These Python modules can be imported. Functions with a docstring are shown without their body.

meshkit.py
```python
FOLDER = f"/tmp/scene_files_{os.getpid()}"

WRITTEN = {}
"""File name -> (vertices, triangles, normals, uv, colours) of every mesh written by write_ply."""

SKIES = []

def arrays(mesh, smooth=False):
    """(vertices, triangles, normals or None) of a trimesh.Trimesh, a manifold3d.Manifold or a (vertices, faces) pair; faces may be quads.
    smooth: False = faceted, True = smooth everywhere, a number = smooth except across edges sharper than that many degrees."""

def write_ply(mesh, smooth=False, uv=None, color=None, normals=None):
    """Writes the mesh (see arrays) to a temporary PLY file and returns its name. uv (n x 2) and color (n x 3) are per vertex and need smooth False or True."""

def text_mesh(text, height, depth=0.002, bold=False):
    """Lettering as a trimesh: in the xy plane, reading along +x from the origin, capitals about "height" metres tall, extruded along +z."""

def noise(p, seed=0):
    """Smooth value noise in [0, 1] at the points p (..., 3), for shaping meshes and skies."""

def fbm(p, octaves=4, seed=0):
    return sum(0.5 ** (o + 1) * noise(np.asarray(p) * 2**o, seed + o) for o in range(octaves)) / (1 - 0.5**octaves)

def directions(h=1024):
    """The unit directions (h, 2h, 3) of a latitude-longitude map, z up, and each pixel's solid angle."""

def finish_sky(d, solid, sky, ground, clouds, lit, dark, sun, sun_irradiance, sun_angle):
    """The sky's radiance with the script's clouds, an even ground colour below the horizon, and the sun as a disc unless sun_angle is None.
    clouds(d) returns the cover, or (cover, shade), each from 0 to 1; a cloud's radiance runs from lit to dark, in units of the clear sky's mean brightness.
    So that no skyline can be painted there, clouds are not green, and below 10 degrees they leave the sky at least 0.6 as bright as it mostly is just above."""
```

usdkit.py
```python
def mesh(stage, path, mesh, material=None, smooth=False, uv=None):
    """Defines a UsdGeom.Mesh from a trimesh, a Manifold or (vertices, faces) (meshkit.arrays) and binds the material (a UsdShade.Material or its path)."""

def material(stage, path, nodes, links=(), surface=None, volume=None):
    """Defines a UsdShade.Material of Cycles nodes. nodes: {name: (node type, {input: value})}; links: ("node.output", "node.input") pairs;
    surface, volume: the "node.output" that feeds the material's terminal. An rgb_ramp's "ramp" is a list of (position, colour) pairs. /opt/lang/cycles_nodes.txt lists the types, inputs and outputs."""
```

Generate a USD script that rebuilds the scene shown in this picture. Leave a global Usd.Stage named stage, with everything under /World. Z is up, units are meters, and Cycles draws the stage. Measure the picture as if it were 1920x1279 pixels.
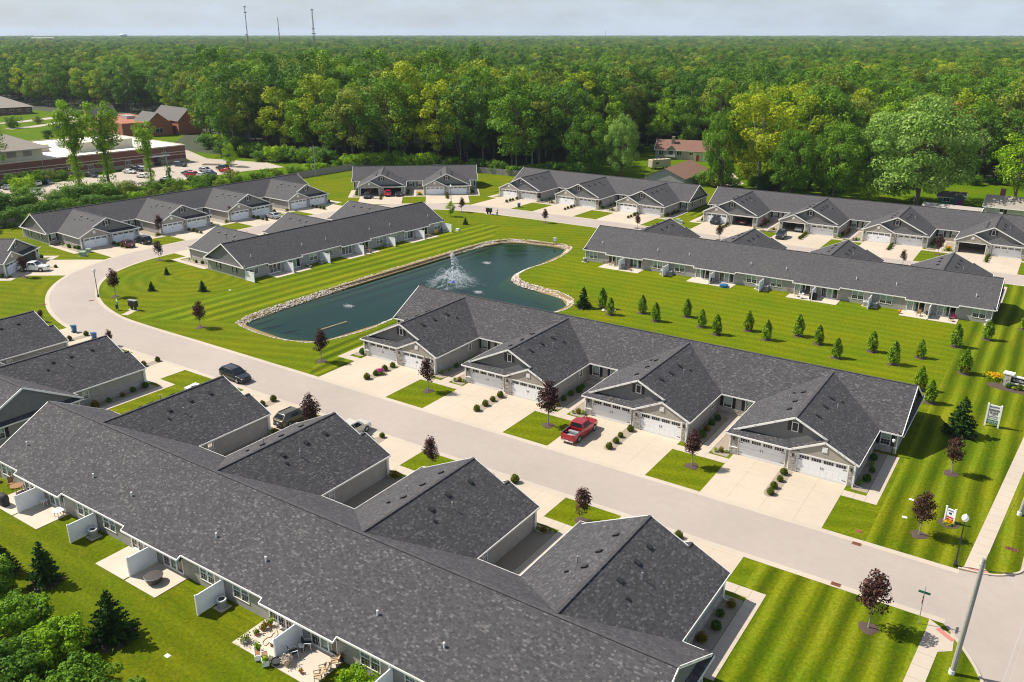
import math, random, numpy as np, trimesh, usdkit, meshkit
from pxr import Usd, UsdGeom, UsdLux, UsdShade, Gf, Sdf, Vt
from shapely.geometry import Polygon, LineString, Point, box as sbox, MultiPolygon
from shapely.ops import unary_union
from shapely import affinity, contains_xy

stage = Usd.Stage.CreateInMemory()
UsdGeom.Xform.Define(stage, '/World')

# ---------------------------------------------------------------- camera, sky, sun, exposure
FOC, PIT, YAW, HGT = 1576.853, 0.350413, -0.587622, 42.3137
cam = UsdGeom.Camera.Define(stage, '/World/camera')
cam.CreateHorizontalApertureAttr(36.0)
cam.CreateFocalLengthAttr(FOC / 1920 * 36.0)
cam.CreateClippingRangeAttr((0.5, 60000))
cam.CreateExposureAttr(0.56)
cam.AddTranslateOp().Set((0, 0, HGT))
cam.AddRotateXYZOp().Set((90 - math.degrees(PIT), 0, -math.degrees(YAW)))

SUN_EL, SUN_AZ = 48.5, 196.0          # azimuth of the direction towards the sun, from +x counterclockwise
SX, SY = math.cos(math.radians(SUN_AZ)), math.sin(math.radians(SUN_AZ))
sky_m = usdkit.material(stage, '/World/Looks/sky_look', {
    's': ('sky_texture', {'sky_type': 'single_scattering', 'sun_disc': False, 'sun_elevation': math.radians(SUN_EL),
                          'sun_rotation': math.atan2(SX, SY), 'air_density': 1.0, 'aerosol_density': 1.6, 'ozone_density': 1.0}),
    'tc': ('texture_coordinate', {}),
    'mp': ('mapping', {'scale': (1.0, 1.0, 3.2)}),
    'n': ('noise_texture', {'scale': 7.0, 'detail': 7, 'roughness': 0.62}),
    'r': ('rgb_ramp', {'ramp': [(0, (.45, .45, .45)), (0.38, (.55, .55, .55)), (0.64, (.85, .85, .85)), (1, (.95, .95, .95))]}),
    'sx': ('separate_xyz', {}), 'mr': ('map_range', {'from_min': 0.0, 'from_max': 0.75, 'to_min': 1.0, 'to_max': 0.25, 'clamp': True}), 'ml': ('math', {'math_type': 'multiply'}),   # thinner cloud overhead
    'mx': ('mix', {'mix_type': 'mix', 'color2': (7.6, 8.8, 10.2)}),
    'b': ('background_shader', {'strength': 0.062})},
    [('tc.generated', 'mp.vector'), ('mp.vector', 'n.vector'), ('n.fac', 'r.fac'), ('tc.generated', 'sx.vector'), ('sx.z', 'mr.value'), ('r.color', 'ml.value1'), ('mr.result', 'ml.value2'), ('ml.value', 'mx.fac'),
     ('s.color', 'mx.color1'), ('mx.color', 'b.color')], surface='b.background')
dome = UsdLux.DomeLight.Define(stage, '/World/sky')
UsdShade.MaterialBindingAPI.Apply(dome.GetPrim()).Bind(sky_m)
dome.GetPrim().SetCustomDataByKey('kind', 'structure')
sun = UsdLux.DistantLight.Define(stage, '/World/sun')
sun.CreateIntensityAttr(1.25)
sun.CreateAngleAttr(0.5)
sun.CreateNormalizeAttr(True)
sun.CreateColorAttr((1.0, 0.93, 0.82))
sun.AddRotateXYZOp().Set((0, 90 - SUN_EL, SUN_AZ))

# ---------------------------------------------------------------- helpers
RNG = np.random.default_rng(11)
PI = math.pi


def at(px, py, z=0.0):
    """The world point at height z on the survey photograph's line of sight through a pixel."""
    a, b = (px - 960) / FOC, (py - 639.5) / FOC
    dz, df = -math.sin(PIT) - b * math.cos(PIT), math.cos(PIT) - b * math.sin(PIT)
    t = (HGT - z) / -dz
    r, fw = a * t, df * t
    return np.array([r * math.cos(YAW) + fw * math.sin(YAW), -r * math.sin(YAW) + fw * math.cos(YAW)])


USED = {}


def numbered(path):
    k = USED.get(path, 0)
    USED[path] = k + 1
    return path if k == 0 else f'{path}_{k:03d}'


def meta(prim, label=None, cat=None, group=None, kind=None):
    for k, v in (('label', label), ('category', cat), ('group', group), ('kind', kind)):
        if v:
            prim.SetCustomDataByKey(k, v)
    return prim


class MB:
    """Collects triangles for one mesh."""

    def __init__(s):
        s.v, s.f, s.n = [], [], 0

    def add(s, v, f):
        v = np.asarray(v, float)
        s.v.append(v)
        s.f.append(np.asarray(f, int) + s.n)
        s.n += len(v)
        return s

    def poly(s, pts):
        k = len(pts)
        return s.add(pts, [(0, i, i + 1) for i in range(1, k - 1)])

    def box(s, x0, x1, y0, y1, z0, z1):
        v = [(x, y, z) for x in (x0, x1) for y in (y0, y1) for z in (z0, z1)]
        return s.add(v, BOXF)

    def obox(s, c, ax, ay, az):
        """Box with centre c and half axes ax, ay, az."""
        c, ax, ay, az = (np.asarray(q, float) for q in (c, ax, ay, az))
        return s.add([c + i * ax + j * ay + k * az for i in (-1, 1) for j in (-1, 1) for k in (-1, 1)], BOXF)

    def rbox(s, cx, cy, z0, z1, lx, ly, rot=0.0):
        c, n = math.cos(rot), math.sin(rot)
        return s.obox((cx, cy, (z0 + z1) / 2), (lx / 2 * c, lx / 2 * n, 0), (-ly / 2 * n, ly / 2 * c, 0), (0, 0, (z1 - z0) / 2))

    def bar(s, p, q, w, h, up=(0, 0, 1)):
        p, q, up = (np.asarray(t, float) for t in (p, q, up))
        d = q - p
        L = np.linalg.norm(d)
        d = d / L
        side = np.cross(d, up)
        side /= max(np.linalg.norm(side), 1e-9)
        u2 = np.cross(side, d)
        return s.obox((p + q) / 2, d * L / 2, side * w / 2, u2 * h / 2)

    def tube(s, pts, r, n=7, cap=True):
        pts = np.asarray(pts, float)
        r = np.broadcast_to(np.asarray(r, float), (len(pts),))
        t = np.gradient(pts, axis=0)
        t /= np.maximum(np.linalg.norm(t, axis=1, keepdims=True), 1e-9)
        ref = np.array([0.0, 0, 1]) if abs(t[0][2]) < .9 else np.array([1.0, 0, 0])
        rings = []
        for p, d, rr in zip(pts, t, r):
            u = np.cross(d, ref)
            u /= max(np.linalg.norm(u), 1e-9)
            w = np.cross(d, u)
            a = np.arange(n) / n * 2 * PI
            rings.append(p + rr * (np.cos(a)[:, None] * u + np.sin(a)[:, None] * w))
        v = np.vstack(rings)
        f = []
        for i in range(len(pts) - 1):
            for k in range(n):
                a, b, c, d = i * n + k, i * n + (k + 1) % n, (i + 1) * n + (k + 1) % n, (i + 1) * n + k
                f += [(a, b, c), (a, c, d)]
        if cap:
            for base in (0, (len(pts) - 1) * n):
                f += [(base, base + k, base + k + 1) for k in range(1, n - 1)]
        return s.add(v, f)

    def cyl(s, x, y, z0, z1, r, n=10, r2=None):
        return s.tube([(x, y, z0), (x, y, z1)], [r, r if r2 is None else r2], n)

    def lathe(s, prof, n=12, c=(0, 0, 0)):
        v, f = [], []
        for r, z in prof:
            for k in range(n):
                a = k / n * 2 * PI
                v.append((c[0] + r * math.cos(a), c[1] + r * math.sin(a), c[2] + z))
        for i in range(len(prof) - 1):
            for k in range(n):
                a, b, cc, d = i * n + k, i * n + (k + 1) % n, (i + 1) * n + (k + 1) % n, (i + 1) * n + k
                f += [(a, b, cc), (a, cc, d)]
        return s.add(v, f)

    def ball(s, c, r, sub=1, sc=(1, 1, 1)):
        m = ICO[sub]
        return s.add(m.vertices * (np.array(sc) * r) + np.array(c), m.faces)

    def flat(s, g, z, z0=None):
        """A shapely polygon as a sheet at height z (with side faces down to z0 when given)."""
        for p in polys(g):
            if z0 is None:
                v, f = trimesh.creation.triangulate_polygon(p, engine='earcut')
                s.add(np.column_stack([v, np.full(len(v), z)]), f)
            else:
                m = trimesh.creation.extrude_polygon(p, z - z0, engine='earcut')
                s.add(m.vertices + [0, 0, z0], m.faces)
        return s

    def mesh(s):
        return np.vstack(s.v), np.vstack(s.f)


def polys(g):
    if g.is_empty:
        return []
    gs = list(getattr(g, 'geoms', [g]))
    return [p for p in gs if p.geom_type == 'Polygon' and p.area > 1e-4]


BOXF = [(0, 1, 3), (0, 3, 2), (4, 6, 7), (4, 7, 5), (0, 4, 5), (0, 5, 1), (2, 3, 7), (2, 7, 6), (0, 2, 6), (0, 6, 4), (1, 5, 7), (1, 7, 3)]
ICO = {k: trimesh.creation.icosphere(k) for k in (1, 2, 3)}


def PYR(r, v, z):
    return [(-r, v - r, z), (r, v - r, z), (r, v + r, z), (-r, v + r, z), (0, v, z + r * .8)], [(0, 1, 4), (1, 2, 4), (2, 3, 4), (3, 0, 4)]


def path_of(p):
    return p if isinstance(p, str) else str(p.GetPath())


def part(parent, name, mb, mat, smooth=False, label=None, kind=None, tone=None):
    """One Mesh prim under a thing, part or /World."""
    m = mb.mesh() if isinstance(mb, MB) else mb
    path = numbered(f'{path_of(parent)}/{name}')
    p = usdkit.mesh(stage, path, m, M[mat], smooth)
    if tone is not None:
        UsdGeom.PrimvarsAPI(p).CreatePrimvar('tone', Sdf.ValueTypeNames.FloatArray, 'vertex').Set(Vt.FloatArray.FromNumpy(np.asarray(tone, np.float32)))
    return meta(p.GetPrim(), label=label, kind=kind)


def group_part(parent, name, label=None):
    return meta(UsdGeom.Xform.Define(stage, numbered(f'{path_of(parent)}/{name}')).GetPrim(), label=label)


def place(x, loc, rot, sc=None):
    x.AddTranslateOp().Set(Gf.Vec3d(*map(float, loc)))
    if rot:
        x.AddRotateZOp().Set(float(rot))
    if sc is not None:
        x.AddScaleOp().Set(Gf.Vec3f(*map(float, (sc, sc, sc) if np.ndim(sc) == 0 else sc)))


def thing(name, label, cat, loc=(0, 0, 0), rot=0.0, group=None, sc=None):
    """An Xform at the thing's base; rot in degrees; its parts follow."""
    x = UsdGeom.Xform.Define(stage, numbered('/World/' + name))
    place(x, loc, rot, sc)
    return meta(x.GetPrim(), label, cat, group)


def single(name, mb, mat, label, cat, group=None, smooth=False):
    return meta(part('/World', name, mb, mat, smooth), label, cat, group)


def struct(name, mb, mat, smooth=False):
    return meta(part('/World', name, mb, mat, smooth), kind='structure')


def kind_of(name):
    """A class prim: parts defined under it once, referenced by every copy."""
    return stage.CreateClassPrim(numbered('/World/' + name))


def copy(proto, name, label, cat, loc, rot=0.0, group=None, sc=None):
    t = thing(name, label, cat, loc, rot, group, sc)
    t.GetReferences().AddInternalReference(proto.GetPath())
    t.SetInstanceable(True)
    return t
# ---------------------------------------------------------------- materials
M = {}


def mat(name, nodes, links, surface='p.BSDF', volume=None):
    M[name] = usdkit.material(stage, '/World/Looks/' + name, nodes, links, surface=surface, volume=volume)


def plain(name, col, rough=0.6, metal=0.0, var=0.12, scale=3.0, bump=0.0, bscale=60.0, spec=0.5, coat=0.0):
    """A principled surface with soft uneven tone."""
    c = np.array(col, float)
    nodes = {'g': ('geometry', {}), 'n': ('noise_texture', {'scale': scale, 'detail': 5, 'roughness': .6}),
             'r': ('rgb_ramp', {'ramp': [(.25, tuple(c * (1 - var))), (.75, tuple(np.minimum(c * (1 + var), .95)))]}),
             'p': ('principled_bsdf', {'roughness': rough, 'metallic': metal, 'specular_ior_level': spec, 'coat_weight': coat})}
    links = [('g.position', 'n.vector'), ('n.fac', 'r.fac'), ('r.color', 'p.base_color')]
    if bump:
        nodes['n2'] = ('noise_texture', {'scale': bscale, 'detail': 3})
        nodes['b'] = ('bump', {'strength': bump, 'distance': 0.02})
        links += [('g.position', 'n2.vector'), ('n2.fac', 'b.height'), ('b.normal', 'p.normal')]
    mat(name, nodes, links)


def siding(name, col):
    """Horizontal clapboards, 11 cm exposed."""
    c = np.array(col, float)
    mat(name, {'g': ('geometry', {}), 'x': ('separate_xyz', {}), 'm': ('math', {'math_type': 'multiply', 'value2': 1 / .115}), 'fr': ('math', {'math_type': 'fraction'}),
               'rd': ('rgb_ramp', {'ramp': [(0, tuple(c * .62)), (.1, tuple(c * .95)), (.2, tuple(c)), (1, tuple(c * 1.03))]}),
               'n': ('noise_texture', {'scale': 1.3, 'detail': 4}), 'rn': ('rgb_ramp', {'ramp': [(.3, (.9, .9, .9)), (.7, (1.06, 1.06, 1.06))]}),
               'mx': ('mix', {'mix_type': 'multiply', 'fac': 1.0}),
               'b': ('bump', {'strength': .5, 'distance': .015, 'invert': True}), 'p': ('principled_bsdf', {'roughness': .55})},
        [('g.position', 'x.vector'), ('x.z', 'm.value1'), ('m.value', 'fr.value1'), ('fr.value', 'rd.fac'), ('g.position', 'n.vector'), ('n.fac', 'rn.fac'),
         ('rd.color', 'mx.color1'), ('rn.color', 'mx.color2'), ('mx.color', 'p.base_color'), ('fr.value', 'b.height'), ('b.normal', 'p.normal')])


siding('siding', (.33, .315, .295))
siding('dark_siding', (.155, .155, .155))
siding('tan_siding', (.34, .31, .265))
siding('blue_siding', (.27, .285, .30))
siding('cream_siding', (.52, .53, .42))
plain('trim', (.80, .79, .76), .45, var=.04)
plain('door_white', (.80, .81, .83), .4, var=.03)
plain('vinyl', (.80, .81, .83), .4, var=.04, scale=1.2)
plain('black_metal', (.02, .02, .022), .4, var=.1)
plain('shutter', (.018, .018, .022), .5, var=.1)
plain('stone', (.40, .37, .33), .85, var=.45, scale=4.5, bump=.5, bscale=30)
plain('mortar', (.36, .34, .31), .9, var=.1)
plain('pvc', (.72, .72, .72), .4, var=.03)
plain('vent_dark', (.02, .02, .023), .6, var=.1)
plain('interior', (.45, .42, .38), .8, var=.08)
plain('blind', (.80, .83, .76), .7, var=.05, scale=6)
plain('drape', (.62, .70, .66), .7, var=.12, scale=9)
plain('concrete_slab', (.50, .43, .35), .85, var=.07, scale=.7, bump=.15, bscale=25)
plain('wood_brown', (.25, .13, .055), .6, var=.25, scale=12)
plain('wood_grey', (.27, .25, .23), .8, var=.3, scale=8)
plain('utility_wood', (.30, .29, .27), .8, var=.2, scale=8)
plain('bark', (.13, .105, .085), .9, var=.35, scale=6, bump=.5, bscale=14)
plain('pale_bark', (.27, .245, .215), .9, var=.3, scale=4, bump=.4, bscale=14)
plain('grey_metal', (.28, .29, .30), .5, var=.1)
plain('galvanised', (.42, .43, .44), .45, .5, var=.1)
plain('tyre', (.016, .016, .017), .8, var=.1)
plain('chrome', (.62, .63, .65), .22, 1.0, var=.03)
plain('alloy', (.46, .47, .48), .35, .8, var=.05)
plain('black_plastic', (.025, .025, .027), .55, var=.1)
plain('black_fabric', (.018, .018, .02), .8, var=.2, scale=10)
plain('patio_dark', (.05, .042, .038), .5, var=.15)
plain('navy_fabric', (.025, .035, .055), .75, var=.15)
plain('tan_fabric', (.45, .33, .20), .75, var=.15)
plain('blue_plastic', (.02, .12, .27), .42, var=.12)
plain('yellow_plastic', (.80, .42, .01), .45, var=.06)
plain('green_paint', (.03, .16, .10), .5, var=.15)
plain('sign_green', (.015, .15, .075), .4, var=.06)
plain('purple_paint', (.28, .01, .22), .45, var=.06)
plain('red_paint', (.40, .012, .018), .4, var=.06)
plain('rust', (.20, .065, .035), .85, var=.3, scale=14)
plain('tactile_red', (.44, .16, .13), .8, var=.1)
plain('terracotta', (.36, .13, .06), .75, var=.2, scale=12)
plain('utility_green', (.24, .34, .26), .5, var=.1)
plain('ink', (.02, .02, .022), .6, var=0)
plain('ink_blue', (.03, .05, .22), .6, var=0)
plain('brown_roof', (.20, .105, .075), .9, var=.2, scale=2.5, bump=.4, bscale=18)
plain('tan_roof', (.30, .265, .225), .9, var=.15, scale=2.5, bump=.4, bscale=18)
plain('grey_roof', (.34, .31, .28), .9, var=.12, scale=2.5, bump=.3, bscale=18)
plain('dark_roof', (.10, .095, .09), .9, var=.2, scale=2.5, bump=.3, bscale=18)
plain('membrane_roof', (.78, .73, .64), .7, var=.06, scale=.3)
plain('pool_grey', (.5, .5, .5), .6, var=.1)
plain('mulch', (.075, .05, .038), .95, var=.45, scale=25, bump=.8, bscale=30)
plain('gravel', (.29, .24, .185), .95, var=.38, scale=22, bump=.8, bscale=30)
plain('riprap', (.50, .445, .40), .9, var=.3, scale=2.6, bump=.4, bscale=20)
plain('teal_water_tower', (.45, .6, .6), .5, var=.05)
plain('haze_steel', (.10, .11, .12), .6, var=.05)
plain('cream_wall', (.62, .56, .42), .7, var=.05)
plain('rv_shell', (.46, .39, .29), .4, var=.06)
plain('tail_red', (.35, .01, .01), .25, var=.05)
plain('lamp_clear', (.75, .76, .78), .1, var=.03)
plain('plate_white', (.75, .77, .8), .5, var=.05)
plain('globe', (.85, .85, .83), .3, var=.02)
plain('white_paint', (.78, .78, .76), .6, var=.08, scale=8)
plain('pond_float', (.05, .12, .42), .5, var=.1)
plain('hose_green', (.16, .15, .06), .5, var=.1)


def paint(name, col, metal=.25):
    mat(name, {'p': ('principled_bsdf', {'base_color': col, 'roughness': .32, 'metallic': metal, 'coat_weight': .8, 'coat_roughness': .06})}, [])


for nm, col in (('paint_black', (.008, .009, .012)), ('paint_olive', (.085, .075, .042)), ('paint_white', (.78, .78, .77)), ('paint_red', (.33, .006, .016)),
                ('paint_dark_red', (.10, .012, .016)), ('paint_silver', (.42, .43, .45)), ('paint_charcoal', (.035, .038, .045)), ('paint_blue', (.03, .085, .17)),
                ('paint_pearl', (.60, .56, .47)), ('paint_slate', (.06, .075, .11)), ('paint_copper', (.30, .075, .05)), ('paint_bright_red', (.55, .01, .02))):
    paint(nm, col)

mat('car_glass', {'p': ('principled_bsdf', {'base_color': (.012, .018, .022), 'roughness': .04, 'specular_ior_level': .7})}, [])
mat('pane', {'t': ('transparent_bsdf', {'color': (.80, .88, .84)}), 'gl': ('glossy_bsdf', {'color': (1, 1, 1), 'roughness': .015}), 'f': ('fresnel', {'IOR': 1.55}),
             'm': ('mix_closure', {})}, [('f.fac', 'm.fac'), ('t.BSDF', 'm.closure1'), ('gl.BSDF', 'm.closure2')], surface='m.closure')
mat('dark_pane', {'p': ('principled_bsdf', {'base_color': (.02, .023, .026), 'roughness': .06, 'specular_ior_level': .6})}, [])

# shingles: each tab carries its own tone in a mesh attribute; the sheet below and far roofs use noise
mat('shingle', {'a': ('attribute', {'attribute': 'tone'}), 'g': ('geometry', {}), 'n': ('noise_texture', {'scale': .22, 'detail': 3}),
                'n2': ('noise_texture', {'scale': 45, 'detail': 2}),
                'r': ('rgb_ramp', {'ramp': [(0, (.046, .045, .050)), (.5, (.070, .068, .074)), (.75, (.094, .091, .097)), (1, (.140, .136, .140))]}),
                'r1': ('rgb_ramp', {'ramp': [(.3, (.94, .94, .95)), (.7, (1.05, 1.04, 1.03))]}), 'mx': ('mix', {'mix_type': 'multiply', 'fac': 1.0}),
                'b': ('bump', {'strength': .35, 'distance': .006}), 'p': ('principled_bsdf', {'roughness': .85, 'specular_ior_level': .22})},
    [('a.fac', 'r.fac'), ('g.position', 'n.vector'), ('n.fac', 'r1.fac'), ('r.color', 'mx.color1'), ('r1.color', 'mx.color2'), ('mx.color', 'p.base_color'),
     ('g.position', 'n2.vector'), ('n2.fac', 'b.height'), ('b.normal', 'p.normal')])
mat('shingle_far', {'g': ('geometry', {}), 'n': ('noise_texture', {'scale': 2.6, 'detail': 5, 'roughness': .8}), 'n0': ('noise_texture', {'scale': .2, 'detail': 2}),
                    'r': ('rgb_ramp', {'ramp': [(.3, (.044, .043, .047)), (.5, (.070, .068, .073)), (.72, (.108, .105, .108))]}),
                    'r1': ('rgb_ramp', {'ramp': [(.3, (.94, .94, .95)), (.7, (1.05, 1.04, 1.03))]}), 'mx': ('mix', {'mix_type': 'multiply', 'fac': 1.0}),
                    'p': ('principled_bsdf', {'roughness': .85, 'specular_ior_level': .22})},
    [('g.position', 'n.vector'), ('n.fac', 'r.fac'), ('g.position', 'n0.vector'), ('n0.fac', 'r1.fac'), ('r.color', 'mx.color1'), ('r1.color', 'mx.color2'), ('mx.color', 'p.base_color')])


def bricks(name, c1, c2, mortar, sc):
    mat(name, {'g': ('geometry', {}), 'x': ('separate_xyz', {}), 'ad': ('math', {'math_type': 'add'}), 'cb': ('combine_xyz', {}),
               'b': ('brick_texture', {'color1': c1, 'color2': c2, 'mortar': mortar, 'scale': sc, 'mortar_size': .015}), 'p': ('principled_bsdf', {'roughness': .85})},
        [('g.position', 'x.vector'), ('x.x', 'ad.value1'), ('x.y', 'ad.value2'), ('ad.value', 'cb.x'), ('x.z', 'cb.y'), ('cb.vector', 'b.vector'), ('b.color', 'p.base_color')])


bricks('red_brick', (.19, .055, .035), (.145, .042, .03), (.22, .17, .14), 2.2)
bricks('orange_brick', (.36, .11, .05), (.30, .085, .04), (.33, .22, .16), 2.2)
bricks('tan_brick', (.36, .27, .20), (.31, .23, .17), (.38, .33, .27), 2.2)
bricks('brown_brick', (.13, .07, .05), (.11, .06, .045), (.2, .16, .13), 2.2)


def paving(name, col, joint, crack=True):
    """Weathered road or slab surface: broad tone, stains, fine grain."""
    c = np.array(col, float)
    mat(name, {'g': ('geometry', {}), 'n0': ('noise_texture', {'scale': .09, 'detail': 4}), 'n1': ('noise_texture', {'scale': 1.1, 'detail': 6, 'roughness': .7}), 'n2': ('noise_texture', {'scale': 40, 'detail': 3}),
               'r0': ('rgb_ramp', {'ramp': [(.3, tuple(c * .92)), (.7, tuple(c * 1.06))]}), 'r1': ('rgb_ramp', {'ramp': [(.25, (.94, .935, .93)), (.6, (1.01, 1.01, 1.01)), (1, (1.04, 1.04, 1.04))]}),
               'r2': ('rgb_ramp', {'ramp': [(.3, (.9, .9, .9)), (.7, (1.08, 1.08, 1.08))]}), 'm1': ('mix', {'mix_type': 'multiply', 'fac': 1.0}), 'm2': ('mix', {'mix_type': 'multiply', 'fac': joint}),
               'b': ('bump', {'strength': .3, 'distance': .01}), 'p': ('principled_bsdf', {'roughness': .85, 'specular_ior_level': .35})},
        [('g.position', 'n0.vector'), ('g.position', 'n1.vector'), ('g.position', 'n2.vector'), ('n0.fac', 'r0.fac'), ('n1.fac', 'r1.fac'), ('n2.fac', 'r2.fac'), ('r0.color', 'm1.color1'), ('r1.color', 'm1.color2'),
         ('m1.color', 'm2.color1'), ('r2.color', 'm2.color2'), ('m2.color', 'p.base_color'), ('n2.fac', 'b.height'), ('b.normal', 'p.normal')])


paving('asphalt', (.36, .31, .275), .6)
paving('drive', (.475, .405, .32), .35)
paving('gutter', (.45, .39, .32), .4)
paving('sidewalk', (.46, .395, .325), .4)
paving('lot', (.40, .345, .29), .5)

GREEN, OLIVE, DRY = np.array((.078, .125, .002)), np.array((.122, .138, .002)), np.array((.24, .19, .03))


def lawn(name, angle=0.0, period=1.7, stripe=.35, ring=None, dry=.25, tint=(1, 1, 1), distort=.6):
    """Mown grass: uneven stripes laid by the mower, drier patches, blade-scale mottling."""
    t = np.array(tint)
    one = np.array((1.0, 1.0, 1.0))
    nodes = {'g': ('geometry', {}), 'mp': ('mapping', {'rotation': (0, 0, math.radians(-angle)), 'location': (0, 0, 0)}), 'ms': ('mapping', {'scale': (.035, .62 * 1.7 / period, 1)}),
             'ns': ('noise_texture', {'scale': 1.0, 'detail': 3, 'roughness': .6}),
             'w': ('wave_texture', {'wave_type': 'bands', 'bands_direction': 'y', 'profile': 'sine', 'scale': .314 / period, 'distortion': distort, 'detail': 3, 'detail_scale': .5}),
             'wm': ('math', {'math_type': 'multiply_add', 'value2': .42}), 'wn': ('math', {'math_type': 'multiply', 'value2': .62}),
             'n0': ('noise_texture', {'scale': .09, 'detail': 6, 'roughness': .65}), 'n1': ('noise_texture', {'scale': .6, 'detail': 6, 'roughness': .75}), 'n2': ('noise_texture', {'scale': 3.2, 'detail': 7, 'roughness': .88}),
             'rw': ('rgb_ramp', {'ramp': [(.3, tuple(one - 1.1 * stripe * np.array((.9, .72, .5)))), (.5, (.97, .98, .97)), (.58, (1, 1, 1)), (.72, tuple(one + 1.1 * stripe * np.array((1.0, .8, 4.0))))]}),
             'r0': ('rgb_ramp', {'ramp': [(.32, tuple(GREEN * t)), (.66, tuple(OLIVE * t))]}),
             'r1': ('rgb_ramp', {'ramp': [(.55, (0, 0, 0)), (.78, (dry, dry, dry))]}), 'r2': ('rgb_ramp', {'ramp': [(.30, (.30, .38, .25)), (.5, (.96, .97, .96)), (.70, (1.75, 1.6, 2.4))]}),
             'md': ('mix', {'mix_type': 'mix', 'color2': tuple(DRY)}), 'm1': ('mix', {'mix_type': 'multiply', 'fac': 1.0}), 'm2': ('mix', {'mix_type': 'multiply', 'fac': .9}),
             'b': ('bump', {'strength': .7, 'distance': .06}), 'p': ('principled_bsdf', {'roughness': .9, 'specular_ior_level': .04})}
    links = [('g.position', 'mp.vector'), ('mp.vector', 'w.vector'), ('mp.vector', 'ms.vector'), ('ms.vector', 'ns.vector'), ('w.fac', 'wm.value1'), ('ns.fac', 'wn.value1'), ('wn.value', 'wm.value3'),
             ('g.position', 'n0.vector'), ('g.position', 'n1.vector'), ('g.position', 'n2.vector'), ('n0.fac', 'r0.fac'), ('n1.fac', 'r1.fac'), ('n2.fac', 'r2.fac'),
             ('wm.value', 'rw.fac'), ('r0.color', 'md.color1'), ('r1.color', 'md.fac'), ('md.color', 'm1.color1'), ('rw.color', 'm1.color2'), ('m1.color', 'm2.color1'), ('r2.color', 'm2.color2'), ('m2.color', 'p.base_color'),
             ('n2.fac', 'b.height'), ('b.normal', 'p.normal')]
    if ring:
        nodes['w'][1].update(wave_type='rings', rings_direction='z')
        nodes['mp'] = ('mapping', {'location': (-ring[0], -ring[1], 0)})
        nodes['ms'] = ('mapping', {'scale': (.3, .3, 1)})
    mat(name, nodes, links)


lawn('lawn_plain', 20, 2.4, .12, distort=2.5, tint=(1.08, 1.08, 1), dry=.4)
lawn('lawn_across', 90, 2.1, .5, distort=1.2)     # stripes running away from the street
lawn('lawn_along', 0, 2.2, .11, distort=2.5, tint=(1.16, 1.16, 1))      # stripes running with the street
lawn('lawn_east', 175.1 - 90, 3.0, .36, dry=.5, distort=1.0, tint=(1.12, 1.12, 1))
lawn('lawn_ring', 0, 2.6, .13, ring=(-133, 92), dry=.6, distort=4.0, tint=(1.1, 1.1, 1))
lawn('lawn_near', 0, 2.6, .10, distort=2.5, dry=.3, tint=(.95, .93, 1))
lawn('lawn_yard', 0, 2.5, .05, tint=(.8, 1.05, .9), dry=.2)
plain('forest_floor', (.03, .042, .012), .95, var=.5, scale=.4)


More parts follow.
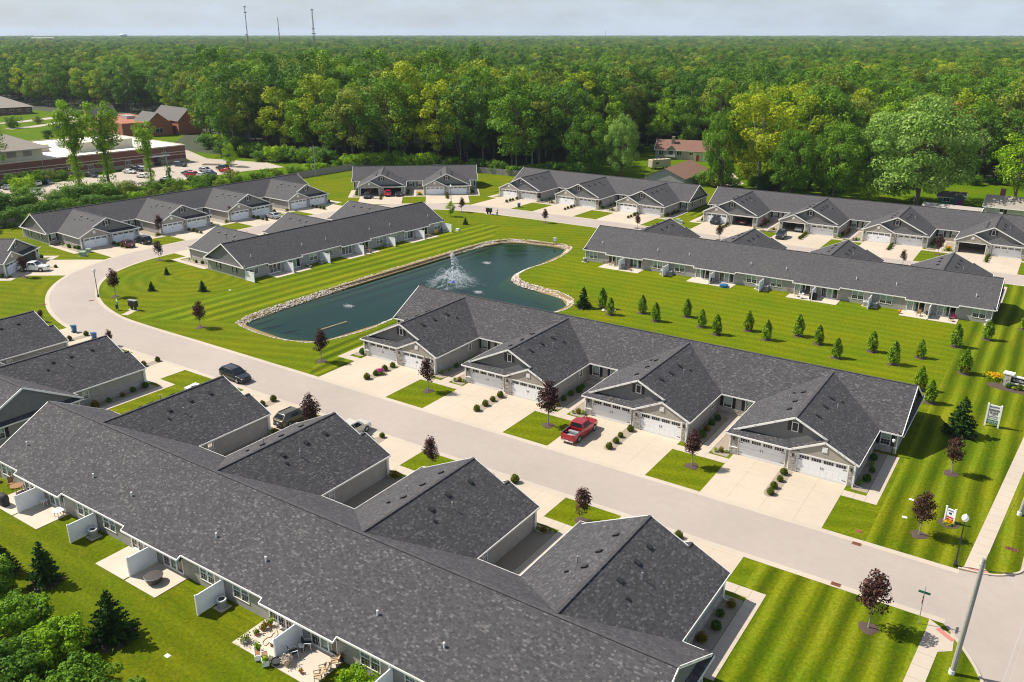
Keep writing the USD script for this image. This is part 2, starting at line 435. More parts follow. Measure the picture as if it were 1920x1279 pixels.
def leaf(name, cols, trans=.3, rough=.6, gain=2.55, blue=.5):
    """Foliage: tone per clump from a mesh attribute, light passing through the blades."""
    mat(name, {'a': ('attribute', {'attribute': 'tone'}), 'oi': ('object_info', {}), 'rr': ('rgb_ramp', {'ramp': [(0, (.82, .86, .82)), (.5, (1, 1, 1)), (1, (1.2, 1.14, 1.1))]}),
               'r': ('rgb_ramp', {'ramp': [(k / (len(cols) - 1), (min(c[0] * gain, .85), min(c[1] * gain, .85), min(c[2] * gain * blue, .85))) for k, c in enumerate(cols)]}), 'mx': ('mix', {'mix_type': 'multiply', 'fac': 1.0}),
               'p': ('principled_bsdf', {'roughness': rough, 'specular_ior_level': .12}), 't': ('translucent_bsdf', {}), 'm': ('mix_closure', {'fac': trans})},
        [('a.fac', 'r.fac'), ('oi.random', 'rr.fac'), ('r.color', 'mx.color1'), ('rr.color', 'mx.color2'), ('mx.color', 'p.base_color'), ('mx.color', 't.color'), ('p.BSDF', 'm.closure1'), ('t.BSDF', 'm.closure2')], surface='m.closure')


leaf('leaf_mid', [(.028, .062, .010), (.05, .10, .013), (.085, .145, .018)])
leaf('leaf_dark', [(.018, .045, .012), (.032, .072, .015), (.055, .10, .02)])
leaf('leaf_yellow', [(.065, .10, .008), (.115, .15, .010), (.19, .20, .014)])
leaf('leaf_lime', [(.06, .12, .008), (.11, .19, .012), (.17, .26, .02)], gain=1.95)
leaf('leaf_olive', [(.042, .062, .014), (.07, .095, .02), (.11, .135, .032)])
leaf('leaf_silver', [(.05, .10, .02), (.085, .15, .035), (.17, .24, .09)], gain=2.1, blue=.7)
leaf('leaf_gold', [(.12, .12, .008), (.20, .17, .010), (.27, .22, .012)])
leaf('leaf_rust', [(.07, .055, .015), (.11, .075, .02), (.15, .10, .03)])
leaf('leaf_purple', [(.030, .013, .012), (.052, .022, .018), (.10, .048, .038)], .2, gain=1.3, blue=1.0)
leaf('leaf_spruce', [(.012, .034, .012), (.024, .058, .018), (.05, .095, .025)], .1, gain=1.5)
leaf('leaf_arbor', [(.03, .065, .010), (.065, .115, .012), (.135, .185, .02)], .2)
leaf('leaf_box', [(.05, .075, .010), (.09, .115, .014), (.14, .15, .022)], .2, gain=1.3)
leaf('leaf_bronze', [(.10, .08, .012), (.16, .11, .015), (.24, .15, .02)], .2, gain=1.3)
leaf('petal_yellow', [(.55, .27, .004), (.75, .42, .006), (.8, .52, .01)], .2, gain=1.0, blue=1.0)
leaf('petal_pink', [(.30, .015, .14), (.42, .03, .22), (.5, .06, .3)], .2, gain=1.0, blue=1.0)
leaf('petal_white', [(.6, .5, .45), (.7, .6, .55), (.75, .7, .65)], .2, gain=1.0, blue=1.0)
leaf('leaf_dead', [(.09, .075, .05), (.13, .105, .07), (.17, .14, .10)], .2, gain=1.3)

mat('water', {'g': ('geometry', {}), 'n': ('noise_texture', {'scale': 1.6, 'detail': 4, 'distortion': .4}), 'b': ('bump', {'strength': .22, 'distance': .08}),
              't': ('transparent_bsdf', {'color': (.24, .46, .40)}), 'gl': ('glossy_bsdf', {'color': (.80, .93, .86), 'roughness': .05}), 'f': ('fresnel', {'IOR': 1.22}), 'm': ('mix_closure', {})},
    [('g.position', 'n.vector'), ('n.fac', 'b.height'), ('b.normal', 'gl.normal'), ('f.fac', 'm.fac'), ('t.BSDF', 'm.closure1'), ('gl.BSDF', 'm.closure2')], surface='m.closure')
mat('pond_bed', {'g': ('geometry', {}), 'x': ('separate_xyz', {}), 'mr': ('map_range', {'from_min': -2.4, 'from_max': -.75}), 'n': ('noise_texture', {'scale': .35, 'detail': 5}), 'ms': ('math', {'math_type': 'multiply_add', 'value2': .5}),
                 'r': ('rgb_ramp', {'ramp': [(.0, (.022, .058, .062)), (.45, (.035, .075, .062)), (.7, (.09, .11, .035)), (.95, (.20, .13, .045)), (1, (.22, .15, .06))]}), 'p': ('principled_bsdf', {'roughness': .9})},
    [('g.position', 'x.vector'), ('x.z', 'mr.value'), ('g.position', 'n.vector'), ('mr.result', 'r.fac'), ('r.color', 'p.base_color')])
mat('spray', {'t': ('transparent_bsdf', {}), 'd': ('translucent_bsdf', {'color': (.9, .92, .95)}), 'e': ('diffuse_bsdf', {'color': (.92, .94, .96)}), 'a': ('add_closure', {}), 'm': ('mix_closure', {'fac': .55})},
    [('d.BSDF', 'm.closure1'), ('e.BSDF', 'm.closure2')], surface='m.closure')
mat('haze_air', {'v': ('principled_volume', {'color': (.72, .84, 1.0), 'density': .000055, 'anisotropy': .1})}, [], surface=None, volume='v.volume')
# ---------------------------------------------------------------- terrain, roads, water
def curve(pts, n=8):
    """Catmull-Rom through plan points."""
    p = np.array([pts[0], *pts, pts[-1]], float)
    out = []
    for i in range(1, len(p) - 2):
        for t in np.arange(n) / n:
            a, b, c, d = p[i - 1], p[i], p[i + 1], p[i + 2]
            out.append(.5 * (2 * b + (c - a) * t + (2 * a - 5 * b + 4 * c - d) * t * t + (3 * b - a - 3 * c + d) * t ** 3))
    return np.array(out + [p[-1]])


ROAD_PATH = [(9, 66.4), (-20, 66.5), (-60, 66.6), (-100, 66.85), (-115, 66.9), (-124, 67.6), (-134, 70.5), (-143, 75.5), (-149.5, 82), (-153.4, 90), (-155, 99), (-154.4, 115), (-152.9, 135), (-151.6, 147),
             (-150.2, 155), (-147, 162.2), (-141.5, 168), (-134, 172), (-126, 173.9), (-116, 174.6), (-95, 174.95), (-40, 174.9), (60, 174.4)]
road_line = LineString(curve(ROAD_PATH))
street = road_line.buffer(4.15, cap_style=2)
asph = road_line.buffer(3.5, cap_style=2)
cross_w = LineString([(7.4, -60), (6.7, 54), (8.2, 100), (14, 200)]).buffer(4.9, cap_style=2)
corner = Polygon([(3.6, 77), (2.6, 73.3), (1.6, 71.9), (.3, 71.0), (-1.9, 70.6), (-1.9, 62.2), (-1.2, 61.2), (-.2, 59.8), (1.0, 57.6), (1.9, 54.5), (2.2, 52), (6, 52), (6, 77)])
road_all = unary_union([asph, cross_w, corner.buffer(-.05)])
street_all = unary_union([street, cross_w, corner])
gutter = street.difference(road_all)

pond_out = Polygon(curve([(-104.6, 79.4), (-105.9, 83.4), (-106.1, 93.7), (-105.9, 112), (-105.1, 126.9), (-103.6, 144), (-100.8, 150), (-94, 152.2), (-88, 152.4), (-85, 150), (-83.2, 140), (-83.9, 131.5), (-82.7, 126.2), (-79, 123.3), (-72, 121.9),
                          (-67.3, 119.6), (-65.3, 115.5), (-66, 111.3), (-70, 108.5), (-78, 105.5), (-84, 101), (-85.4, 95), (-85.2, 89.4), (-86.2, 83.6), (-88.2, 79.6), (-93.5, 78), (-99.7, 78.2), (-104.6, 79.4)], 6)).buffer(0)
WATER_Z = -.55

# one continuous ground sheet reaching the horizon (the pond is cut out of it)
far = sbox(-19500, -60, 19500, 19500)
mown = Polygon([(-215, 84), (-204, 96), (-202, 150), (-200.5, 190), (-199.5, 215), (-160, 222), (-147, 222.5), (-110, 236), (60, 236), (60, -20), (-130, -20), (-215, 20)])
yards = Polygon([(-160, 222), (-147, 222.5), (-110, 236), (60, 236), (60, 300), (-20, 290), (-60, 285), (-90, 300), (-145, 330), (-150, 260)]).difference(mown)
lot_zone = Polygon([(-205, 85), (-203, 150), (-201, 190), (-200, 208), (-235, 203), (-300, 205), (-330, 235), (-420, 270), (-560, 270), (-560, 150), (-330, 60), (-215, 40)]).difference(mown)
struct('ground', MB().flat(far.difference(unary_union([mown, yards, lot_zone])), 0), 'forest_floor')
struct('lawn', MB().flat(yards, 0), 'lawn_yard')

zones = {
    'lawn_along': [Polygon([(-64, 124), (-58, 104), (-9.5, 104), (-9.5, 146), (-84, 146), (-81.5, 128)])],
    'lawn_near': [sbox(-130, 18, -16, 33.2)],
    'lawn_across': [sbox(-16.2, 40, 4, 62.3), Polygon([(-9.4, 70.6), (8, 70.6), (8, 171), (-9.4, 171)]), Polygon([(-85.3, 79), (-79.5, 71), (-77.5, 71), (-77.5, 112), (-84, 100)]), sbox(-138, 196, -60, 215)],
    'lawn_east': [Polygon([(-119.5, 72), (-106.5, 79), (-106.6, 112), (-103, 146), (-110, 160), (-116, 160), (-118, 120)])],
    'lawn_ring': [Polygon([(-152, 70), (-123, 70.6), (-119.6, 72), (-118.2, 101), (-150, 104)])],
}
rest = mown
for k, gs in zones.items():
    z = unary_union(gs).intersection(mown).difference(pond_out)
    z = z.intersection(rest)
    rest = rest.difference(z)
    struct('lawn', MB().flat(z, 0), k)
struct('lawn', MB().flat(rest.difference(pond_out), 0), 'lawn_plain')
struct('lawn', MB().flat(lot_zone, 0), 'lawn_yard')

# pond: stone bank, bed and water
levels = [(0.0, 0.0), (-.9, -.38), (-1.5, -.7), (-2.6, -1.1), (-4.5, -1.7), (-7, -2.3)]


def ring_pts(poly, d, n=260):
    q = poly.buffer(d, join_style=1)
    q = max(polys(q), key=lambda g: g.area)
    ln = q.exterior
    return np.array([ln.interpolate(t, normalized=True).coords[0] for t in np.arange(n) / n])


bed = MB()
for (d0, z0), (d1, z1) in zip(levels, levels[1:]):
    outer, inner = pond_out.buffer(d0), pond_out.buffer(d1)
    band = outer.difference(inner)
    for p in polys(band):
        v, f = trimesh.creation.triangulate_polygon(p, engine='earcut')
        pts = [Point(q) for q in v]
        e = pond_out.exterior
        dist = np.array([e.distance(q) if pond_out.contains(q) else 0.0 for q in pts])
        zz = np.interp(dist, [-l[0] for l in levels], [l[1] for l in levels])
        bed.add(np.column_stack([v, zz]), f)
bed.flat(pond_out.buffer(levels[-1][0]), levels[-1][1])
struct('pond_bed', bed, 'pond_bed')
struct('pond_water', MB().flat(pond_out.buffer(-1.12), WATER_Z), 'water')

# roads
struct('road', MB().flat(road_all, .010), 'asphalt')
struct('gutter', MB().flat(gutter, .014), 'gutter')
jt = MB()
for side in (3.82, -3.82):
    ln = road_line.parallel_offset(abs(side), 'left' if side > 0 else 'right')
    L = ln.length
    for d in np.arange(3, L - 3, 3.1):
        a, b = np.array(ln.interpolate(d).coords[0]), np.array(ln.interpolate(d + .2).coords[0])
        t = (b - a) / np.linalg.norm(b - a)
        if -165 < a[0] < 0:
            jt.obox((a[0], a[1], .0165), (t[0] * .012, t[1] * .012, 0), (-t[1] * .31, t[0] * .31, 0), (0, 0, .001))
struct('gutter_joint', jt, 'mortar')
curb = MB()
for pts in ([(-1.9, 70.75), (.3, 71.12), (1.6, 71.98), (2.6, 73.35), (3.35, 77), (3.5, 85), (5.5, 120)], [(-1.2, 61.25), (-.2, 59.85), (1.0, 57.6), (1.9, 54.5), (2.1, 48), (2.2, 30)]):
    c = LineString(curve(pts, 6))
    curb.flat(c.buffer(.09), .12, -.05)
struct('curb', curb, 'gutter')
seam = MB()
seam.flat(LineString([(1.9, 48), (2.35, 56.5), (3.2, 66), (3.6, 73)]).buffer(.035), .0135)
seam.flat(LineString([(2.25, 48), (2.7, 56.5), (3.55, 66), (3.95, 73)]).buffer(.02), .0135)
struct('road_seam', seam, 'mortar')

# public pavement on the right, slab by slab
wk = [(LineString([(-.1, 96), (1.6, 118)]), 1.25), ]
pv = thing_pave = UsdGeom.Xform.Define(stage, '/World/pavement').GetPrim()
meta(pv, kind='structure')


def slabs(p, q, width, step, z=.016):
    p, q = np.array(p, float), np.array(q, float)
    L = np.linalg.norm(q - p)
    e = (q - p) / L
    nn = np.array([-e[1], e[0]])
    k = int(round(L / step))
    for i in range(k):
        c = p + e * (i + .5) * L / k
        mb = MB().obox((c[0], c[1], z / 2 - .01), (*(e * (L / k / 2 - .012)), 0), (*(nn * width / 2), 0), (0, 0, z / 2 + .01))
        part(pv, 'slab', mb, 'sidewalk')


slabs((-.95, 71.2), (2.55, 118), 1.3, 1.5)
slabs((-2.28, 60.9), (-3.3, 44), 1.25, 1.5)
rp = MB().flat(Polygon([(-2.9, 62.3), (-1.0, 61.0), (-.9, 59.3), (-1.8, 58.6), (-2.9, 60.6)]), .0175)
rp.flat(Polygon([(-1.9, 70.7), (-1.5, 71.6), (-.3, 72.2), (.45, 71.2), (.2, 70.9)]), .0175)
struct('kerb_ramp', rp, 'sidewalk')
for q in ([(-1.35, 70.95), (-1.2, 71.45), (.25, 71.55), (.3, 71.05)], [(-2.35, 61.25), (-2.05, 61.6), (-.95, 60.75), (-1.1, 60.35)]):
    tp = MB().flat(Polygon(q), .024)
    dm = MB()
    pq = Polygon(q)
    bx = pq.bounds
    for x in np.arange(bx[0], bx[2], .09):
        for y in np.arange(bx[1], bx[3], .09):
            if pq.buffer(-.04).contains(Point(x, y)):
                dm.add([(x - .02, y - .02, .024), (x + .02, y - .02, .024), (x + .02, y + .02, .024), (x - .02, y + .02, .024), (x, y, .034)], [(0, 1, 4), (1, 2, 4), (2, 3, 4), (3, 0, 4)])
    t = struct('tactile_paving', tp, 'tactile_red')
    part(t, 'dome', dm, 'tactile_red', kind='stuff')
# ---------------------------------------------------------------- row houses
P0, HW, WALL, HE, HR, GD, VM, RV, HM, EV = 17.61, 6.76, 6.35, 2.448, 5.699, .62, 15.333, 15.744, 5.925, 9.45
WS, MS = (HR - HE) / HW, (HM - HE) / (RV - EV)
BW, BE, BP = 22.1, 22.35, 22.75           # back wall, back eave, eave over the patio doors
zmain = lambda v: HM - MS * abs(RV - v)


class Wall:
    """A vertical wall from p to q (plan); outward is to the right of p->q; holes are (a0, a1, z0, z1) along it."""

    def __init__(s, p, q, flip=False):
        s.p, s.q = np.array(p, float), np.array(q, float)
        d = s.q - s.p
        s.L = np.hypot(*d)
        s.e = d / s.L
        s.n = np.array([s.e[1], -s.e[0]]) * (-1 if flip else 1)

    def pt(s, a, z, out=0.0):
        w = s.p + s.e * a + s.n * out
        return (w[0], w[1], z)

    def build(s, mb, z0, z1, holes=(), depth=.14):
        A = sorted({0.0, s.L, *[h[0] for h in holes], *[h[1] for h in holes]})
        Z = sorted({z0, z1, *[h[2] for h in holes], *[h[3] for h in holes]})
        for a0, a1 in zip(A, A[1:]):
            for b0, b1 in zip(Z, Z[1:]):
                am, bm = (a0 + a1) / 2, (b0 + b1) / 2
                if any(h[0] < am < h[1] and h[2] < bm < h[3] for h in holes):
                    continue
                mb.poly([s.pt(a0, b0), s.pt(a1, b0), s.pt(a1, b1), s.pt(a0, b1)])
        for h in holes:
            a0, a1, b0, b1 = h
            c = [(a0, b0), (a1, b0), (a1, b1), (a0, b1)]
            for (x, y), (x2, y2) in zip(c, c[1:] + c[:1]):
                mb.poly([s.pt(x, y), s.pt(x2, y2), s.pt(x2, y2, -depth), s.pt(x, y, -depth)])
        return mb

    def slab(s, mb, a0, a1, z0, z1, o0, o1):
        """A box on the wall between two distances out of its face."""
        c0 = np.array(s.pt((a0 + a1) / 2, (z0 + z1) / 2, (o0 + o1) / 2))
        return mb.obox(c0, np.append(s.e * (a1 - a0) / 2, 0), np.append(s.n * (o1 - o0) / 2, 0), (0, 0, (z1 - z0) / 2))


def window(parent, w, a0, a1, z0, z1, style='single', name='window', blind=None, shutters=False):
    """Frame proud of the wall; glass set back in the opening; blind or drape behind it."""
    fr, mu = MB(), MB()
    t = .075
    for (x0, x1, y0, y1) in ((a0 - t, a0, z0 - t, z1 + t), (a1, a1 + t, z0 - t, z1 + t), (a0, a1, z0 - t, z0), (a0, a1, z1, z1 + t)):
        w.slab(fr, x0, x1, y0, y1, -.05, .045)
    if style in ('single', 'double'):
        w.slab(fr, a0, a1, (z0 + z1) / 2 - .025, (z0 + z1) / 2 + .025, -.05, .02)
        if style == 'double':
            w.slab(fr, (a0 + a1) / 2 - .06, (a0 + a1) / 2 + .06, z0, z1, -.05, .03)
    if style == 'slider':
        for k in (1, 2):
            c = a0 + (a1 - a0) * k / 3
            w.slab(fr, c - .05, c + .05, z0, z1, -.05, .03)
        w.slab(fr, a0, a1, z0, z0 + .12, -.05, .025)
    f = part(parent, name, fr, 'trim')
    pn = MB().poly([w.pt(a0, z0, -.045), w.pt(a1, z0, -.045), w.pt(a1, z1, -.045), w.pt(a0, z1, -.045)])
    part(f, 'pane', pn, 'pane')
    if style == 'attic':
        for k in (1, 2):
            y = z0 + (z1 - z0) * k / 3
            w.slab(mu, a0, a1, y - .018, y + .018, -.045, .0)
        w.slab(mu, (a0 + a1) / 2 - .018, (a0 + a1) / 2 + .018, z0, z1, -.045, .0)
    else:
        npn = {'single': 1, 'double': 2, 'slider': 3}[style]
        pw = (a1 - a0) / npn
        for k in range(npn):
            if style == 'slider' and blind != 'grid' and k != 0:
                continue
            for j in (1, 2):
                x = a0 + pw * (k + j / 3)
                w.slab(mu, x - .011, x + .011, z0, z1 if style == 'slider' else z1, -.06, -.035)
            for j in ((1, 2, 3, 4) if style == 'slider' else (1, 3)):
                y = z0 + (z1 - z0) * j / (5 if style == 'slider' else 4)
                w.slab(mu, a0 + pw * k, a0 + pw * (k + 1), y - .011, y + .011, -.06, -.035)
    part(f, 'muntin', mu, 'trim')
    if blind is not None and blind != 'grid':
        spans = [(a0, a1, z0 + (z1 - z0) * blind, z1)] if style != 'slider' else [(a0 + (a1 - a0) * blind, a0 + (a1 - a0) * min(1, blind + .5), z0, z1)]
        for (x0, x1, y0, y1) in spans:
            part(f, 'blind' if style != 'slider' else 'drape', MB().poly([w.pt(x0, y0, -.13), w.pt(x1, y0, -.13), w.pt(x1, y1, -.13), w.pt(x0, y1, -.13)]), 'blind' if style != 'slider' else 'drape')
    if shutters:
        for x in (a0 - t - .40, a1 + t + .04):
            sh = MB()
            w.slab(sh, x, x + .36, z0 - .05, z1 + .05, .002, .05)
            for q in range(9):
                y = z0 + .05 + (z1 - z0 - .1) * q / 9
                w.slab(sh, x + .05, x + .31, y, y + .05, .05, .062)
            part(parent, 'shutter', sh, 'shutter')
    return (a0, a1, z0, z1)


def stones(mb, w, a0, a1, z0, z1, seed):
    """Ashlar veneer: each stone its own block, uneven in size and depth."""
    r = random.Random(seed)
    z = z0
    while z < z1 - .05:
        h = min(r.uniform(.11, .2), z1 - z)
        a = a0
        while a < a1 - .04:
            l = min(r.uniform(.18, .5), a1 - a)
            if a1 - a - l < .08:
                l = a1 - a
            w.slab(mb, a + .008, a + l - .008, z + .008, z + h - .008, .03, .065 + r.uniform(0, .04))
            a += l
        z += h


def tabs(poly, abc, axis, sign, seed):
    """Shingle tabs over a roof plane (plan polygon, z = a + b u + c v); axis is the uphill plan axis."""
    r = np.random.default_rng(seed)
    a, b, c = abc
    g = abs(b if axis == 0 else c)
    step = .145 / math.sqrt(1 + g * g)
    x0, y0, x1, y1 = poly.bounds
    lo, hi, s0, s1 = (x0, x1, y0, y1) if axis == 0 else (y0, y1, x0, x1)
    rows = np.arange(lo, hi, step)
    T, S, Wd = [], [], []
    for t in rows:
        ws = r.choice([.12, .15, .19, .23, .28, .32], size=int((s1 - s0) / .19) + 4)
        st = s0 - r.uniform(0, .3) + np.concatenate([[0], np.cumsum(ws)[:-1]])
        S.append(st)
        Wd.append(ws)
        T.append(np.full(len(st), t))
    T, S, Wd = map(np.concatenate, (T, S, Wd))
    cx, cy = (T + step / 2, S + Wd / 2) if axis == 0 else (S + Wd / 2, T + step / 2)
    k = contains_xy(poly, cx, cy)
    T, S, Wd = T[k], S[k], Wd[k]
    up0, up1 = (T, T + step) if sign > 0 else (T + step, T)      # lower edge, upper edge along the slope
    gap = .006
    lift = .016 + r.uniform(0, .012, len(T))

    def P(t, s, h):
        u, v = (t, s) if axis == 0 else (s, t)
        return np.stack([u, v, a + b * u + c * v + h], -1)
    V = np.stack([P(up0, S + gap, lift), P(up0, S + Wd - gap, lift), P(up1, S + Wd - gap, .006), P(up1, S + gap, .006), P(up0, S + gap, .0), P(up0, S + Wd - gap, .0)], 1)
    n = len(T)
    base = (np.arange(n) * 6)[:, None, None]
    F = (base + np.array([[0, 1, 2], [0, 2, 3], [4, 5, 1], [4, 1, 0]])[None]).reshape(-1, 3)
    q = r.random(n)
    tone = np.where(q < .66, r.uniform(.2, .55, n), np.where(q < .90, r.uniform(.5, .8, n), r.uniform(.8, 1, n)))
    tone = np.where(r.random(n) < .12, r.uniform(0, .15, n), tone)
    return V.reshape(-1, 3), F, np.repeat(tone, 6)


def house(name, label, x, y, rot, n, P=P0, mirror=-1, fine=False, opens=(), seed=0, siding_mat='siding', z0=0.0, group=None, ends=(True, True)):
    H = thing(name, label, 'row house', (x, y, z0), rot, group)
    rr = random.Random(seed)
    uL, uR = -9.0, (n - 1) * P + 9.0
    cs = [k * P for k in range(n)]
    m = mirror
    planes = []                                                   # (plan polygon, (a, b, c), axis, sign)
    rect = sbox(uL, EV, uR, RV)
    for c in cs:
        rect = rect.difference(Polygon([(c - HW, EV - .01), (c + HW, EV - .01), (c + HW, EV), (c, VM), (c - HW, EV)]))
    planes.append((rect, (HM - MS * RV, 0, MS), 1, 1))
    back = unary_union([sbox(uL, RV, uR, BE)] + [sbox(c - 3.9, RV, c + 3.9, BP) for c in cs])
    planes.append((back, (HM + MS * RV, 0, -MS), 1, -1))
    for c in cs:
        for s in (-1, 1):                                         # s: side in plan
            g = s == m                                            # the low-gable side
            q = [(c + s * HW, EV), (c, VM), (c, GD)] + ([(c + s * 3.38, GD), (c + s * 3.38, -.07)] if g else [(c + s * 6.17, GD)]) + [(c + s * HW, -.07)]
            planes.append((Polygon(q), (HE + WS * (HW + s * c), -s * WS, 0), 0, -s))
        xs = lambda t: c + m * t
        planes.append((Polygon([(xs(0), -.07), (xs(3.38), -.07), (xs(3.38), .95), (xs(0), .95)]), (HE - WS * m * c, m * WS, 0), 0, m))
        planes.append((Polygon([(xs(-HW), -.07), (xs(.9), -.07), (xs(.9), .93), (xs(-5.9), .93)]), (HE + .42 * .07, 0, .42), 1, 1))
    for e, u in zip(ends, (uL, uR)):
        s = -1 if u == uL else 1
        ub = u - s * .5
        planes.append((Polygon([(u + s * .12, EV), (u + s * .12, BE), (ub, BE), (ub, EV)]), (2.36 + (u + s * .12) * s * .55, -s * .55, 0), 0, -s))
    roof = group_part(H, 'roof')
    for p, (a, b, c_), ax, sg in planes:
        for pp in polys(p):
            v, f = trimesh.creation.triangulate_polygon(pp, engine='earcut')
            part(roof, 'roof_slope', (np.column_stack([v, a + b * v[:, 0] + c_ * v[:, 1]]), f), 'shingle' if fine else 'shingle_far')
    if fine:
        V, F, T, k = [], [], [], 0
        for i, (p, abc, ax, sg) in enumerate(planes):
            v, f, t = tabs(p, abc, ax, sg, seed * 50 + i)
            V.append(v)
            F.append(f + k)
            T.append(t)
            k += len(v)
        part(roof, 'shingle', (np.vstack(V), np.vstack(F)), 'shingle', kind='stuff', tone=np.concatenate(T))

    def capline(p, q):
        cap = MB()
        p, q = np.array(p, float), np.array(q, float)
        L = np.linalg.norm(q - p)
        k = max(1, int(L / .3)) if fine else max(1, int(L / 3))
        for i in range(k):
            a, b = p + (q - p) * i / k, p + (q - p) * (i + .97) / k
            cap.bar(a + (0, 0, .012), b + (0, 0, .028), .26, .03)
        part(roof, 'ridge_cap', cap, 'shingle_far', kind='stuff')
    capline((uL, RV, HM), (uR, RV, HM))
    for c in cs:
        capline((c, GD, HR), (c, VM, HR))
        capline((c + m * 3.38, -.07, HE + WS * 3.38), (c + m * 3.38, GD, HE + WS * 3.38))
    # gutters and rake boards
    gt, rk = 'gutter', 'rake_board'

    def ed(p, q, nm, h=.15, w=.1, dz=-.06):
        part(roof, nm, MB().bar(np.array(p, float) + (0, 0, dz), np.array(q, float) + (0, 0, dz), w, h), 'trim')
    for i, c in enumerate(cs):
        for s in (-1, 1):
            ed((c + s * HW, -.07, HE), (c + s * HW, EV, HE), gt)
        ed((c - m * HW, -.09, HE), (c + m * .02, -.09, HE), gt)
        z1 = HE + WS * 3.38
        ed((c, -.10, HE), (c + m * 3.38, -.10, z1), rk, .2, .07)
        ed((c + m * HW, -.10, HE), (c + m * 3.38, -.10, z1), rk, .2, .07)
        ed((c - m * 6.2, GD - .03, HE + WS * .56), (c, GD - .03, HR), rk, .2, .07)
        ed((c + m * 3.38, GD - .03, z1), (c, GD - .03, HR), rk, .2, .07)
        ed((c - 3.9, BP, zmain(BP)), (c + 3.9, BP, zmain(BP)), gt)
        for s in (-1, 1):
            e = c + s * P / 2 if 0 < i + (s > 0) < n else (uL if s < 0 else uR)
            ed((c + s * 3.9, BE, zmain(BE)), (e, BE, zmain(BE)), gt)
            ed((c + s * 3.9, BE, zmain(BE)), (c + s * 3.9, BP, zmain(BP)), rk, .16, .06)
            ed((c + s * HW, EV, HE), (e, EV, HE), gt)
    for s, u in ((-1, uL), (1, uR)):
        for v0 in (EV, BE):
            ed((u, v0, zmain(v0)), (u, RV, HM), rk, .2, .07)
        ed((u + s * .13, EV, 2.36), (u + s * .13, BE, 2.36), gt)
    # roof vents and pipes
    for c in cs:
        for s in (-1, 1):
            for (du, v) in ((1.55, 3.6), (1.55, 6.3), (1.55, 8.9), (2.6, 9.6)):
                u = c + s * (du + rr.uniform(-.1, .1))
                vv = v + rr.uniform(-.3, .3)
                z = HR - WS * abs(u - c)
                big = du < 2
                w_ = .19 if big else .11
                mb = MB().obox((u, vv, z + .07), (w_, 0, -s * WS * w_), (0, w_, 0), (s * .03, 0, .075))
                mb.obox((u, vv, z + .16), (w_ * 1.15, 0, -s * WS * w_ * 1.15), (0, w_ * 1.15, 0), (.004, 0, .014))
                part(roof, 'roof_vent', mb, 'vent_dark')
            u, v = c + s * 2.5, 7.6 + rr.uniform(-.5, .5)
            z = HR - WS * 2.5
            part(roof, 'vent_pipe', MB().cyl(u, v, z - .05, z + .55, .05, 8).cyl(u, v, z + .55, z + .62, .08, 8), 'grey_metal')
            u, v = c + s * 5.85, 20.15
            z = zmain(v)
            pp = MB().cyl(u, v, z - .05, z + .34, .07, 9).cyl(u, v, z + .3, z + .42, .085, 9)
            part(roof, 'vent_pipe', pp, 'pvc')
    # walls
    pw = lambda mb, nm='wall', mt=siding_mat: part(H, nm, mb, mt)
    st, pier_mb = [], []
    inside = MB().box(uL + .5, uR - .5, EV + .45, BW - .16, .0, .05)
    ztop = HE + .2
    for i, c in enumerate(cs):
        X = lambda t: c + m * t
        # garage fronts
        wg = Wall((X(0.0), 0), (X(WALL), 0), flip=m < 0)
        hg = (.85, 5.73, 0.03, 2.13)
        lo = wg.build(MB(), 0, 2.42, [hg], .2)
        ws = Wall((X(-WALL), .3), (X(-.0), .3), flip=m < 0)
        hs = (WALL - 5.41, WALL - .53, 0.03, 2.13)
        pw(ws.build(MB(), 0, 2.5, [hs], .2))
        lo.poly([(X(.2), 0, 2.42), (X(6.5), 0, 2.42), (X(3.38), 0, HE + WS * 3.3)])
        lo.poly([(X(0), 0, 0), (X(0), .3, 0), (X(0), .3, 2.5), (X(0), 0, 2.5)])
        pw(lo, 'low_gable_wall', 'tan_siding')
        pw(MB().poly([(X(-5.95), .95, 2.75), (X(5.95), .95, 2.75), (X(0), .95, HR - .06)]), 'gable_wall', 'dark_siding')
        for side, w, h in (('low', wg, hg), ('shed', ws, hs)):
            tr = MB()
            w.slab(tr, h[0] - .11, h[0], 0, 2.24, -.02, .03)
            w.slab(tr, h[1], h[1] + .11, 0, 2.24, -.02, .03)
            w.slab(tr, h[0], h[1], 2.13, 2.24, -.02, .03)
            if (i, side) in opens:
                fr = part(H, 'garage_doorway', tr, 'trim', label='open garage doorway')
                continue
            d = MB()
            for q in range(4):
                w.slab(d, h[0], h[1], .035 + q * .524, .035 + (q + 1) * .524 - .012, -.12, -.07)
            w.slab(d, h[0], h[1], .03, 2.12, -.13, -.12)
            for q in range(8):                                    # raised stiles on the lower sections
                a = h[0] + .06 + q * .598
                w.slab(d, a, a + .5, .12, 1.0, -.07, -.062)
            g = part(H, 'garage_door', d, 'door_white')
            part(g, 'door_frame', tr, 'trim')
            for q in range(4):
                a = h[0] + .14 + q * 1.21
                wn = MB()
                for k in range(4):
                    w.slab(wn, a + k * .245, a + k * .245 + .205, 1.68, 2.0, -.069, -.06)
                part(g, 'window', wn, 'dark_pane')
            hw = MB()
            for a in (h[0], h[1]):
                sgn = 1 if a == h[0] else -1
                for z in (.33, 1.5):
                    w.slab(hw, min(a, a + sgn * .42), max(a, a + sgn * .42), z, z + .06, -.062, -.05)
            part(g, 'hinge', hw, 'black_metal')
            hd = MB()
            mid = (h[0] + h[1]) / 2
            for a in (mid - .13, mid + .09):
                w.slab(hd, a, a + .04, .95, 1.22, -.062, -.03)
            part(g, 'handle', hd, 'black_metal')
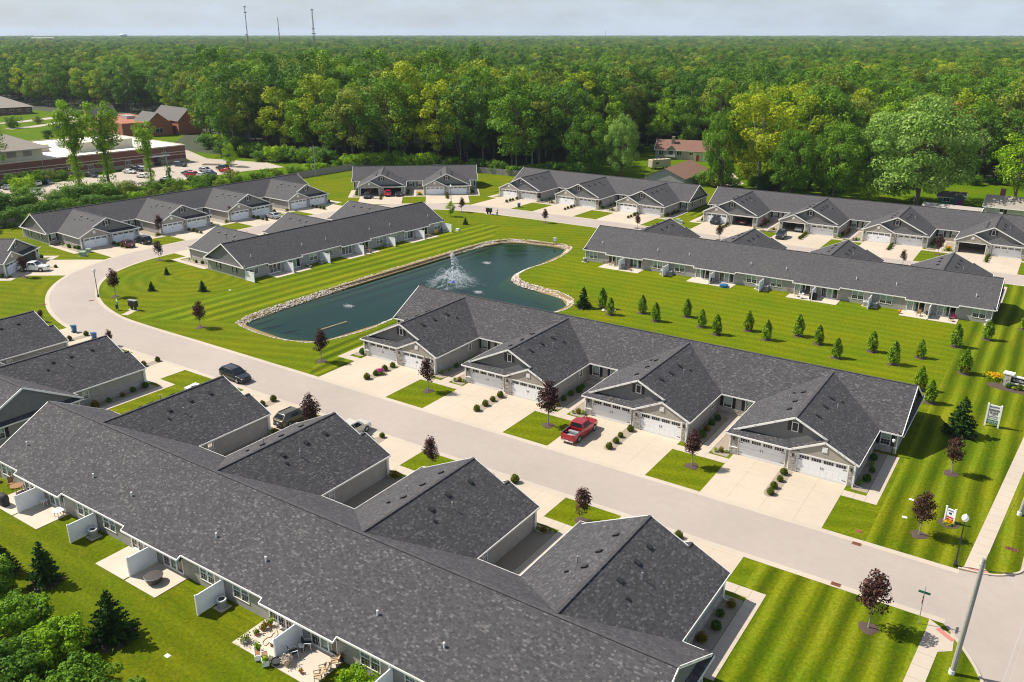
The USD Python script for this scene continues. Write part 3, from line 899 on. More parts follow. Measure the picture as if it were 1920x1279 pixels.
        # stone piers
        for q, (w, a0, a1, z1) in enumerate(((wg, .02, .72, 2.3), (wg, 5.86, WALL, 2.3), (ws, 0, .8, .78))):
            pr = part(H, 'stone_pier', w.slab(MB(), a0, a1, 0, z1, -.02, .06), 'mortar')
            sm = MB()
            stones(sm, w, a0 - .02, a1 + .02, 0, z1, seed + i * 7 + q)
            part(pr, 'stone', sm, 'stone', kind='stuff')
        for w, *q in ((wg, WALL - .02, WALL + .12, 0, 2.4, -.1, .1), (ws, -.1, .04, 0, 2.4, -.05, .06), (ws, WALL - .17, WALL - .03, 0, 2.4, -.02, .07), (ws, .0, .84, .78, .86, -.02, .09)):
            part(H, 'corner_trim', w.slab(MB(), *q), 'trim')
        for w, a in ((wg, 6.1), (wg, .37), (ws, .42)):
            lm = MB()
            w.slab(lm, a - .06, a + .06, 1.72, 2.0, .09, .22)
            w.slab(lm, a - .09, a + .09, 2.0, 2.05, .06, .25)
            part(H, 'wall_lamp', lm, 'black_metal')
        lv = MB()
        wg.slab(lv, 3.38 - .26, 3.38 + .26, 2.92, 3.52, .0, .05)
        for q in range(6):
            wg.slab(lv, 3.38 - .2, 3.38 + .2, 2.99 + q * .08, 3.03 + q * .08, .05, .065)
        part(H, 'louvre', lv, 'trim')
        wd = Wall((X(-6), .95), (X(6), .95), flip=m < 0)
        window(H, wd, 6 - .27, 6 + .27, 4.05, 4.95, 'attic', 'attic_window', shutters=True)
        bk = MB().poly([wd.pt(5.7, 4.0, .003), wd.pt(6.3, 4.0, .003), wd.pt(6.3, 5.0, .003), wd.pt(5.7, 5.0, .003)])
        part(H, 'attic_backing', bk, 'vent_dark')
        # wing sides
        for s in (-1, 1):
            w = Wall((c + s * WALL, 0 if s == m else .3), (c + s * WALL, EV + .4), flip=s < 0)
            a = w.L - 2.35
            hw_ = (a, a + .62, 1.05, 1.98)
            pw(w.build(MB(), 0, ztop, [hw_]))
            window(H, w, *hw_, 'single', blind=.3)
            outer = (i == 0 and s < 0) or (i == n - 1 and s > 0)
            if outer:
                b = MB()
                w.slab(b, .0, w.L, 0, .72, -.01, .05)
                w.slab(b, .0, w.L, .72, .78, -.01, .09)
                wr = part(H, 'stone_wainscot', b, 'mortar')
                sm = MB()
                stones(sm, w, 0, w.L, 0, .72, seed + i + 90)
                part(wr, 'stone', sm, 'stone', kind='stuff')
            dp = MB()
            dp.tube([w.pt(.2, HE - .15, .1), w.pt(.2, .35, .1), w.pt(.2, .12, .25), w.pt(.2, .06, .9)], .045, 6)
            part(H, 'downspout', dp, 'trim')
        # back openings
        # garage interiors for open doors
        for side, t0, t1, vf in (('low', .12, WALL - .1, 0), ('shed', -WALL + .1, -.12, .3)):
            if (i, side) in opens:
                a, b = sorted((X(t0), X(t1)))
                mb = MB()
                mb.poly([(a, vf, .012), (b, vf, .012), (b, 7.2, .012), (a, 7.2, .012)])
                mb.poly([(a, 7.2, 0), (b, 7.2, 0), (b, 7.2, 2.5), (a, 7.2, 2.5)])
                for q in (a, b):
                    mb.poly([(q, vf + .02, 0), (q, 7.2, 0), (q, 7.2, 2.5), (q, vf + .02, 2.5)])
                mb.poly([(a, vf + .02, 2.5), (b, vf + .02, 2.5), (b, 7.2, 2.5), (a, 7.2, 2.5)])
                gi = part(H, 'garage_interior', mb, 'interior')
                sh = MB()
                for k in range(5):
                    x0 = a + .4 + k * 1.05
                    sh.box(x0, x0 + rr.uniform(.4, .9), 6.6, 7.15, rr.uniform(0, .9), rr.uniform(1.2, 2.0))
                part(gi, 'stored_box', sh, 'wood_brown')
    # front walls of the entry courts
    courts = [(uL + .45, -WALL, uL)] + [(c + WALL, c + P - WALL, None) for c in cs[:-1]] + [(cs[-1] + WALL, uR - .45, uR)]
    for a, b, _ in courts:
        wn, stw = MB(), MB()
        w = Wall((a, EV + .4), (b, EV + .4))
        mid = w.L / 2
        hs = [(mid - 1.75, mid - .85, .85, 2.1), (mid + .85, mid + 1.75, .85, 2.1)] if w.L > 4 else [(mid - .5, mid + .4, .85, 2.1)]
        pw(w.build(MB(), 0, ztop, hs))
        for h in hs:
            window(H, w, *h, 'single', blind=rr.choice([.35, .5, .15]), shutters=True)
        w.slab(wn, 0, w.L, 0, .66, -.01, .05)
        w.slab(wn, 0, w.L, .66, .73, -.01, .1)
        stones(stw, w, 0, w.L, 0, .66, seed + int(a))
        wp = part(H, 'court_wainscot', wn, 'mortar')
        part(wp, 'stone', stw, 'stone', kind='stuff')
    # back wall with windows and patio doors
    w = Wall((uR - .45, BW), (uL + .45, BW))
    holes, todo = [], []
    for c in cs:
        a = (uR - .45) - c
        for s in (-1, 1):
            q = a + s * 6.8
            todo.append(((q - .88, q + .88, .72, 2.02), 'double', rr.choice([.5, .5, .3, .75])))
            q = a + s * 2.25
            todo.append(((q - 1.28, q + 1.28, .08, 2.06), 'slider', rr.choice(['grid', .5, 0.0, .25, 'grid'])))
    pw(w.build(MB(), 0, zmain(BW) - .02, [t[0] for t in todo]))
    for h, style, bl in todo:
        window(H, w, *h, style, 'patio_door' if style == 'slider' else 'window', blind=bl)
    for c in cs:
        a = (uR - .45) - c
        for q in (a - 3.75, a + 3.75):
            lm = MB()
            w.slab(lm, q - .07, q + .07, 1.75, 1.98, .0, .14)
            part(H, 'wall_lamp', lm, 'black_metal')
        for q in (a - .25, a + P / 2 - .2):
            if 0 < q < w.L:
                dp = MB().tube([w.pt(q, 2.15, .12), w.pt(q, .3, .07), w.pt(q, .1, .3)], .045, 6)
                part(H, 'downspout', dp, 'trim')
    # gable ends
    for u, s in ((uL + .45, -1), (uR - .45, 1)):
        w = Wall((u, EV + .4), (u, BW), flip=s < 0)
        hs = [(w.L * .3 - .3, w.L * .3 + .3, .85, 2.1), (w.L * .72 - .3, w.L * .72 + .3, .85, 2.1)]
        pw(w.build(MB(), 0, HE + .25, hs))
        for h in hs:
            window(H, w, *h, 'single', blind=.4, shutters=True)
        pw(MB().poly([(u, EV + .1, HE), (u, BE - .15, HE - .15), (u, RV, HM - .06)]), 'gable_wall', 'dark_siding')
        for a in (.0, w.L):
            part(H, 'corner_trim', w.slab(MB(), a - .07, a + .07, 0, HE, -.05, .06), 'trim')
    part(H, 'floor', inside, 'interior')
    return H


def hloc(hx, hy, rot):
    a = math.radians(rot)
    c, s = math.cos(a), math.sin(a)
    return lambda u, v: np.array([hx + u * c - v * s, hy + u * s + v * c])


HOUSES = [
    # key, label, x, y, rot, wings, wing spacing, mirror, fine shingles, open garages
    ('near', 'long charcoal roofed row house filling the lower left, patios and white screens behind it', -23.44, 55.96, 179.81, 4, 17.7, -1, True, ()),
    ('centre', 'grey row house with four garage wings between the street and the pond', -71.858, 79.929, 0.0, 4, 17.61, 1, True, ()),
    ('left', 'row house at the left edge beyond the lowest one, its grey gable end towards us', -100.29, 56.68, 179.06, 2, 18.1, -1, True, ()),
    ('right', 'long row house right of the pond with its patios facing the round headed conifers', -15.49, 165.92, 180.62, 4, 18.0, -1, False, ()),
    ('west', 'row house left of the pond with white screens along its patio side', -140.79, 141.93, -94.89, 3, 17.6, -1, False, ()),
    ('far_west', 'row house in front of the parking lot hedge with four garage wings facing right', -168.96, 99.21, 85.4, 4, 17.68, -1, False, ()),
    ('north', 'short two wing row house at the wood edge with two garage doors open', -159.58, 174.32, 38.57, 2, 18.06, -1, False, ((0, 'low'), (0, 'shed'))),
    ('north_mid', 'three wing row house at the wood edge with all its white garage doors shut', -125.1, 191.29, -.79, 3, 18.1, -1, False, ()),
    ('north_east', 'row house at the right edge by the neighbours gardens with cars in open garages', -65.9, 191.36, .47, 4, 18.1, -1, False, ((0, 'shed'), (1, 'low'), (3, 'low'))),
    ('corner', 'row house corner cut by the left edge with a white pickup before its garage', -165.07, 78.56, 124.96, 1, 17.61, -1, False, ((0, 'shed'),)),
]
LOC = {}
HP = {}
for k, (key, label, hx, hy, rot, n, P, mi, fine, op) in enumerate(HOUSES):
    house('row_house', label, hx, hy, rot, n, P, mi, fine, op, seed=k + 1)
    LOC[key] = hloc(hx, hy, rot)
    HP[key] = (n, P, mi, rot)
# ---------------------------------------------------------------- driveways, walks, beds, patios (all in each house's own plan)
SHORT = {'near': 'lowest row house', 'centre': 'pond front row house', 'left': 'left edge row house', 'right': 'long patio row house', 'west': 'pond left row house',
         'far_west': 'parking lot row house', 'north': 'two wing house', 'north_mid': 'three wing house', 'north_east': 'gardens row house', 'corner': 'corner house'}
ORD = ['first', 'second', 'third', 'fourth', 'fifth', 'sixth', 'seventh', 'eighth', 'ninth']
SHRUBS = []           # (kind, world x, y, scale, label, group)


def world_poly(key, pts):
    L = LOC[key]
    return Polygon([L(u, v) for u, v in pts])


def rect(key, u0, u1, v0, v1):
    return world_poly(key, [(u0, v0), (u1, v0), (u1, v1), (u0, v1)])


setback = {'north_mid': 16, 'north_east': 16, 'far_west': 17, 'corner': 24, 'west': 15, 'north': 15, 'left': 15}
all_walls = {k: unary_union([rect(k, -8.5, (HP[k][0] - 1) * HP[k][1] + 8.5, 9.8, 22.1)] + [rect(k, c - WALL, c + WALL, 0, 10) for c in [i * HP[k][1] for i in range(HP[k][0])]]) for k in LOC}
walls_union = unary_union(list(all_walls.values()))
for key in LOC:
    n, P, m, rot = HP[key]
    D = setback.get(key, 12.5)
    rr = random.Random(len(key) + n)
    for i in range(n):
        c = i * P
        bed = world_poly(key, [(c - .62, -.25), (c + .62, -.25), (c + .62, -5.7), (c + .4, -6.3), (c, -6.5), (c - .4, -6.3), (c - .62, -5.7)])
        lb = MB().flat(bed, .035, -.02)
        struct('planting_bed', lb, 'gravel')
        for s in (-1, 1):
            whole = rect(key, min(c, c + s * 5.85), max(c, c + s * 5.85), -D, .32 if s != m else .02).difference(unary_union([street_all, bed.buffer(.01)]))
            probe = Point(*LOC[key](c + s * 3.2, -1.0))
            keep = [p for p in polys(whole) if p.contains(probe)]
            if not keep:
                continue
            dw = meta(UsdGeom.Xform.Define(stage, numbered('/World/driveway')).GetPrim(), kind='structure')
            xs_ = [c + s * t for t in (0, 3.25, 5.85)]
            vs_ = np.arange(.4, -D - .1, -3.25)
            for a, b in zip(xs_, xs_[1:]):
                for v1, v0 in zip(vs_, vs_[1:]):
                    cell = rect(key, min(a, b) + .006, max(a, b) - .006, v0 + .006, v1 - .006).intersection(keep[0])
                    for p in polys(cell):
                        if p.area > .05:
                            part(dw, 'slab', MB().flat(p, .018, -.03), 'drive')
        nsh = {'north': 5, 'corner': 3, 'left': 3}.get(key, 4)
        for q in range(nsh):
            x, y = LOC[key](c + rr.uniform(-.12, .12), -1.1 - q * (4.9 / max(nsh - 1, 1)) + rr.uniform(-.2, .2))
            SHRUBS.append(('ball_shrub', x, y, rr.uniform(.75, 1.1), f'{ORD[q]} clipped shrub from the garage, {ORD[i]} driveway bed, {SHORT[key]}', f'clipped shrubs, {ORD[i]} driveway bed, {SHORT[key]}'))
    # walks and beds of the entry courts
    spans = [(-HW - 2.6, -WALL, 'end')] + [(i * P + WALL, (i + 1) * P - WALL, 'mid') for i in range(n - 1)] + [((n - 1) * P + WALL, (n - 1) * P + HW + 2.6, 'end')]
    for j, (a, b, typ) in enumerate(spans):
        lawn_side = 0
        wk = []
        if typ == 'mid':
            wk.append((a - .5, b + .5, -2.3, -1.1))
            wk.append((a + 1.9, a + 3.1, -1.1, 8.6))
            wk.append((a + .1, b - .1, 8.6, 9.8))
            beds = [[(a + .05, -.5), (a + 1.5, -.6), (a + 1.8, 0), (a + 1.85, 8.55), (a + .05, 8.55)], [(a + 3.15, -.4), (a + 3.6, -.85), (b + .2, -.85), (b + .2, -.02), (b - .05, .4), (b - .05, 8.55), (a + 3.15, 8.55)]]
        elif j == 0:
            wk += [(a + .2, b + .5, -2.3, -1.1), (a + .2, a + 1.4, -1.1, 9.2)]
            beds = [[(a + 1.45, -.5), (b - .05, -.5), (b - .05, 9.2), (a + 1.45, 9.2)]]
        else:
            wk += [(a - .5, b - .2, -2.3, -1.1), (b - 1.4, b - .2, -1.1, 9.2)]
            beds = [[(a + .05, -.5), (b - 1.45, -.5), (b - 1.45, 9.2), (a + .05, 9.2)]]
        w = meta(UsdGeom.Xform.Define(stage, numbered('/World/walkway')).GetPrim(), kind='structure')
        for (u0, u1, v0, v1) in wk:
            L_ = max(u1 - u0, v1 - v0)
            k = max(1, round(L_ / 1.3))
            for q in range(k):
                r_ = (u0 + (u1 - u0) * q / k + .01, u0 + (u1 - u0) * (q + 1) / k - .01, v0, v1) if u1 - u0 > v1 - v0 else (u0, u1, v0 + (v1 - v0) * q / k + .01, v0 + (v1 - v0) * (q + 1) / k - .01)
                part(w, 'slab', MB().flat(rect(key, *r_), .021, -.03), 'sidewalk')
        for bpts in beds:
            struct('planting_bed', MB().flat(world_poly(key, bpts), .032, -.02), 'gravel')
        mid = f'{ORD[j - 1]} entry court' if typ == 'mid' else ('left end walk' if j == 0 else 'right end walk')
        kinds = ['dark_shrub', 'lily_tuft', 'dark_shrub', 'lily_tuft', 'dark_shrub', 'bronze_shrub']
        for q in range(5):
            u = (a + .85) if typ == 'mid' else ((a + b) / 2 + (.75 if j == 0 else -.75))
            x, y = LOC[key](u + rr.uniform(-.3, .3), .6 + q * 1.65 + rr.uniform(-.3, .3))
            kd = rr.choice(kinds)
            word = {'dark_shrub': 'dark rounded evergreen shrub', 'lily_tuft': 'light green strap leaved clump', 'bronze_shrub': 'yellowish bronze shrub'}[kd]
            SHRUBS.append((kd, x, y, rr.uniform(.7, 1.15), f'{word}, {ORD[q]} from the front, {mid}, {SHORT[key]}', f'wall bed plants, {mid}, {SHORT[key]}'))
        if typ == 'mid':
            for q in range(3):
                x, y = LOC[key](a + 3.6 + q * .55, -.35 + q * .3 - (q == 2) * .2)
                kd = ['lily_tuft', 'bronze_shrub', 'lily_tuft'][q]
                word = {'lily_tuft': 'bright green grassy clump', 'bronze_shrub': 'yellowish bronze shrub'}[kd]
                SHRUBS.append((kd, x, y, rr.uniform(.7, 1.0), f'{word}, {ORD[q]} at the garage corner, {mid}, {SHORT[key]}', f'garage corner plants, {mid}, {SHORT[key]}'))
    # patios and privacy screens at the back
    if key in ('near', 'right', 'west', 'left'):
        for i in range(n):
            c = i * P
            pt = meta(UsdGeom.Xform.Define(stage, numbered('/World/patio')).GetPrim(), kind='structure')
            for (u0, u1) in ((c - 4.15, c - .09), (c + .09, c + 4.15)):
                part(pt, 'slab', MB().flat(rect(key, u0, u1, 22.15, 25.27), .05, -.05), 'concrete_slab')
        scr = [(i * P, 'dividing the two patios') for i in range(n)] + [(i * P + P / 2, 'between the cooling units') for i in range(n - 1)]
        if key == 'west':
            scr += [(-8.7, 'at the house corner'), ((n - 1) * P + 8.7, 'at the house corner')]
        for u, what in scr:
            x, y = LOC[key](u, 22.2)
            k = int(round((u / P) * 2)) if u > -5 else -1
            t = thing('privacy_screen', f'{(["end"] + ORD)[k + 1] if u < (n - 1) * P + 5 else "far end"} white vinyl screen {what}, {SHORT[key]}', 'screen', (x, y, 0), rot, f'white screens behind the {SHORT[key]}')
            part(t, 'panel', MB().box(-.025, .025, .05, 2.45, .08, 1.74), 'vinyl')
            for z in (.06, 1.74):
                part(t, 'rail', MB().box(-.045, .045, .05, 2.45, z, z + .1), 'vinyl')
            for v in (.0, 2.5):
                part(t, 'post', MB().box(-.065, .065, v - .065, v + .065, 0, 1.88).add(*PYR(.08, v, 1.88)), 'vinyl')
        if key in ('near', 'right', 'west'):
            for i in range(n):
                for s in (-1, 1):
                    u = i * P + s * (P / 2 - .75)
                    x, y = LOC[key](u, 23.0)
                    t = thing('air_conditioner', f'{ORD[2 * i + (s > 0)]} round topped grey cooling unit along the back, {SHORT[key]}', 'air conditioner', (x, y, 0), rot, f'cooling units behind the {SHORT[key]}')
                    part(t, 'base', MB().box(-.5, .5, -.5, .5, 0, .06), 'concrete_slab')
                    part(t, 'cabinet', MB().tube([(0, 0, .06), (0, 0, .72)], [.36, .36], 14), 'grey_metal')
                    fins = MB()
                    for q in range(28):
                        a = q / 28 * 2 * PI
                        fins.bar((.365 * math.cos(a), .365 * math.sin(a), .1), (.365 * math.cos(a), .365 * math.sin(a), .7), .012, .012, up=(1, 0, .1))
                    part(t, 'fin', fins, 'galvanised', kind='stuff')
                    part(t, 'top_rim', MB().lathe([(.26, .72), (.38, .72), (.39, .78), (.36, .82), (.26, .8)], 16), 'pvc')
                    fan = MB()
                    for q in range(4):
                        a = q * PI / 2
                        fan.obox((.13 * math.cos(a), .13 * math.sin(a), .735), (.11 * math.cos(a), .11 * math.sin(a), .01), (-.05 * math.sin(a), .05 * math.cos(a), .015), (0, 0, .004))
                    part(t, 'fan', fan, 'black_plastic')
# ---------------------------------------------------------------- plants
def leaf_quads(c, size, rng, up=.0, tone=None, aspect=1.6, out=None):
    """One pointed leaf blade per centre, in random directions (up > 0 leans them level)."""
    n = len(c)
    d = rng.normal(size=(n, 3))
    d /= np.linalg.norm(d, axis=1, keepdims=True)
    nn = rng.normal(size=(n, 3)) * (1 if out is None else .55) + np.array([0, 0, up]) + (0 if out is None else out)
    e = np.cross(d, nn)
    e /= np.maximum(np.linalg.norm(e, axis=1, keepdims=True), 1e-9)
    d = np.cross(nn, e)
    d /= np.maximum(np.linalg.norm(d, axis=1, keepdims=True), 1e-9)
    s = (np.broadcast_to(size, (n,)) * rng.uniform(.7, 1.3, n))[:, None]
    V = np.stack([c - d * s * .5 * aspect, c + e * s * .5 - d * s * .1, c + d * s * .5 * aspect, c - e * s * .5 - d * s * .1], 1).reshape(-1, 3)
    F = ((np.arange(n) * 4)[:, None, None] + np.array([[0, 1, 2], [0, 2, 3]])[None]).reshape(-1, 3)
    t = rng.random(n) if tone is None else np.clip(tone + rng.normal(0, .13, n), 0, 1)
    return V, F, np.repeat(t, 4)


def clumps_in(rng, n, radii, centre, inner=.45, shape='round'):
    d = rng.normal(size=(n, 3))
    d /= np.linalg.norm(d, axis=1, keepdims=True)
    r = inner + (1 - inner) * rng.random(n) ** .6
    bump = meshkit.noise(d * 1.7 + 9.3, int(rng.integers(99))) * .5 + .72
    p = d * (r * bump)[:, None]
    if shape == 'egg':                                         # broad low down, narrow on top
        p[:, :2] *= (1.05 - .45 * (p[:, 2:3] + 1) / 2)
    if shape == 'vase':
        p[:, :2] *= (.6 + .45 * (p[:, 2:3] + 1) / 2)
    return p * np.array(radii) + np.array(centre)


def cloud(rng, centres, per, cr, size, up=.4, flat=.75):
    cr = np.broadcast_to(cr, (len(centres),))
    d = rng.normal(size=(len(centres), per, 3))
    d /= np.linalg.norm(d, axis=2, keepdims=True)
    rad = rng.uniform(.45, 1.0, (len(centres), per, 1)) ** .6
    lump = .75 + .5 * meshkit.noise(d * 2.1 + centres[:, None, :] * 3.7, 5)[..., None]
    off = d * rad * lump * np.array([.95, .95, .95 * flat])
    c = (centres[:, None, :] + off * cr[:, None, None]).reshape(-1, 3)
    tone = np.repeat(rng.uniform(.2, .8, len(centres)), per)
    return leaf_quads(c, size, rng, up, tone, out=(d * 1.3).reshape(-1, 3))


def limbs(rng, mb, h0, h1, r0, targets, lean=(0, 0)):
    """A tapered trunk from the ground with limbs reaching for the given points."""
    top = np.array([lean[0], lean[1], h1])
    k = 6
    pts = [np.array([0, 0, -.2])] + [np.array([lean[0] * (q / k) ** 1.5 + rng.normal(0, .05) * r0 * 4, lean[1] * (q / k) ** 1.5 + rng.normal(0, .05) * r0 * 4, h1 * q / k]) for q in range(1, k + 1)]
    mb.tube(pts, [r0 * 1.25] + [r0 * (1 - .75 * q / k) for q in range(1, k + 1)], 8)
    for t in targets:
        t = np.asarray(t, float)
        f = rng.uniform(h0 / h1, .9)
        b = np.array([lean[0] * f ** 1.5, lean[1] * f ** 1.5, h1 * f * .93])
        if t[2] < b[2] + .3:
            b[2] = max(h0 * .8, t[2] - 1)
        m = b + (t - b) * .5 + np.array([0, 0, .12 * np.linalg.norm(t - b)])
        mb.tube([b, m, t], [r0 * .38, r0 * .24, r0 * .06], 5, cap=False)
    return mb


def leaf_part(parent, name, vft, m, **k):
    return part(parent, name, (vft[0], vft[1]), m, tone=vft[2], **k)


def join(*g):
    V, F, T, k = [], [], [], 0
    for v, f, t in g:
        V.append(v)
        F.append(f + k)
        T.append(t)
        k += len(v)
    return np.vstack(V), np.vstack(F), np.concatenate(T)


KIND = {}
# small shrubs
for nm, m, n, s in (('ball_shrub', 'leaf_box', 700, .075), ('dark_shrub', 'leaf_dark', 700, .085), ('bronze_shrub', 'leaf_bronze', 560, .085)):
    KIND[nm] = kind_of(nm + '_kind')
    rng = np.random.default_rng(len(nm))
    d = rng.normal(size=(n, 3))
    d /= np.linalg.norm(d, axis=1, keepdims=True)
    d[:, 2] = np.abs(d[:, 2] + .35)
    r = rng.uniform(.7, 1, n) if nm != 'bronze_shrub' else rng.uniform(.5, 1.15, n)
    c = d * r[:, None] * np.array([.42, .42, .48]) + np.array([0, 0, .14])
    leaf_part(KIND[nm], 'foliage', leaf_quads(c, s, rng, .2), m)
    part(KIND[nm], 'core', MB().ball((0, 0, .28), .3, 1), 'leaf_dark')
KIND['lily_tuft'] = kind_of('lily_tuft_kind')
rng = np.random.default_rng(3)
mb = MB()
tn = []
for k in range(120):
    a, l, o = rng.uniform(0, 2 * PI), rng.uniform(.35, .6), rng.uniform(.15, .5)
    d = np.array([math.cos(a), math.sin(a)])
    sd = np.array([-d[1], d[0]]) * .016
    p = [np.array([*(d * .06 * rng.random()), 0]), np.array([*(d * o * .5), l * .8]), np.array([*(d * o), l * .75 * (1 - o)])]
    mb.add([(*(p[0][:2] - sd), 0), (*(p[0][:2] + sd), 0), (*(p[1][:2] + sd), p[1][2]), (*(p[1][:2] - sd), p[1][2]), (*p[2][:2], p[2][2])], [(0, 1, 2), (0, 2, 3), (3, 2, 4)])
    tn += [rng.random()] * 5
v, f = mb.mesh()
part(KIND['lily_tuft'], 'blade', (v, f), 'leaf_lime', tone=tn, kind='stuff')
for (kd, x, y, s, label, grp) in SHRUBS:
    copy(KIND[kd], kd, label, 'shrub' if kd != 'lily_tuft' else 'plant', (x, y, .03), RNG.uniform(0, 360), grp, s)

# flowers and odd shrubs
def flower_clump(name, label, x, y, r, h, petal, n, cat='flowers', leafm='leaf_lime'):
    t = thing(name, label, cat, (x, y, 0))
    rng = np.random.default_rng(int(abs(x * 7 + y * 3)))
    c = np.column_stack([rng.normal(0, r * .45, n), rng.normal(0, r * .45, n), rng.uniform(.05, h * .75, n)])
    leaf_part(t, 'foliage', leaf_quads(c, .12, rng, .1), leafm)
    c = np.column_stack([rng.normal(0, r * .45, n), rng.normal(0, r * .45, n), h * rng.uniform(.7, 1.05, n)])
    leaf_part(t, 'blossom', leaf_quads(c, .13, rng, 1.2, aspect=1.1), petal)


x, y = at(1863, 712)
flower_clump('flower_clump', 'mass of yellow orange flowers at the near end of the monument sign', x, y, .95, .8, 'petal_yellow', 520)
x, y = at(713, 702)
flower_clump('flower_clump', 'bright pink flowering shrub in the first driveway bed beside the pond row house', x, y, .45, .7, 'petal_pink', 330)
for px, py, wd in ((5, 517, 'before the corner house at the left edge'), (786, 366, 'in the entry court of the two wing house at the wood'), (1778, 470, 'at the garage corner of the last open garage on the right')):
    x, y = at(px, py)
    flower_clump('flower_clump', f'yellow flowering clump {wd}', x, y, .7, .9, 'petal_yellow', 260)

# mulch rings, purple maples
def mulch(x, y, r):
    a = np.linspace(0, 2 * PI, 19)[:-1]
    rr_ = r * (1 + .12 * np.sin(a * 3 + x) + .07 * np.sin(a * 5 + y))
    p = np.column_stack([x + rr_ * np.cos(a), y + rr_ * np.sin(a)])
    v = [(*q, .012) for q in p] + [(x + (q[0] - x) * .6, y + (q[1] - y) * .6, .07) for q in p] + [(x, y, .09)]
    f = []
    for k in range(18):
        j = (k + 1) % 18
        f += [(k, j, 18 + j), (k, 18 + j, 18 + k), (18 + k, 18 + j, 36)]
    struct('mulch_ring', (np.array(v), np.array(f)), 'mulch')


def hgt(bx, by, ty):
    """Height of something standing at pixel (bx, by) whose top is seen at row ty."""
    g = at(bx, by)
    fw = g[0] * math.sin(YAW) + g[1] * math.cos(YAW)
    k = (639.5 - ty) / FOC
    return HGT + fw * (k * math.cos(PIT) - math.sin(PIT)) / (math.cos(PIT) + k * math.sin(PIT))


MAPLES = []
for v in range(4):
    kd = kind_of('purple_maple_kind')
    rng = np.random.default_rng(40 + v)
    cs = clumps_in(rng, 62, (1.0, 1.0, 1.45), (0, 0, 2.75), .3, 'egg')
    mb = limbs(rng, MB(), 1.2, 3.7, .06, cs[rng.choice(62, 14)])
    part(kd, 'trunk', mb, 'pale_bark')
    leaf_part(kd, 'crown', cloud(rng, cs, 27, .44, .12, .5), 'leaf_purple')
    MAPLES.append(kd)
MAPLE_AT = [
    (1723, 1003, 918, 'beside the small red sign and street lamp'), (1783, 888, 817, 'on the striped lawn right of the pond row house'), (1628, 1178, 1068, 'on the striped corner lawn by the street sign'),
    (803, 733, 670, 'on the patch after the first pond row house wing'), (1028, 798, 708, 'on the lawn patch left of the red pickup'), (1297, 874, 803, 'on the lawn patch right of the red pickup'),
    (1092, 978, 912, 'on the lawn patch before the lowest right garage wing'), (810, 881, 818, 'on the lawn patch between the lower garage wings'), (586, 812, 735, 'standing in front of the olive station wagon'),
    (207, 648, 617, 'behind the second roof at the left edge by a blue bin'), (78, 603, 580, 'behind the topmost roof at the left edge'), (603, 678, 617, 'on the lawn between pond and first driveway'),
    (376, 614, 562, 'on the lawn left of the pond end'), (217, 556, 502, 'on the curve lawn beside the lamp post'), (299, 488, 449, 'at the inner kerb before the pond left row house'),
    (301, 440, 402, 'before the second garage of the parking lot row house'), (433, 414, 385, 'before the second garage wing of the parking lot row house'), (548, 391, 369, 'before the last garage wing of the parking lot row house'),
    (46, 520, 478, 'in front of the white pickup'), (866, 398, 370, 'at the kerb opposite the two wing house'), (1022, 418, 390, 'at the kerb beyond the pond head'), (1011, 379, 360, 'beside the second garage of the three wing house'),
    (1125, 392, 375, 'beside the second wing of the three wing house'), (1195, 428, 401, 'at the far roof tip of the pond right row house'), (1348, 450, 418, 'in front of the black car of the gardens row house'), (1431, 433, 405, 'in the first court of the gardens row house'),
    (1587, 450, 426, 'in the second court of the gardens row house'), (1692, 497, 468, 'behind the ridge of the pond right row house'), (1758, 477, 440, 'in the third court of the gardens row house'), (695, 372, 352, 'in the court of the two wing house')]
for k, (bx, by, ty, where) in enumerate(MAPLE_AT):
    x, y = at(bx, by)
    h = hgt(bx, by, ty)
    copy(MAPLES[k % 4], 'purple_maple', f'young purple leaved maple {where}', 'tree', (x, y, 0), RNG.uniform(0, 360), 'young purple maples', (h / 4.35 * .95, h / 4.35 * .95, h / 4.35))
    mulch(x, y, .75)

# arborvitae on the back lawn
ARB = []
for v in range(4):
    kd = kind_of('arborvitae_kind')
    rng = np.random.default_rng(70 + v)
    n = 1500
    z = rng.uniform(.05, 1, n) ** .85
    prof = np.sin(np.clip(z * .88 + .12, 0, 1) * PI) ** .7 * (1.0 - .35 * z)
    a = rng.uniform(0, 2 * PI, n)
    lump = 1 + .22 * np.sin(a * 3 + z * 9 + v) + .15 * np.sin(a * 5 - z * 14)
    r = .62 * prof * lump * rng.uniform(.65, 1.05, n)
    c = np.column_stack([r * np.cos(a), r * np.sin(a), z * 2.5])
    leaf_part(kd, 'foliage', leaf_quads(c, .115, rng, -.1, tone=np.clip(.45 + .25 * np.sin(a * 3 + z * 9 + v), 0, 1)), 'leaf_arbor')
    if v == 2:
        k = (z < .35) & (np.cos(a - 3.5) > .2)
        leaf_part(kd, 'dry_foliage', leaf_quads(c[k] * np.array([1.06, 1.06, 1]), .1, rng), 'leaf_bronze')
    part(kd, 'trunk', MB().tube([(0, 0, -.1), (0, 0, 2.0)], [.06, .02], 6), 'bark')
    ARB.append(kd)
ARB_AT = [(1129, 578, 537), (1144, 590, 555), (1204, 587, 551), (1229, 602, 565), (1288, 594, 558), (1315, 613, 577), (1343, 627, 587), (1403, 620, 581), (1437, 637, 597), (1497, 630, 587), (1534, 645, 607), (1568, 671, 631), (1634, 659, 618),
          (1674, 683, 636), (1725, 671, 634), (1791, 650, 604), (1851, 637, 597), (1807, 700, 650), (1724, 731, 684), (1743, 755, 710), (1920, 618, 585)]
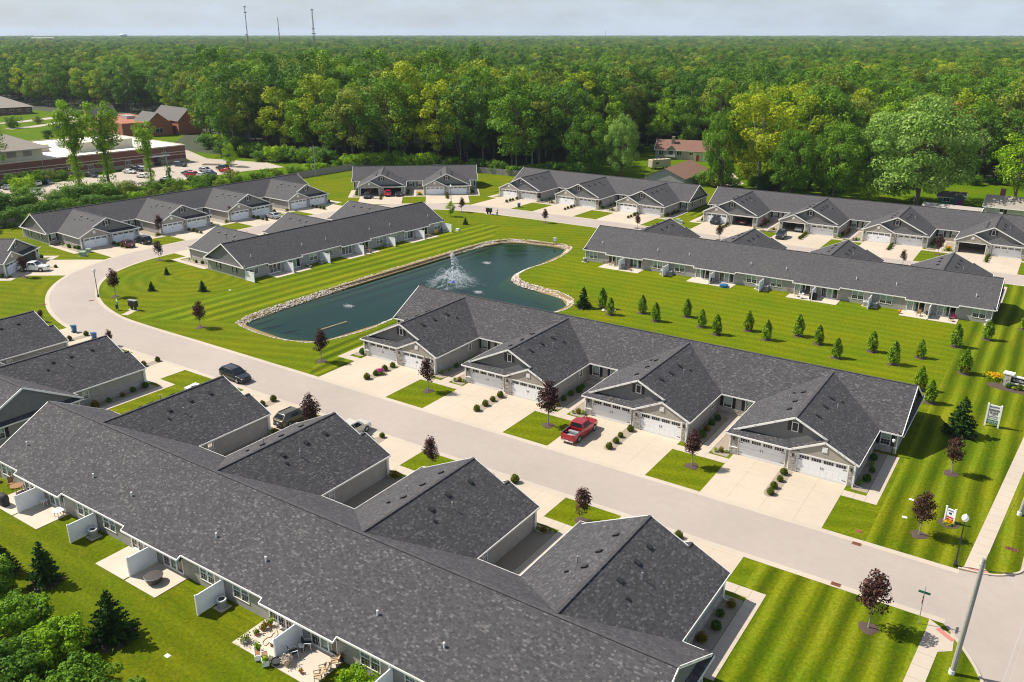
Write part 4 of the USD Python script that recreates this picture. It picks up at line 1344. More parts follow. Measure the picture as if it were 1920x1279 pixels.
for k, (bx, by, ty) in enumerate(ARB_AT):
    x, y = at(bx, by)
    h = hgt(bx, by, ty)
    place_ = (f'{ORD[k]} from the pond spruce' if k < 9 else ['tenth', 'eleventh', 'twelfth', 'thirteenth', 'fourteenth', 'fifteenth', 'sixteenth'][k - 9] + ' from the pond spruce' if k < 16 else
              ['at the long patio house end', 'near the flowering sign bed', 'touching the roof end, upper of two', 'by the roof end, lower of two', 'cut by the right edge'][k - 16])
    v = 2 if k in (7, 12, 17) else k % 4
    copy(ARB[v], 'arborvitae', f'small rounded arborvitae in a mulch ring, {place_}', 'conifer', (x, y, 0), RNG.uniform(0, 360), 'arborvitae on the back lawn', h / 2.5 * .93)
    mulch(x, y, .8)


# spruces: whorls of drooping boughs
def spruce(parent, seed, dense=1.0, m='leaf_spruce', wide=.36, leafs=.07):
    rng = np.random.default_rng(seed)
    C, D = [], []
    for z in np.arange(.06, .97, .045 / dense):
        R = wide * (1 - z) ** .85 + .012
        nb = max(4, int(9 * (1 - z) + 4))
        for k in range(nb):
            a = rng.uniform(0, 2 * PI)
            L = R * rng.choice([rng.uniform(.45, .8), rng.uniform(.85, 1.28)], p=[.4, .6])
            n = max(4, int(26 * L / wide * dense))
            t = rng.random(n) ** .6
            side = rng.normal(0, .09, n) * L * (1.1 - t)
            C.append(np.column_stack([np.cos(a) * L * t - np.sin(a) * side, np.sin(a) * L * t + np.cos(a) * side, z + rng.uniform(-.01, .01) - .30 * L * t + .22 * L * t ** 2 + rng.normal(0, .007, n)]))
            D.append(np.full(n, rng.uniform(.2, .8)))
    C = np.vstack(C)
    leaf_part(parent, 'foliage', leaf_quads(C, leafs, rng, .4, tone=np.concatenate(D), aspect=2.0), m)
    part(parent, 'trunk', MB().tube([(0, 0, -.02), (0, 0, .97)], [.022, .003], 7), 'bark')


SP = []
for v in range(3):
    kd = kind_of('spruce_kind')
    spruce(kd, 90 + v, 1.5, wide=.34 + .03 * v, leafs=.032)
    SP.append(kd)
for k, (bx, by, ty, where, m_) in enumerate([(1094, 577, 537, 'at the pond corner left of the round headed conifers', 1), (1799, 815, 742, 'right of the pond row house, by the white board sign', 1), (214, 1198, 1105, 'on the lowest lawn, right one of two', 1),
                                             (86, 1092, 1015, 'on the lowest lawn by the thicket, left one of two', 1), (285, 545, 527, 'on the ringed curve lawn, left of two', 1), (380, 546, 525, 'on the ringed curve lawn, right of two', 1),
                                             (313, 515, 500, 'on the ringed curve lawn near the walk', 1), (873, 421, 407, 'near the house corner behind the pond', 1), (12, 1075, 1020, 'half cut by the left edge above the thicket', 1)]):
    x, y = at(bx, by)
    h = hgt(bx, by, ty)
    copy(SP[k % 3], 'spruce', f'{"small" if h < 2 else "dark"} spruce {where}', 'conifer', (x, y, 0), RNG.uniform(0, 360), None, h)
    mulch(x, y, .25 * h + .3)


# broadleaf trees, by kind
def tree_kind(name, seed, h, crown_r, base, m, nclump=64, per=62, leafs=.42, shape='round', bark='bark', cr=1.25, tr=.24, vine=False, inner=.4, deep=1.0):
    cr = cr * 1.22
    per = int(per * 1.5)
    leafs = leafs * .86
    nclump = int(nclump * .72)
    inner = min(inner + .12, .7)
    if h > 19 and not vine and crown_r < 7:
        crown_r, base, cr = crown_r * 1.28, base * .72, cr * 1.15
    kd = kind_of(name + '_kind')
    rng = np.random.default_rng(seed)
    rz = (h - base) / 2
    cs = clumps_in(rng, nclump, (crown_r, crown_r, rz * deep), (0, 0, base + rz), inner, shape)
    cs[:, 2] = np.maximum(cs[:, 2], base * .8)
    mb = limbs(rng, MB(), max(base * .6, 1.0), h * .86, tr, cs[rng.choice(nclump, min(16, nclump))])
    part(kd, 'trunk', mb, bark)
    g = [cloud(rng, cs, per, cr, leafs, .6)]
    if vine:
        vc = np.column_stack([rng.normal(0, .7, 44), rng.normal(0, .7, 44), np.linspace(.6, base + 6, 44)])
        g.append(cloud(rng, vc, 60, 1.15, leafs * .8, .2))
    leaf_part(kd, 'crown', join(*g), m)
    return kd


TREES = {}
TREES['tall_green'] = (tree_kind('tall_green_tree', 1, 24, 4.6, 7.5, 'leaf_mid', 72, 66), 'tall mid green broadleaf')
TREES['tall_slim'] = (tree_kind('slim_tree', 2, 25, 3.6, 8, 'leaf_olive', 60, 58, bark='pale_bark'), 'slim olive green broadleaf')
TREES['dark_broad'] = (tree_kind('dark_broad_tree', 3, 23, 5.4, 5.5, 'leaf_dark', 80, 70), 'broad dark green broadleaf')
TREES['oak'] = (tree_kind('round_oak', 4, 22, 5.8, 6, 'leaf_mid', 84, 66, cr=1.45), 'round headed green oak')
TREES['yellowish'] = (tree_kind('yellowish_tree', 5, 22, 4.8, 6, 'leaf_yellow', 70, 64), 'yellow green broadleaf')
TREES['olive_broad'] = (tree_kind('olive_tree', 6, 23, 5.2, 6.5, 'leaf_olive', 76, 66), 'grey olive broadleaf')
TREES['bright'] = (tree_kind('bright_tree', 7, 21, 4.6, 5, 'leaf_lime', 66, 62), 'bright fresh green broadleaf')
TREES['gold'] = (tree_kind('golden_tree', 8, 20, 4.0, 7, 'leaf_gold', 56, 58), 'golden yellow broadleaf')
TREES['rusty'] = (tree_kind('rusty_tree', 9, 20, 3.8, 7, 'leaf_rust', 46, 50), 'rust brown thinning broadleaf')
TREES['dark_tall'] = (tree_kind('dark_tall_tree', 10, 26, 4.4, 6, 'leaf_dark', 74, 64, bark='pale_bark'), 'tall dark green broadleaf')
THICK = [tree_kind('thicket_shrub', 20 + v, 4.2, 2.6, .3, ['leaf_mid', 'leaf_lime', 'leaf_dark', 'leaf_olive'][v], 42, 52, .24, cr=.8, tr=.08, inner=.2) for v in range(4)]
# ---------------------------------------------------------------- vehicles
import manifold3d as m3


def loft(secs, n=7):
    """Closed body through cross-sections (x, half width, z0, z shoulder, z top)."""
    rings = []
    for (x, w, z0, zs, zt) in secs:
        half = [(0, z0), (w * .86, z0), (w * .97, z0 + .10), (w, z0 + (zs - z0) * .55), (w * .965, zs), (w * .80, zs + (zt - zs) * .72), (w * .40, zt), (0, zt + .008)]
        ring = [(x, -y, z) for y, z in half] + [(x, y, z) for y, z in half[-2:0:-1]]
        rings.append(ring)
    k = len(rings[0])
    v = np.array([p for r in rings for p in r], float)
    f = []
    for i in range(len(rings) - 1):
        for j in range(k):
            a, b, c, d = i * k + j, i * k + (j + 1) % k, (i + 1) * k + (j + 1) % k, (i + 1) * k + j
            f += [(a, b, c), (a, c, d)]
    for base, flip in ((0, True), ((len(rings) - 1) * k, False)):
        for j in range(1, k - 1):
            t = (base, base + j, base + j + 1)
            f.append(t[::-1] if flip else t)
    m = trimesh.Trimesh(v, np.array(f), process=True)
    m.fix_normals()
    return m


def to_man(m):
    return m3.Manifold(m3.Mesh(np.asarray(m.vertices, np.float32), np.asarray(m.faces, np.uint32)))


def hull_of(pts, r=.06):
    sp = ICO[1].vertices * r
    return trimesh.convex.convex_hull(np.vstack([sp + np.array(p) for p in pts]))


CARS = {
    # L, W, belt, roof, hood height front, windshield base, roof front, roof rear, rear base, wheel r, axle front, axle rear
    'wagon': dict(L=4.8, W=.93, belt=1.02, roof=1.60, hood=.88, x=(1.05, .28, -1.75, -2.28), r=.35, ax=(1.42, -1.33)),
    'suv': dict(L=4.7, W=.93, belt=1.08, roof=1.70, hood=.98, x=(1.10, .40, -1.75, -2.20), r=.36, ax=(1.40, -1.32)),
    'sedan': dict(L=4.7, W=.90, belt=.94, roof=1.42, hood=.80, x=(.95, .15, -1.05, -1.75), r=.33, ax=(1.40, -1.38)),
    'pickup': dict(L=5.6, W=.97, belt=1.18, roof=1.80, hood=1.08, x=(1.15, .50, -.65, -.80), r=.40, ax=(1.75, -1.75)),
}


def car(style, pnt, label, x, y, rot, group=None, rails=False, name=None, detail=True, bedload=False, z=0.018, two_tone=None):
    q = CARS[style]
    L, W, belt, roof, hood, (xa, xb, xc, xd), r, (fa, ra) = q['L'] / 2, q['W'], q['belt'], q['roof'], q['hood'], q['x'], q['r'], q['ax']
    t = thing(name or {'wagon': 'station_wagon', 'suv': 'parked_suv', 'sedan': 'parked_sedan', 'pickup': 'pickup_truck'}[style], label, {'wagon': 'car', 'suv': 'car', 'sedan': 'car', 'pickup': 'pickup truck'}[style], (x, y, z), rot, group)
    zb = r * .62
    bed_z = belt - .02
    rear_top = belt if style in ('wagon', 'suv') else (belt + .02 if style == 'sedan' else bed_z)
    secs = [(L, W * .70, zb + .16, hood - .22, hood - .12), (L - .10, W * .86, zb, hood - .13, hood - .05), (L - .5, W * .96, zb, hood - .05, hood + .0), (xa + .25, W, zb, belt - .10, hood + .06), (xa, W, zb, belt - .05, belt + .0),
            (0, W * 1.0, zb, belt, belt + .005), (xc, W, zb, belt, rear_top), (-L + .35, W * .97, zb, belt - .02, rear_top), (-L + .08, W * .90, zb + .05, belt - .06, rear_top - .03), (-L, W * .80, zb + .15, belt - .16, rear_top - .1)]
    body = to_man(loft(secs))
    for ax in (fa, ra):
        for s in (-1, 1):
            cy = m3.Manifold.cylinder(.34, r * 1.18, r * 1.18, 20).rotate((90, 0, 0)).translate((ax, s * W * 1.02 + .17 if s > 0 else -W * 1.02 + .17, r))
            body = body - cy
    if style == 'pickup':
        body = body - m3.Manifold.cube((L + xd - .16, W * 2 - .30, .6)).translate((-L + .09, -W + .15, belt - .48))
    part(t, 'body', body, pnt, 35)
    if style == 'pickup':
        b = MB().box(-L + .10, xd - .09, -W + .16, W - .16, belt - .476, belt - .47)
        part(t, 'bed_liner', b, 'black_plastic')
        rl = MB().bar((-L + .1, -W + .12, belt + .01), (xd, -W + .12, belt + .01), .07, .03).bar((-L + .1, W - .12, belt + .01), (xd, W - .12, belt + .01), .07, .03)
        part(t, 'bed_rail', rl, 'chrome')
        if bedload:
            part(t, 'tool_box', MB().box(xd - .75, xd - .35, -W + .3, W - .35, belt - .45, belt - .2), 'galvanised')
            part(t, 'mat', MB().box(-L + .2, xd - .9, -.55, .6, belt - .465, belt - .44), 'grey_metal')
    # cabin
    wb, wr = W * .90, W * .70
    g = [(xa, -wb, belt), (xa, wb, belt), (xd, -wb, belt), (xd, wb, belt), (xb, -wr, roof - .06), (xb, wr, roof - .06), (xc, -wr, roof - .06), (xc, wr, roof - .06), ((xb + xc) / 2, -wr * .96, roof - .04), ((xb + xc) / 2, wr * .96, roof - .04)]
    part(t, 'cabin', hull_of(g), two_tone or pnt, 40)
    gl = lambda nm, pts, m_='car_glass': part(t, nm, MB().poly(pts), m_)

    def panel(a, b, c, d, u0, u1, v0, v1, out):
        a, b, c, d = map(np.array, (a, b, c, d))
        n = np.cross(b - a, d - a)
        n = n / np.linalg.norm(n) * .012
        if np.dot(n, out) < 0:
            n = -n
        f = lambda u, v: (a * (1 - u) + b * u) * (1 - v) + (d * (1 - u) + c * u) * v
        off = np.array(out) * .06 + n
        return [f(u0, v0) + off, f(u1, v0) + off, f(u1, v1) + off, f(u0, v1) + off]
    zt = roof - .06
    nf = np.array([zt - belt, 0, xa - xb])
    nf = nf / np.linalg.norm(nf)
    gl('windshield', panel((xa, -wb, belt), (xa, wb, belt), (xb, wr, zt), (xb, -wr, zt), .06, .94, .06, .95, nf))
    nr = np.array([-(zt - belt), 0, xc - xd])
    nr = nr / np.linalg.norm(nr)
    gl('rear_window', panel((xd, -wb, belt), (xd, wb, belt), (xc, wr, zt), (xc, -wr, zt), .07, .93, .14, .92, nr))
    ns = np.array([0, zt - belt, wb - wr])
    ns = ns / np.linalg.norm(ns)
    for s in (-1, 1):
        A, B_, C, D = (xa, s * wb, belt), (xd, s * wb, belt), (xc, s * wr, zt), (xb, s * wr, zt)
        nn = ns * np.array([1, s, 1])
        for (u0, u1) in (((.10, .40), (.43, .70), (.73, .93)) if style in ('wagon', 'suv') else ((.08, .47), (.51, .90))):
            gl('side_window', panel(A, B_, C, D, u0, u1, .10, .90, nn))
        part(t, 'wing_mirror', MB().ball((xa - .12, s * (W + .09), belt + .06), .1, 1, (.7, 1, .75)), pnt)
    for ax in (fa, ra):
        for s in (-1, 1):
            w = MB().tube([(ax, s * (W - .20), r), (ax, s * (W + .0), r)], [r, r], 20)
            wh = group_part(t, 'wheel')
            part(wh, 'tyre', w, 'tyre', 40)
            rm = MB().tube([(ax, s * (W - .02), r), (ax, s * (W + .012), r)], [r * .66, r * .62], 16)
            part(wh, 'rim', rm, 'alloy')
            hb = MB()
            for k in range(5):
                a = k / 5 * 2 * PI
                hb.obox((ax + r * .46 * math.cos(a + .63), s * (W + .014), r + r * .46 * math.sin(a + .63)), (r * .10, 0, 0), (0, .004, 0), (0, 0, r * .10))
            part(wh, 'spoke_gap', hb, 'black_plastic', kind='stuff')
    for s in (-1, 1):
        part(t, 'headlight', MB().obox((L - .10, s * W * .66, hood - .17), (.05, s * -.03, 0), (.05 * s * -.0, .17, 0), (0, 0, .07)), 'lamp_clear')
        part(t, 'taillight', MB().obox((-L + .07, s * W * .70, belt - .17), (.05, 0, 0), (0, .13, 0), (0, 0, .09 if style != 'pickup' else .18)), 'tail_red')
    part(t, 'grille', MB().obox((L - .02, 0, hood - .26), (.03, 0, 0), (0, W * .42, 0), (0, 0, .09)), 'black_plastic')
    part(t, 'front_bumper', MB().obox((L - .04, 0, zb + .13), (.07, 0, 0), (0, W * .74, 0), (0, 0, .08)), 'black_plastic' if style != 'pickup' else 'chrome')
    part(t, 'rear_bumper', MB().obox((-L + .0, 0, zb + .16), (.07, 0, 0), (0, W * .80, 0), (0, 0, .08)), 'black_plastic' if style != 'pickup' else 'chrome')
    part(t, 'number_plate', MB().obox((-L - .075 if style == 'pickup' else -L - .01, 0, zb + (.18 if style == 'pickup' else .42)), (.006, 0, 0), (0, .16, 0), (0, 0, .08)), 'plate_white')
    if rails:
        for s in (-1, 1):
            part(t, 'roof_rail', MB().bar((xb - .1, s * wr * .92, roof + .05), (xc + .1, s * wr * .92, roof + .05), .05, .05), 'black_plastic')
    for s in (-1, 1):
        part(t, 'sill', MB().bar((fa - r * 1.2, s * W * .97, zb + .04), (ra + r * 1.2, s * W * .97, zb + .04), .05, .10), 'black_plastic')
        for xh in ((xb - .25, (xb + xc) / 2 - .5) if style != 'pickup' else (0,)):
            part(t, 'door_handle', MB().obox((xh, s * (W + .01), belt - .10), (.09, 0, 0), (0, .015, 0), (0, 0, .015)), pnt)
    return t


def drive_car(px, py, *a, **k):
    x, y = at(px, py, .7)
    return x, y


SPOTS = [
    # style, paint, centre pixel, heading degrees, label, options
    ('wagon', 'paint_black', (441, 700), -3, 'black station wagon driving along the street, chrome roof rails', dict(rails=True)),
    ('wagon', 'paint_olive', (551, 778), 88, 'olive green station wagon parked on a lower driveway, tail towards us', dict(rails=True)),
    ('suv', 'paint_pearl', (660, 803), 90, 'pearl white car nose showing past the lower garage roof', {}),
    ('pickup', 'paint_red', (1087, 803), 90, 'red pickup truck with an open bed parked before a garage beside the street', dict(bedload=True)),
    ('pickup', 'paint_white', (63, 500), 33, 'white pickup truck before the corner house at the left edge', {}),
    ('sedan', 'paint_dark_red', (236, 455), 176, 'dark maroon sedan before the first garage wing, left of a black car', {}),
    ('suv', 'paint_black', (268, 449), 176, 'black car beside the maroon sedan on the same driveway', {}),
    ('sedan', 'paint_silver', (511, 403), 176, 'silver sedan before the third garage wing of the parking lot row house', {}),
    ('suv', 'paint_black', (1344, 412), 268, 'shiny black car before the first garage of the gardens row house', {}),
    ('suv', 'paint_charcoal', (1465, 439), -84, 'charcoal utility car before the open garage, nose to the street', dict(rails=True)),
    ('sedan', 'paint_dark_red', (1397, 413), 90, 'dark red car inside the open garage of the gardens row house', {}),
    ('sedan', 'paint_silver', (1502, 426), 90, 'silver car inside the open garage behind the charcoal one', {}),
    ('sedan', 'paint_charcoal', (688, 365), -51, 'dark car nosing out inside the left open garage of the two wing house', {}),
    ('suv', 'paint_bright_red', (728, 361), 128, 'red car with white lower tail inside the two wing house right open garage', {}),
    ('sedan', 'paint_charcoal', (747, 361), -51, 'dark car beside the red one in the open garage of the two wing house', {}),
    ('suv', 'paint_white', (110, 475), 33, 'white car deep inside the open garage of the corner house', {}),
]
for st_, pn_, (px, py), hd, lb_, op_ in SPOTS[:15]:
    x, y = at(px, py, .8)
    car(st_, pn_, lb_, x, y, hd, **op_)
# cars in the parking lot
LOTCARS = [('suv', 'paint_slate', 338, 308, 12), ('sedan', 'paint_slate', 352, 323, 190), ('suv', 'paint_red', 358, 327, 190), ('sedan', 'paint_white', 376, 328, 190), ('suv', 'paint_silver', 386, 319, 10), ('sedan', 'paint_blue', 393, 325, 190),
           ('suv', 'paint_charcoal', 417, 314, 190), ('sedan', 'paint_bright_red', 423, 319, 190), ('sedan', 'paint_white', 312, 335, 190), ('sedan', 'paint_white', 243, 321, 12), ('suv', 'paint_silver', 271, 317, 12), ('suv', 'paint_charcoal', 257, 317, 12),
           ('suv', 'paint_white', 64, 344, 190), ('pickup', 'paint_blue', 82, 340, 12), ('sedan', 'paint_silver', 17, 351, 12), ('suv', 'paint_white', 62, 359, 190), ('sedan', 'paint_white', 268, 329, 190), ('sedan', 'paint_charcoal', 170, 328, 12), ('sedan', 'paint_copper', 52, 379, 190)]
words = {'paint_slate': 'slate grey', 'paint_red': 'red', 'paint_white': 'white', 'paint_silver': 'silver', 'paint_blue': 'blue', 'paint_charcoal': 'charcoal', 'paint_bright_red': 'bright red', 'paint_copper': 'copper red'}
ORDL = ORD + ['tenth', 'eleventh', 'twelfth', 'thirteenth', 'fourteenth', 'fifteenth', 'sixteenth', 'seventeenth', 'eighteenth', 'nineteenth']
for k, (st_, pn_, px, py, hd) in enumerate(LOTCARS):
    x, y = at(px, py, .7)
    sd = 'by the clinic end' if px > 330 else ('behind the vine clad trees' if px > 150 else 'at its left end')
    pos = sorted([q[2] for q in LOTCARS]).index(px)
    car(st_, pn_, f'{words[pn_]} {st_ if st_ != "suv" else "utility car"} in the parking lot {sd}, {ORDL[pos]} from the left', x, y, hd, 'cars in the parking lot')
# ---------------------------------------------------------------- things standing about
ORDW = ['first', 'second', 'third', 'fourth', 'fifth', 'sixth', 'seventh', 'eighth', 'ninth', 'tenth', 'eleventh', 'twelfth', 'thirteenth', 'fourteenth', 'fifteenth', 'sixteenth']


def text_on(parent, s, origin, right, up, h, m, name='lettering', width=None, bold=False):
    """Raised lettering on a board: origin is the left end of the base line, right and up unit vectors."""
    g = meshkit.text_mesh(s, h, .012, bold)
    v = np.array(g.vertices)
    if width:
        v[:, 0] *= width / v[:, 0].max()
    o, r, u = (np.array(q, float) for q in (origin, right, up))
    n = np.cross(r, u)
    return part(parent, name, (o + v[:, :1] * r + v[:, 1:2] * u + v[:, 2:] * n, np.array(g.faces)), m, kind='stuff', label=None)


# fountain in the pond
fx, fy = at(848, 529, WATER_Z)
t = thing('fountain', 'white fountain jet with radiating sprays in the middle of the pond', 'fountain', (fx, fy, WATER_Z))
part(t, 'float', MB().lathe([(.0, .16), (.42, .14), (.55, .04), (.5, -.1), (0, -.1)], 14), 'pond_float')
rng = np.random.default_rng(5)


def jet(vx, vy, vz, drag=.04, n=22, t1=None):
    p, v = np.array([0, 0, .2]), np.array([vx, vy, vz], float)
    out = [p.copy()]
    T = t1 or (vz + math.sqrt(vz * vz + 2 * 9.8 * .25)) / 9.8
    for _ in range(n):
        v = v * (1 - drag * T / n) - np.array([0, 0, 9.8 * T / n])
        p = p + v * T / n
        out.append(p.copy())
    return np.array(out)


def droplets(C, r, rng):
    """Water drops as small eight-sided bodies."""
    o = np.array([(1, 0, 0), (-1, 0, 0), (0, 1, 0), (0, -1, 0), (0, 0, 1), (0, 0, -1)], float)
    f = np.array([(0, 2, 4), (2, 1, 4), (1, 3, 4), (3, 0, 4), (2, 0, 5), (1, 2, 5), (3, 1, 5), (0, 3, 5)])
    V = (C[:, None, :] + o[None] * np.broadcast_to(r, (len(C),))[:, None, None] * rng.uniform(.6, 1.4, len(C))[:, None, None]).reshape(-1, 3)
    return V, (np.arange(len(C)) * 6)[:, None, None] * 1 + f[None]


def drop_part(parent, name, C, r, rng):
    V, F = droplets(np.asarray(C), r, rng)
    part(parent, name, (V, F.reshape(-1, 3)), 'spray', kind='stuff')


C = []
for k in range(2):                                            # twin centre columns
    j = jet(.10 + .50 * k, .25 * k, 10.6 - .8 * k, .03)
    m_ = 900
    i = rng.integers(0, 14 if k == 0 else 22, m_)
    C.append(j[i] + rng.normal(0, 1, (m_, 3)) * (.03 + .012 * i[:, None]))
drop_part(t, 'centre_jet', np.vstack(C), .036, rng)
for k in range(17):
    a = k / 17 * 2 * PI + rng.uniform(-.08, .08)
    el = math.radians(rng.uniform(40, 60))
    sp = rng.uniform(6.2, 7.6)
    j = jet(sp * math.cos(el) * math.cos(a), sp * math.cos(el) * math.sin(a), sp * math.sin(el) * .9, .25, 30)
    m_ = 300
    q = rng.random(m_) ** .8
    i = np.minimum((q * 30).astype(int), 29)
    P_ = j[i] + (j[i + 1] - j[i]) * rng.random((m_, 1)) + rng.normal(0, 1, (m_, 3)) * (.025 + .10 * q[:, None] ** 2)
    drop_part(t, 'side_jet', P_, .021, rng)
    e = j[-1]
    s_ = np.column_stack([e[0] + rng.normal(0, 1, 150) * .16 + rng.normal(0, .8, 150) * math.cos(a), e[1] + rng.normal(0, 1, 150) * .16 + rng.normal(0, .8, 150) * math.sin(a), np.abs(rng.normal(0, .06, 150)) + .02])
    drop_part(t, 'splash', s_, .024, rng)
for k in range(16):                                           # inner cone of steeper jets
    a = k / 16 * 2 * PI + .2
    el = math.radians(rng.uniform(66, 78))
    sp = rng.uniform(6.6, 8.4)
    j = jet(sp * math.cos(el) * math.cos(a), sp * math.cos(el) * math.sin(a), sp * math.sin(el), .2, 24)
    i = rng.integers(0, 22, 260)
    drop_part(t, 'cone_jet', j[i] + rng.normal(0, 1, (260, 3)) * (.03 + .006 * i[:, None]), .02, rng)
m_ = 2400                                                     # mist drifting with the wind
r_ = rng.random(m_)
ms = np.column_stack([.6 + rng.normal(.9, 1.3, m_), .2 + rng.normal(.5, .9, m_), np.abs(rng.normal(.2, 1.25, m_))])
drop_part(t, 'mist', ms, .017, rng)
fo = np.column_stack([rng.normal(.5, 1.0, 900), rng.normal(.2, .8, 900), np.full(900, .01)])
drop_part(t, 'foam', fo, .022, rng)
for px, py, w in ((654, 575, 'left part of the pond'), (913, 494, 'far part of the pond'), (897, 549, 'pond behind the roof ridge')):
    x, y = at(px, py, WATER_Z)
    t = thing('bubbler', f'small white bubbling spray breaking the water in the {w}', 'fountain', (x, y, WATER_Z))
    c = np.column_stack([rng.normal(0, .42, 260), rng.normal(0, .32, 260), np.abs(rng.normal(0, .13, 260))])
    drop_part(t, 'splash', c, .032, rng)
    part(t, 'head', MB().lathe([(0, .1), (.15, .08), (.15, -.1)], 8), 'black_plastic')

# stone bank of the pond: the largest stones one by one
rng = np.random.default_rng(8)
bank = []
ring_o, ring_i = pond_out.buffer(.12), pond_out.buffer(-1.2)
bx = ring_o.bounds
while len(bank) < 5200:
    q = np.column_stack([rng.uniform(bx[0], bx[2], 4000), rng.uniform(bx[1], bx[3], 4000)])
    k = contains_xy(ring_o, q[:, 0], q[:, 1]) & ~contains_xy(ring_i, q[:, 0], q[:, 1])
    bank += [tuple(p) for p in q[k]]
bank = np.array(bank[:5200])
dd = np.array([pond_out.exterior.distance(Point(p)) * (1 if pond_out.contains(Point(p)) else -1) for p in bank])
bz = np.interp(np.maximum(dd, 0), [-l[0] for l in levels], [l[1] for l in levels])
bank_g = meta(UsdGeom.Xform.Define(stage, '/World/stone_bank').GetPrim(), kind='structure')
rocks = []
for k in range(6):
    m_ = ICO[1].vertices * np.array([1, .8, .55]) * (1 + .25 * (meshkit.noise(ICO[1].vertices * 1.7 + k * 5, k)[:, None] - .5))
    rocks.append(m_)
near_o = np.argsort(np.hypot(bank[:, 0], bank[:, 1]))
rest_v, rest_f, nn = [], [], 0
for r_i, k in enumerate(near_o):
    a = rng.uniform(0, 2 * PI)
    s = rng.uniform(.09, .19)
    R = np.array([[math.cos(a), -math.sin(a), 0], [math.sin(a), math.cos(a), 0], [0, 0, 1]])
    v = rocks[k % 6] @ R.T * s + np.array([bank[k, 0], bank[k, 1], bz[k] + s * .12])
    if r_i < 300:
        part(bank_g, 'stone', (v, ICO[1].faces), 'riprap')
    else:
        rest_v.append(v)
        rest_f.append(ICO[1].faces + nn)
        nn += len(v)
part(bank_g, 'loose_stone', (np.vstack(rest_v), np.vstack(rest_f)), 'riprap', kind='stuff')
x, y = at(1141, 583)
t = thing('concrete_outlet', 'pale concrete outlet box at the pond end behind the long ridge', 'drain', (x, y, 0), 20)
part(t, 'box', MB().box(-1.1, 1.1, -.6, .6, -.8, .12), 'concrete_slab')
part(t, 'opening', MB().box(-.7, .7, -.35, .35, .12, .13), 'vent_dark')
x, y = at(1040, 456)
t = thing('pump_cabinet', 'small grey pump cabinet on posts at the far pond corner', 'pump cabinet', (x, y, 0), 30)
part(t, 'cabinet', MB().box(-.35, .35, -.2, .2, .5, 1.15), 'pvc')
for s in (-.3, .3):
    part(t, 'leg', MB().box(s - .04, s + .04, -.04, .04, -.1, .5), 'utility_wood')
a, b = at(600, 620, WATER_Z - .05), at(650, 604, WATER_Z - .05)
single('sunken_pipe', MB().tube([(*a, WATER_Z - .0), (*b, WATER_Z - .02)], .16, 8), 'tan_fabric', 'tan pipe lying in the water at the near pond end', 'pipe')


# street lamps
def lamp(px, py, h, label):
    x, y = at(px, py)
    t = thing('street_lamp', label, 'street lamp', (x, y, 0), 0, 'black lamp posts with white heads')
    part(t, 'base', MB().lathe([(.17, 0), (.17, .25), (.11, .45), (.075, .6)], 12), 'black_metal')
    part(t, 'post', MB().tube([(0, 0, .5), (0, 0, h - .75)], [.07, .05], 10), 'black_metal')
    part(t, 'collar', MB().lathe([(.05, h - .8), (.12, h - .72), (.12, h - .64)], 10), 'black_metal')
    part(t, 'globe', MB().lathe([(.12, h - .66), (.25, h - .5), (.29, h - .33), (.24, h - .15), (.12, h - .05), (.07, h + .02), (0, h + .08)], 14), 'globe', True)


lamp(1791, 1061, 5.0, 'black street lamp with white globe at the corner lawn by the pavement')
lamp(184.5, 557, 5.0, 'black street lamp with white globe on the inside of the road curve')
lamp(846, 382, 5.0, 'black street lamp before the right garages of the two wing house')
for k, (px, py) in enumerate(((1671, 855), (1350, 470))):
    x, y = at(px, py)
    t = thing('yard_lamp', ['short black yard lamp by the end walk of the pond front row house', 'short black yard lamp in a court of the gardens row house'][k], 'yard lamp', (x, y, 0))
    part(t, 'post', MB().cyl(0, 0, 0, 1.6, .05, 8), 'black_metal')
    part(t, 'lantern', MB().lathe([(.06, 1.6), (.14, 1.68), (.16, 1.92), (.05, 2.02)], 8), 'globe')

# timber poles with wires
PT = []
for k, (px, py, lean, h, label) in enumerate(((1784, 1263, .12, 9.6, 'weathered timber utility pole leaning over the street corner'), (1911, 966, .55, 10.5, 'pale timber utility pole cut by the right edge'))):
    x, y = at(px, py)
    t = thing('utility_pole', label, 'utility pole', (x, y, 0))
    tp = np.array([.25 + lean * 1.2, lean, h])
    part(t, 'pole', MB().tube([(0, 0, -.3), tuple(tp * .5), tuple(tp)], [.17, .15, .115], 12), 'utility_wood')
    part(t, 'insulator', MB().cyl(tp[0] - .1, tp[1], h - .5, h - .25, .06, 8), 'pvc')
    part(t, 'conduit', MB().tube([(.17, -.06, 0), (tp[0] + .13, tp[1] - .06, h * .97)], .035, 6), 'grey_metal')
    part(t, 'bracket', MB().bar((tp[0] - .2, tp[1], h - .6), (tp[0] + .2, tp[1], h - .6), .05, .05), 'galvanised')
    part(t, 'ground_sleeve', MB().cyl(0, 0, -.1, .35, .21, 12), 'pvc')
    PT.append(np.array([x, y, 0]) + tp)


def wire(p, q, sag, label, r=.012):
    p, q = np.array(p, float), np.array(q, float)
    s_ = np.linspace(0, 1, 15)
    pts = p + (q - p) * s_[:, None] - np.array([0, 0, 1]) * (4 * sag * s_ * (1 - s_))[:, None]
    single('overhead_wire', MB().tube(pts, r, 5), 'black_plastic', label, 'wire')


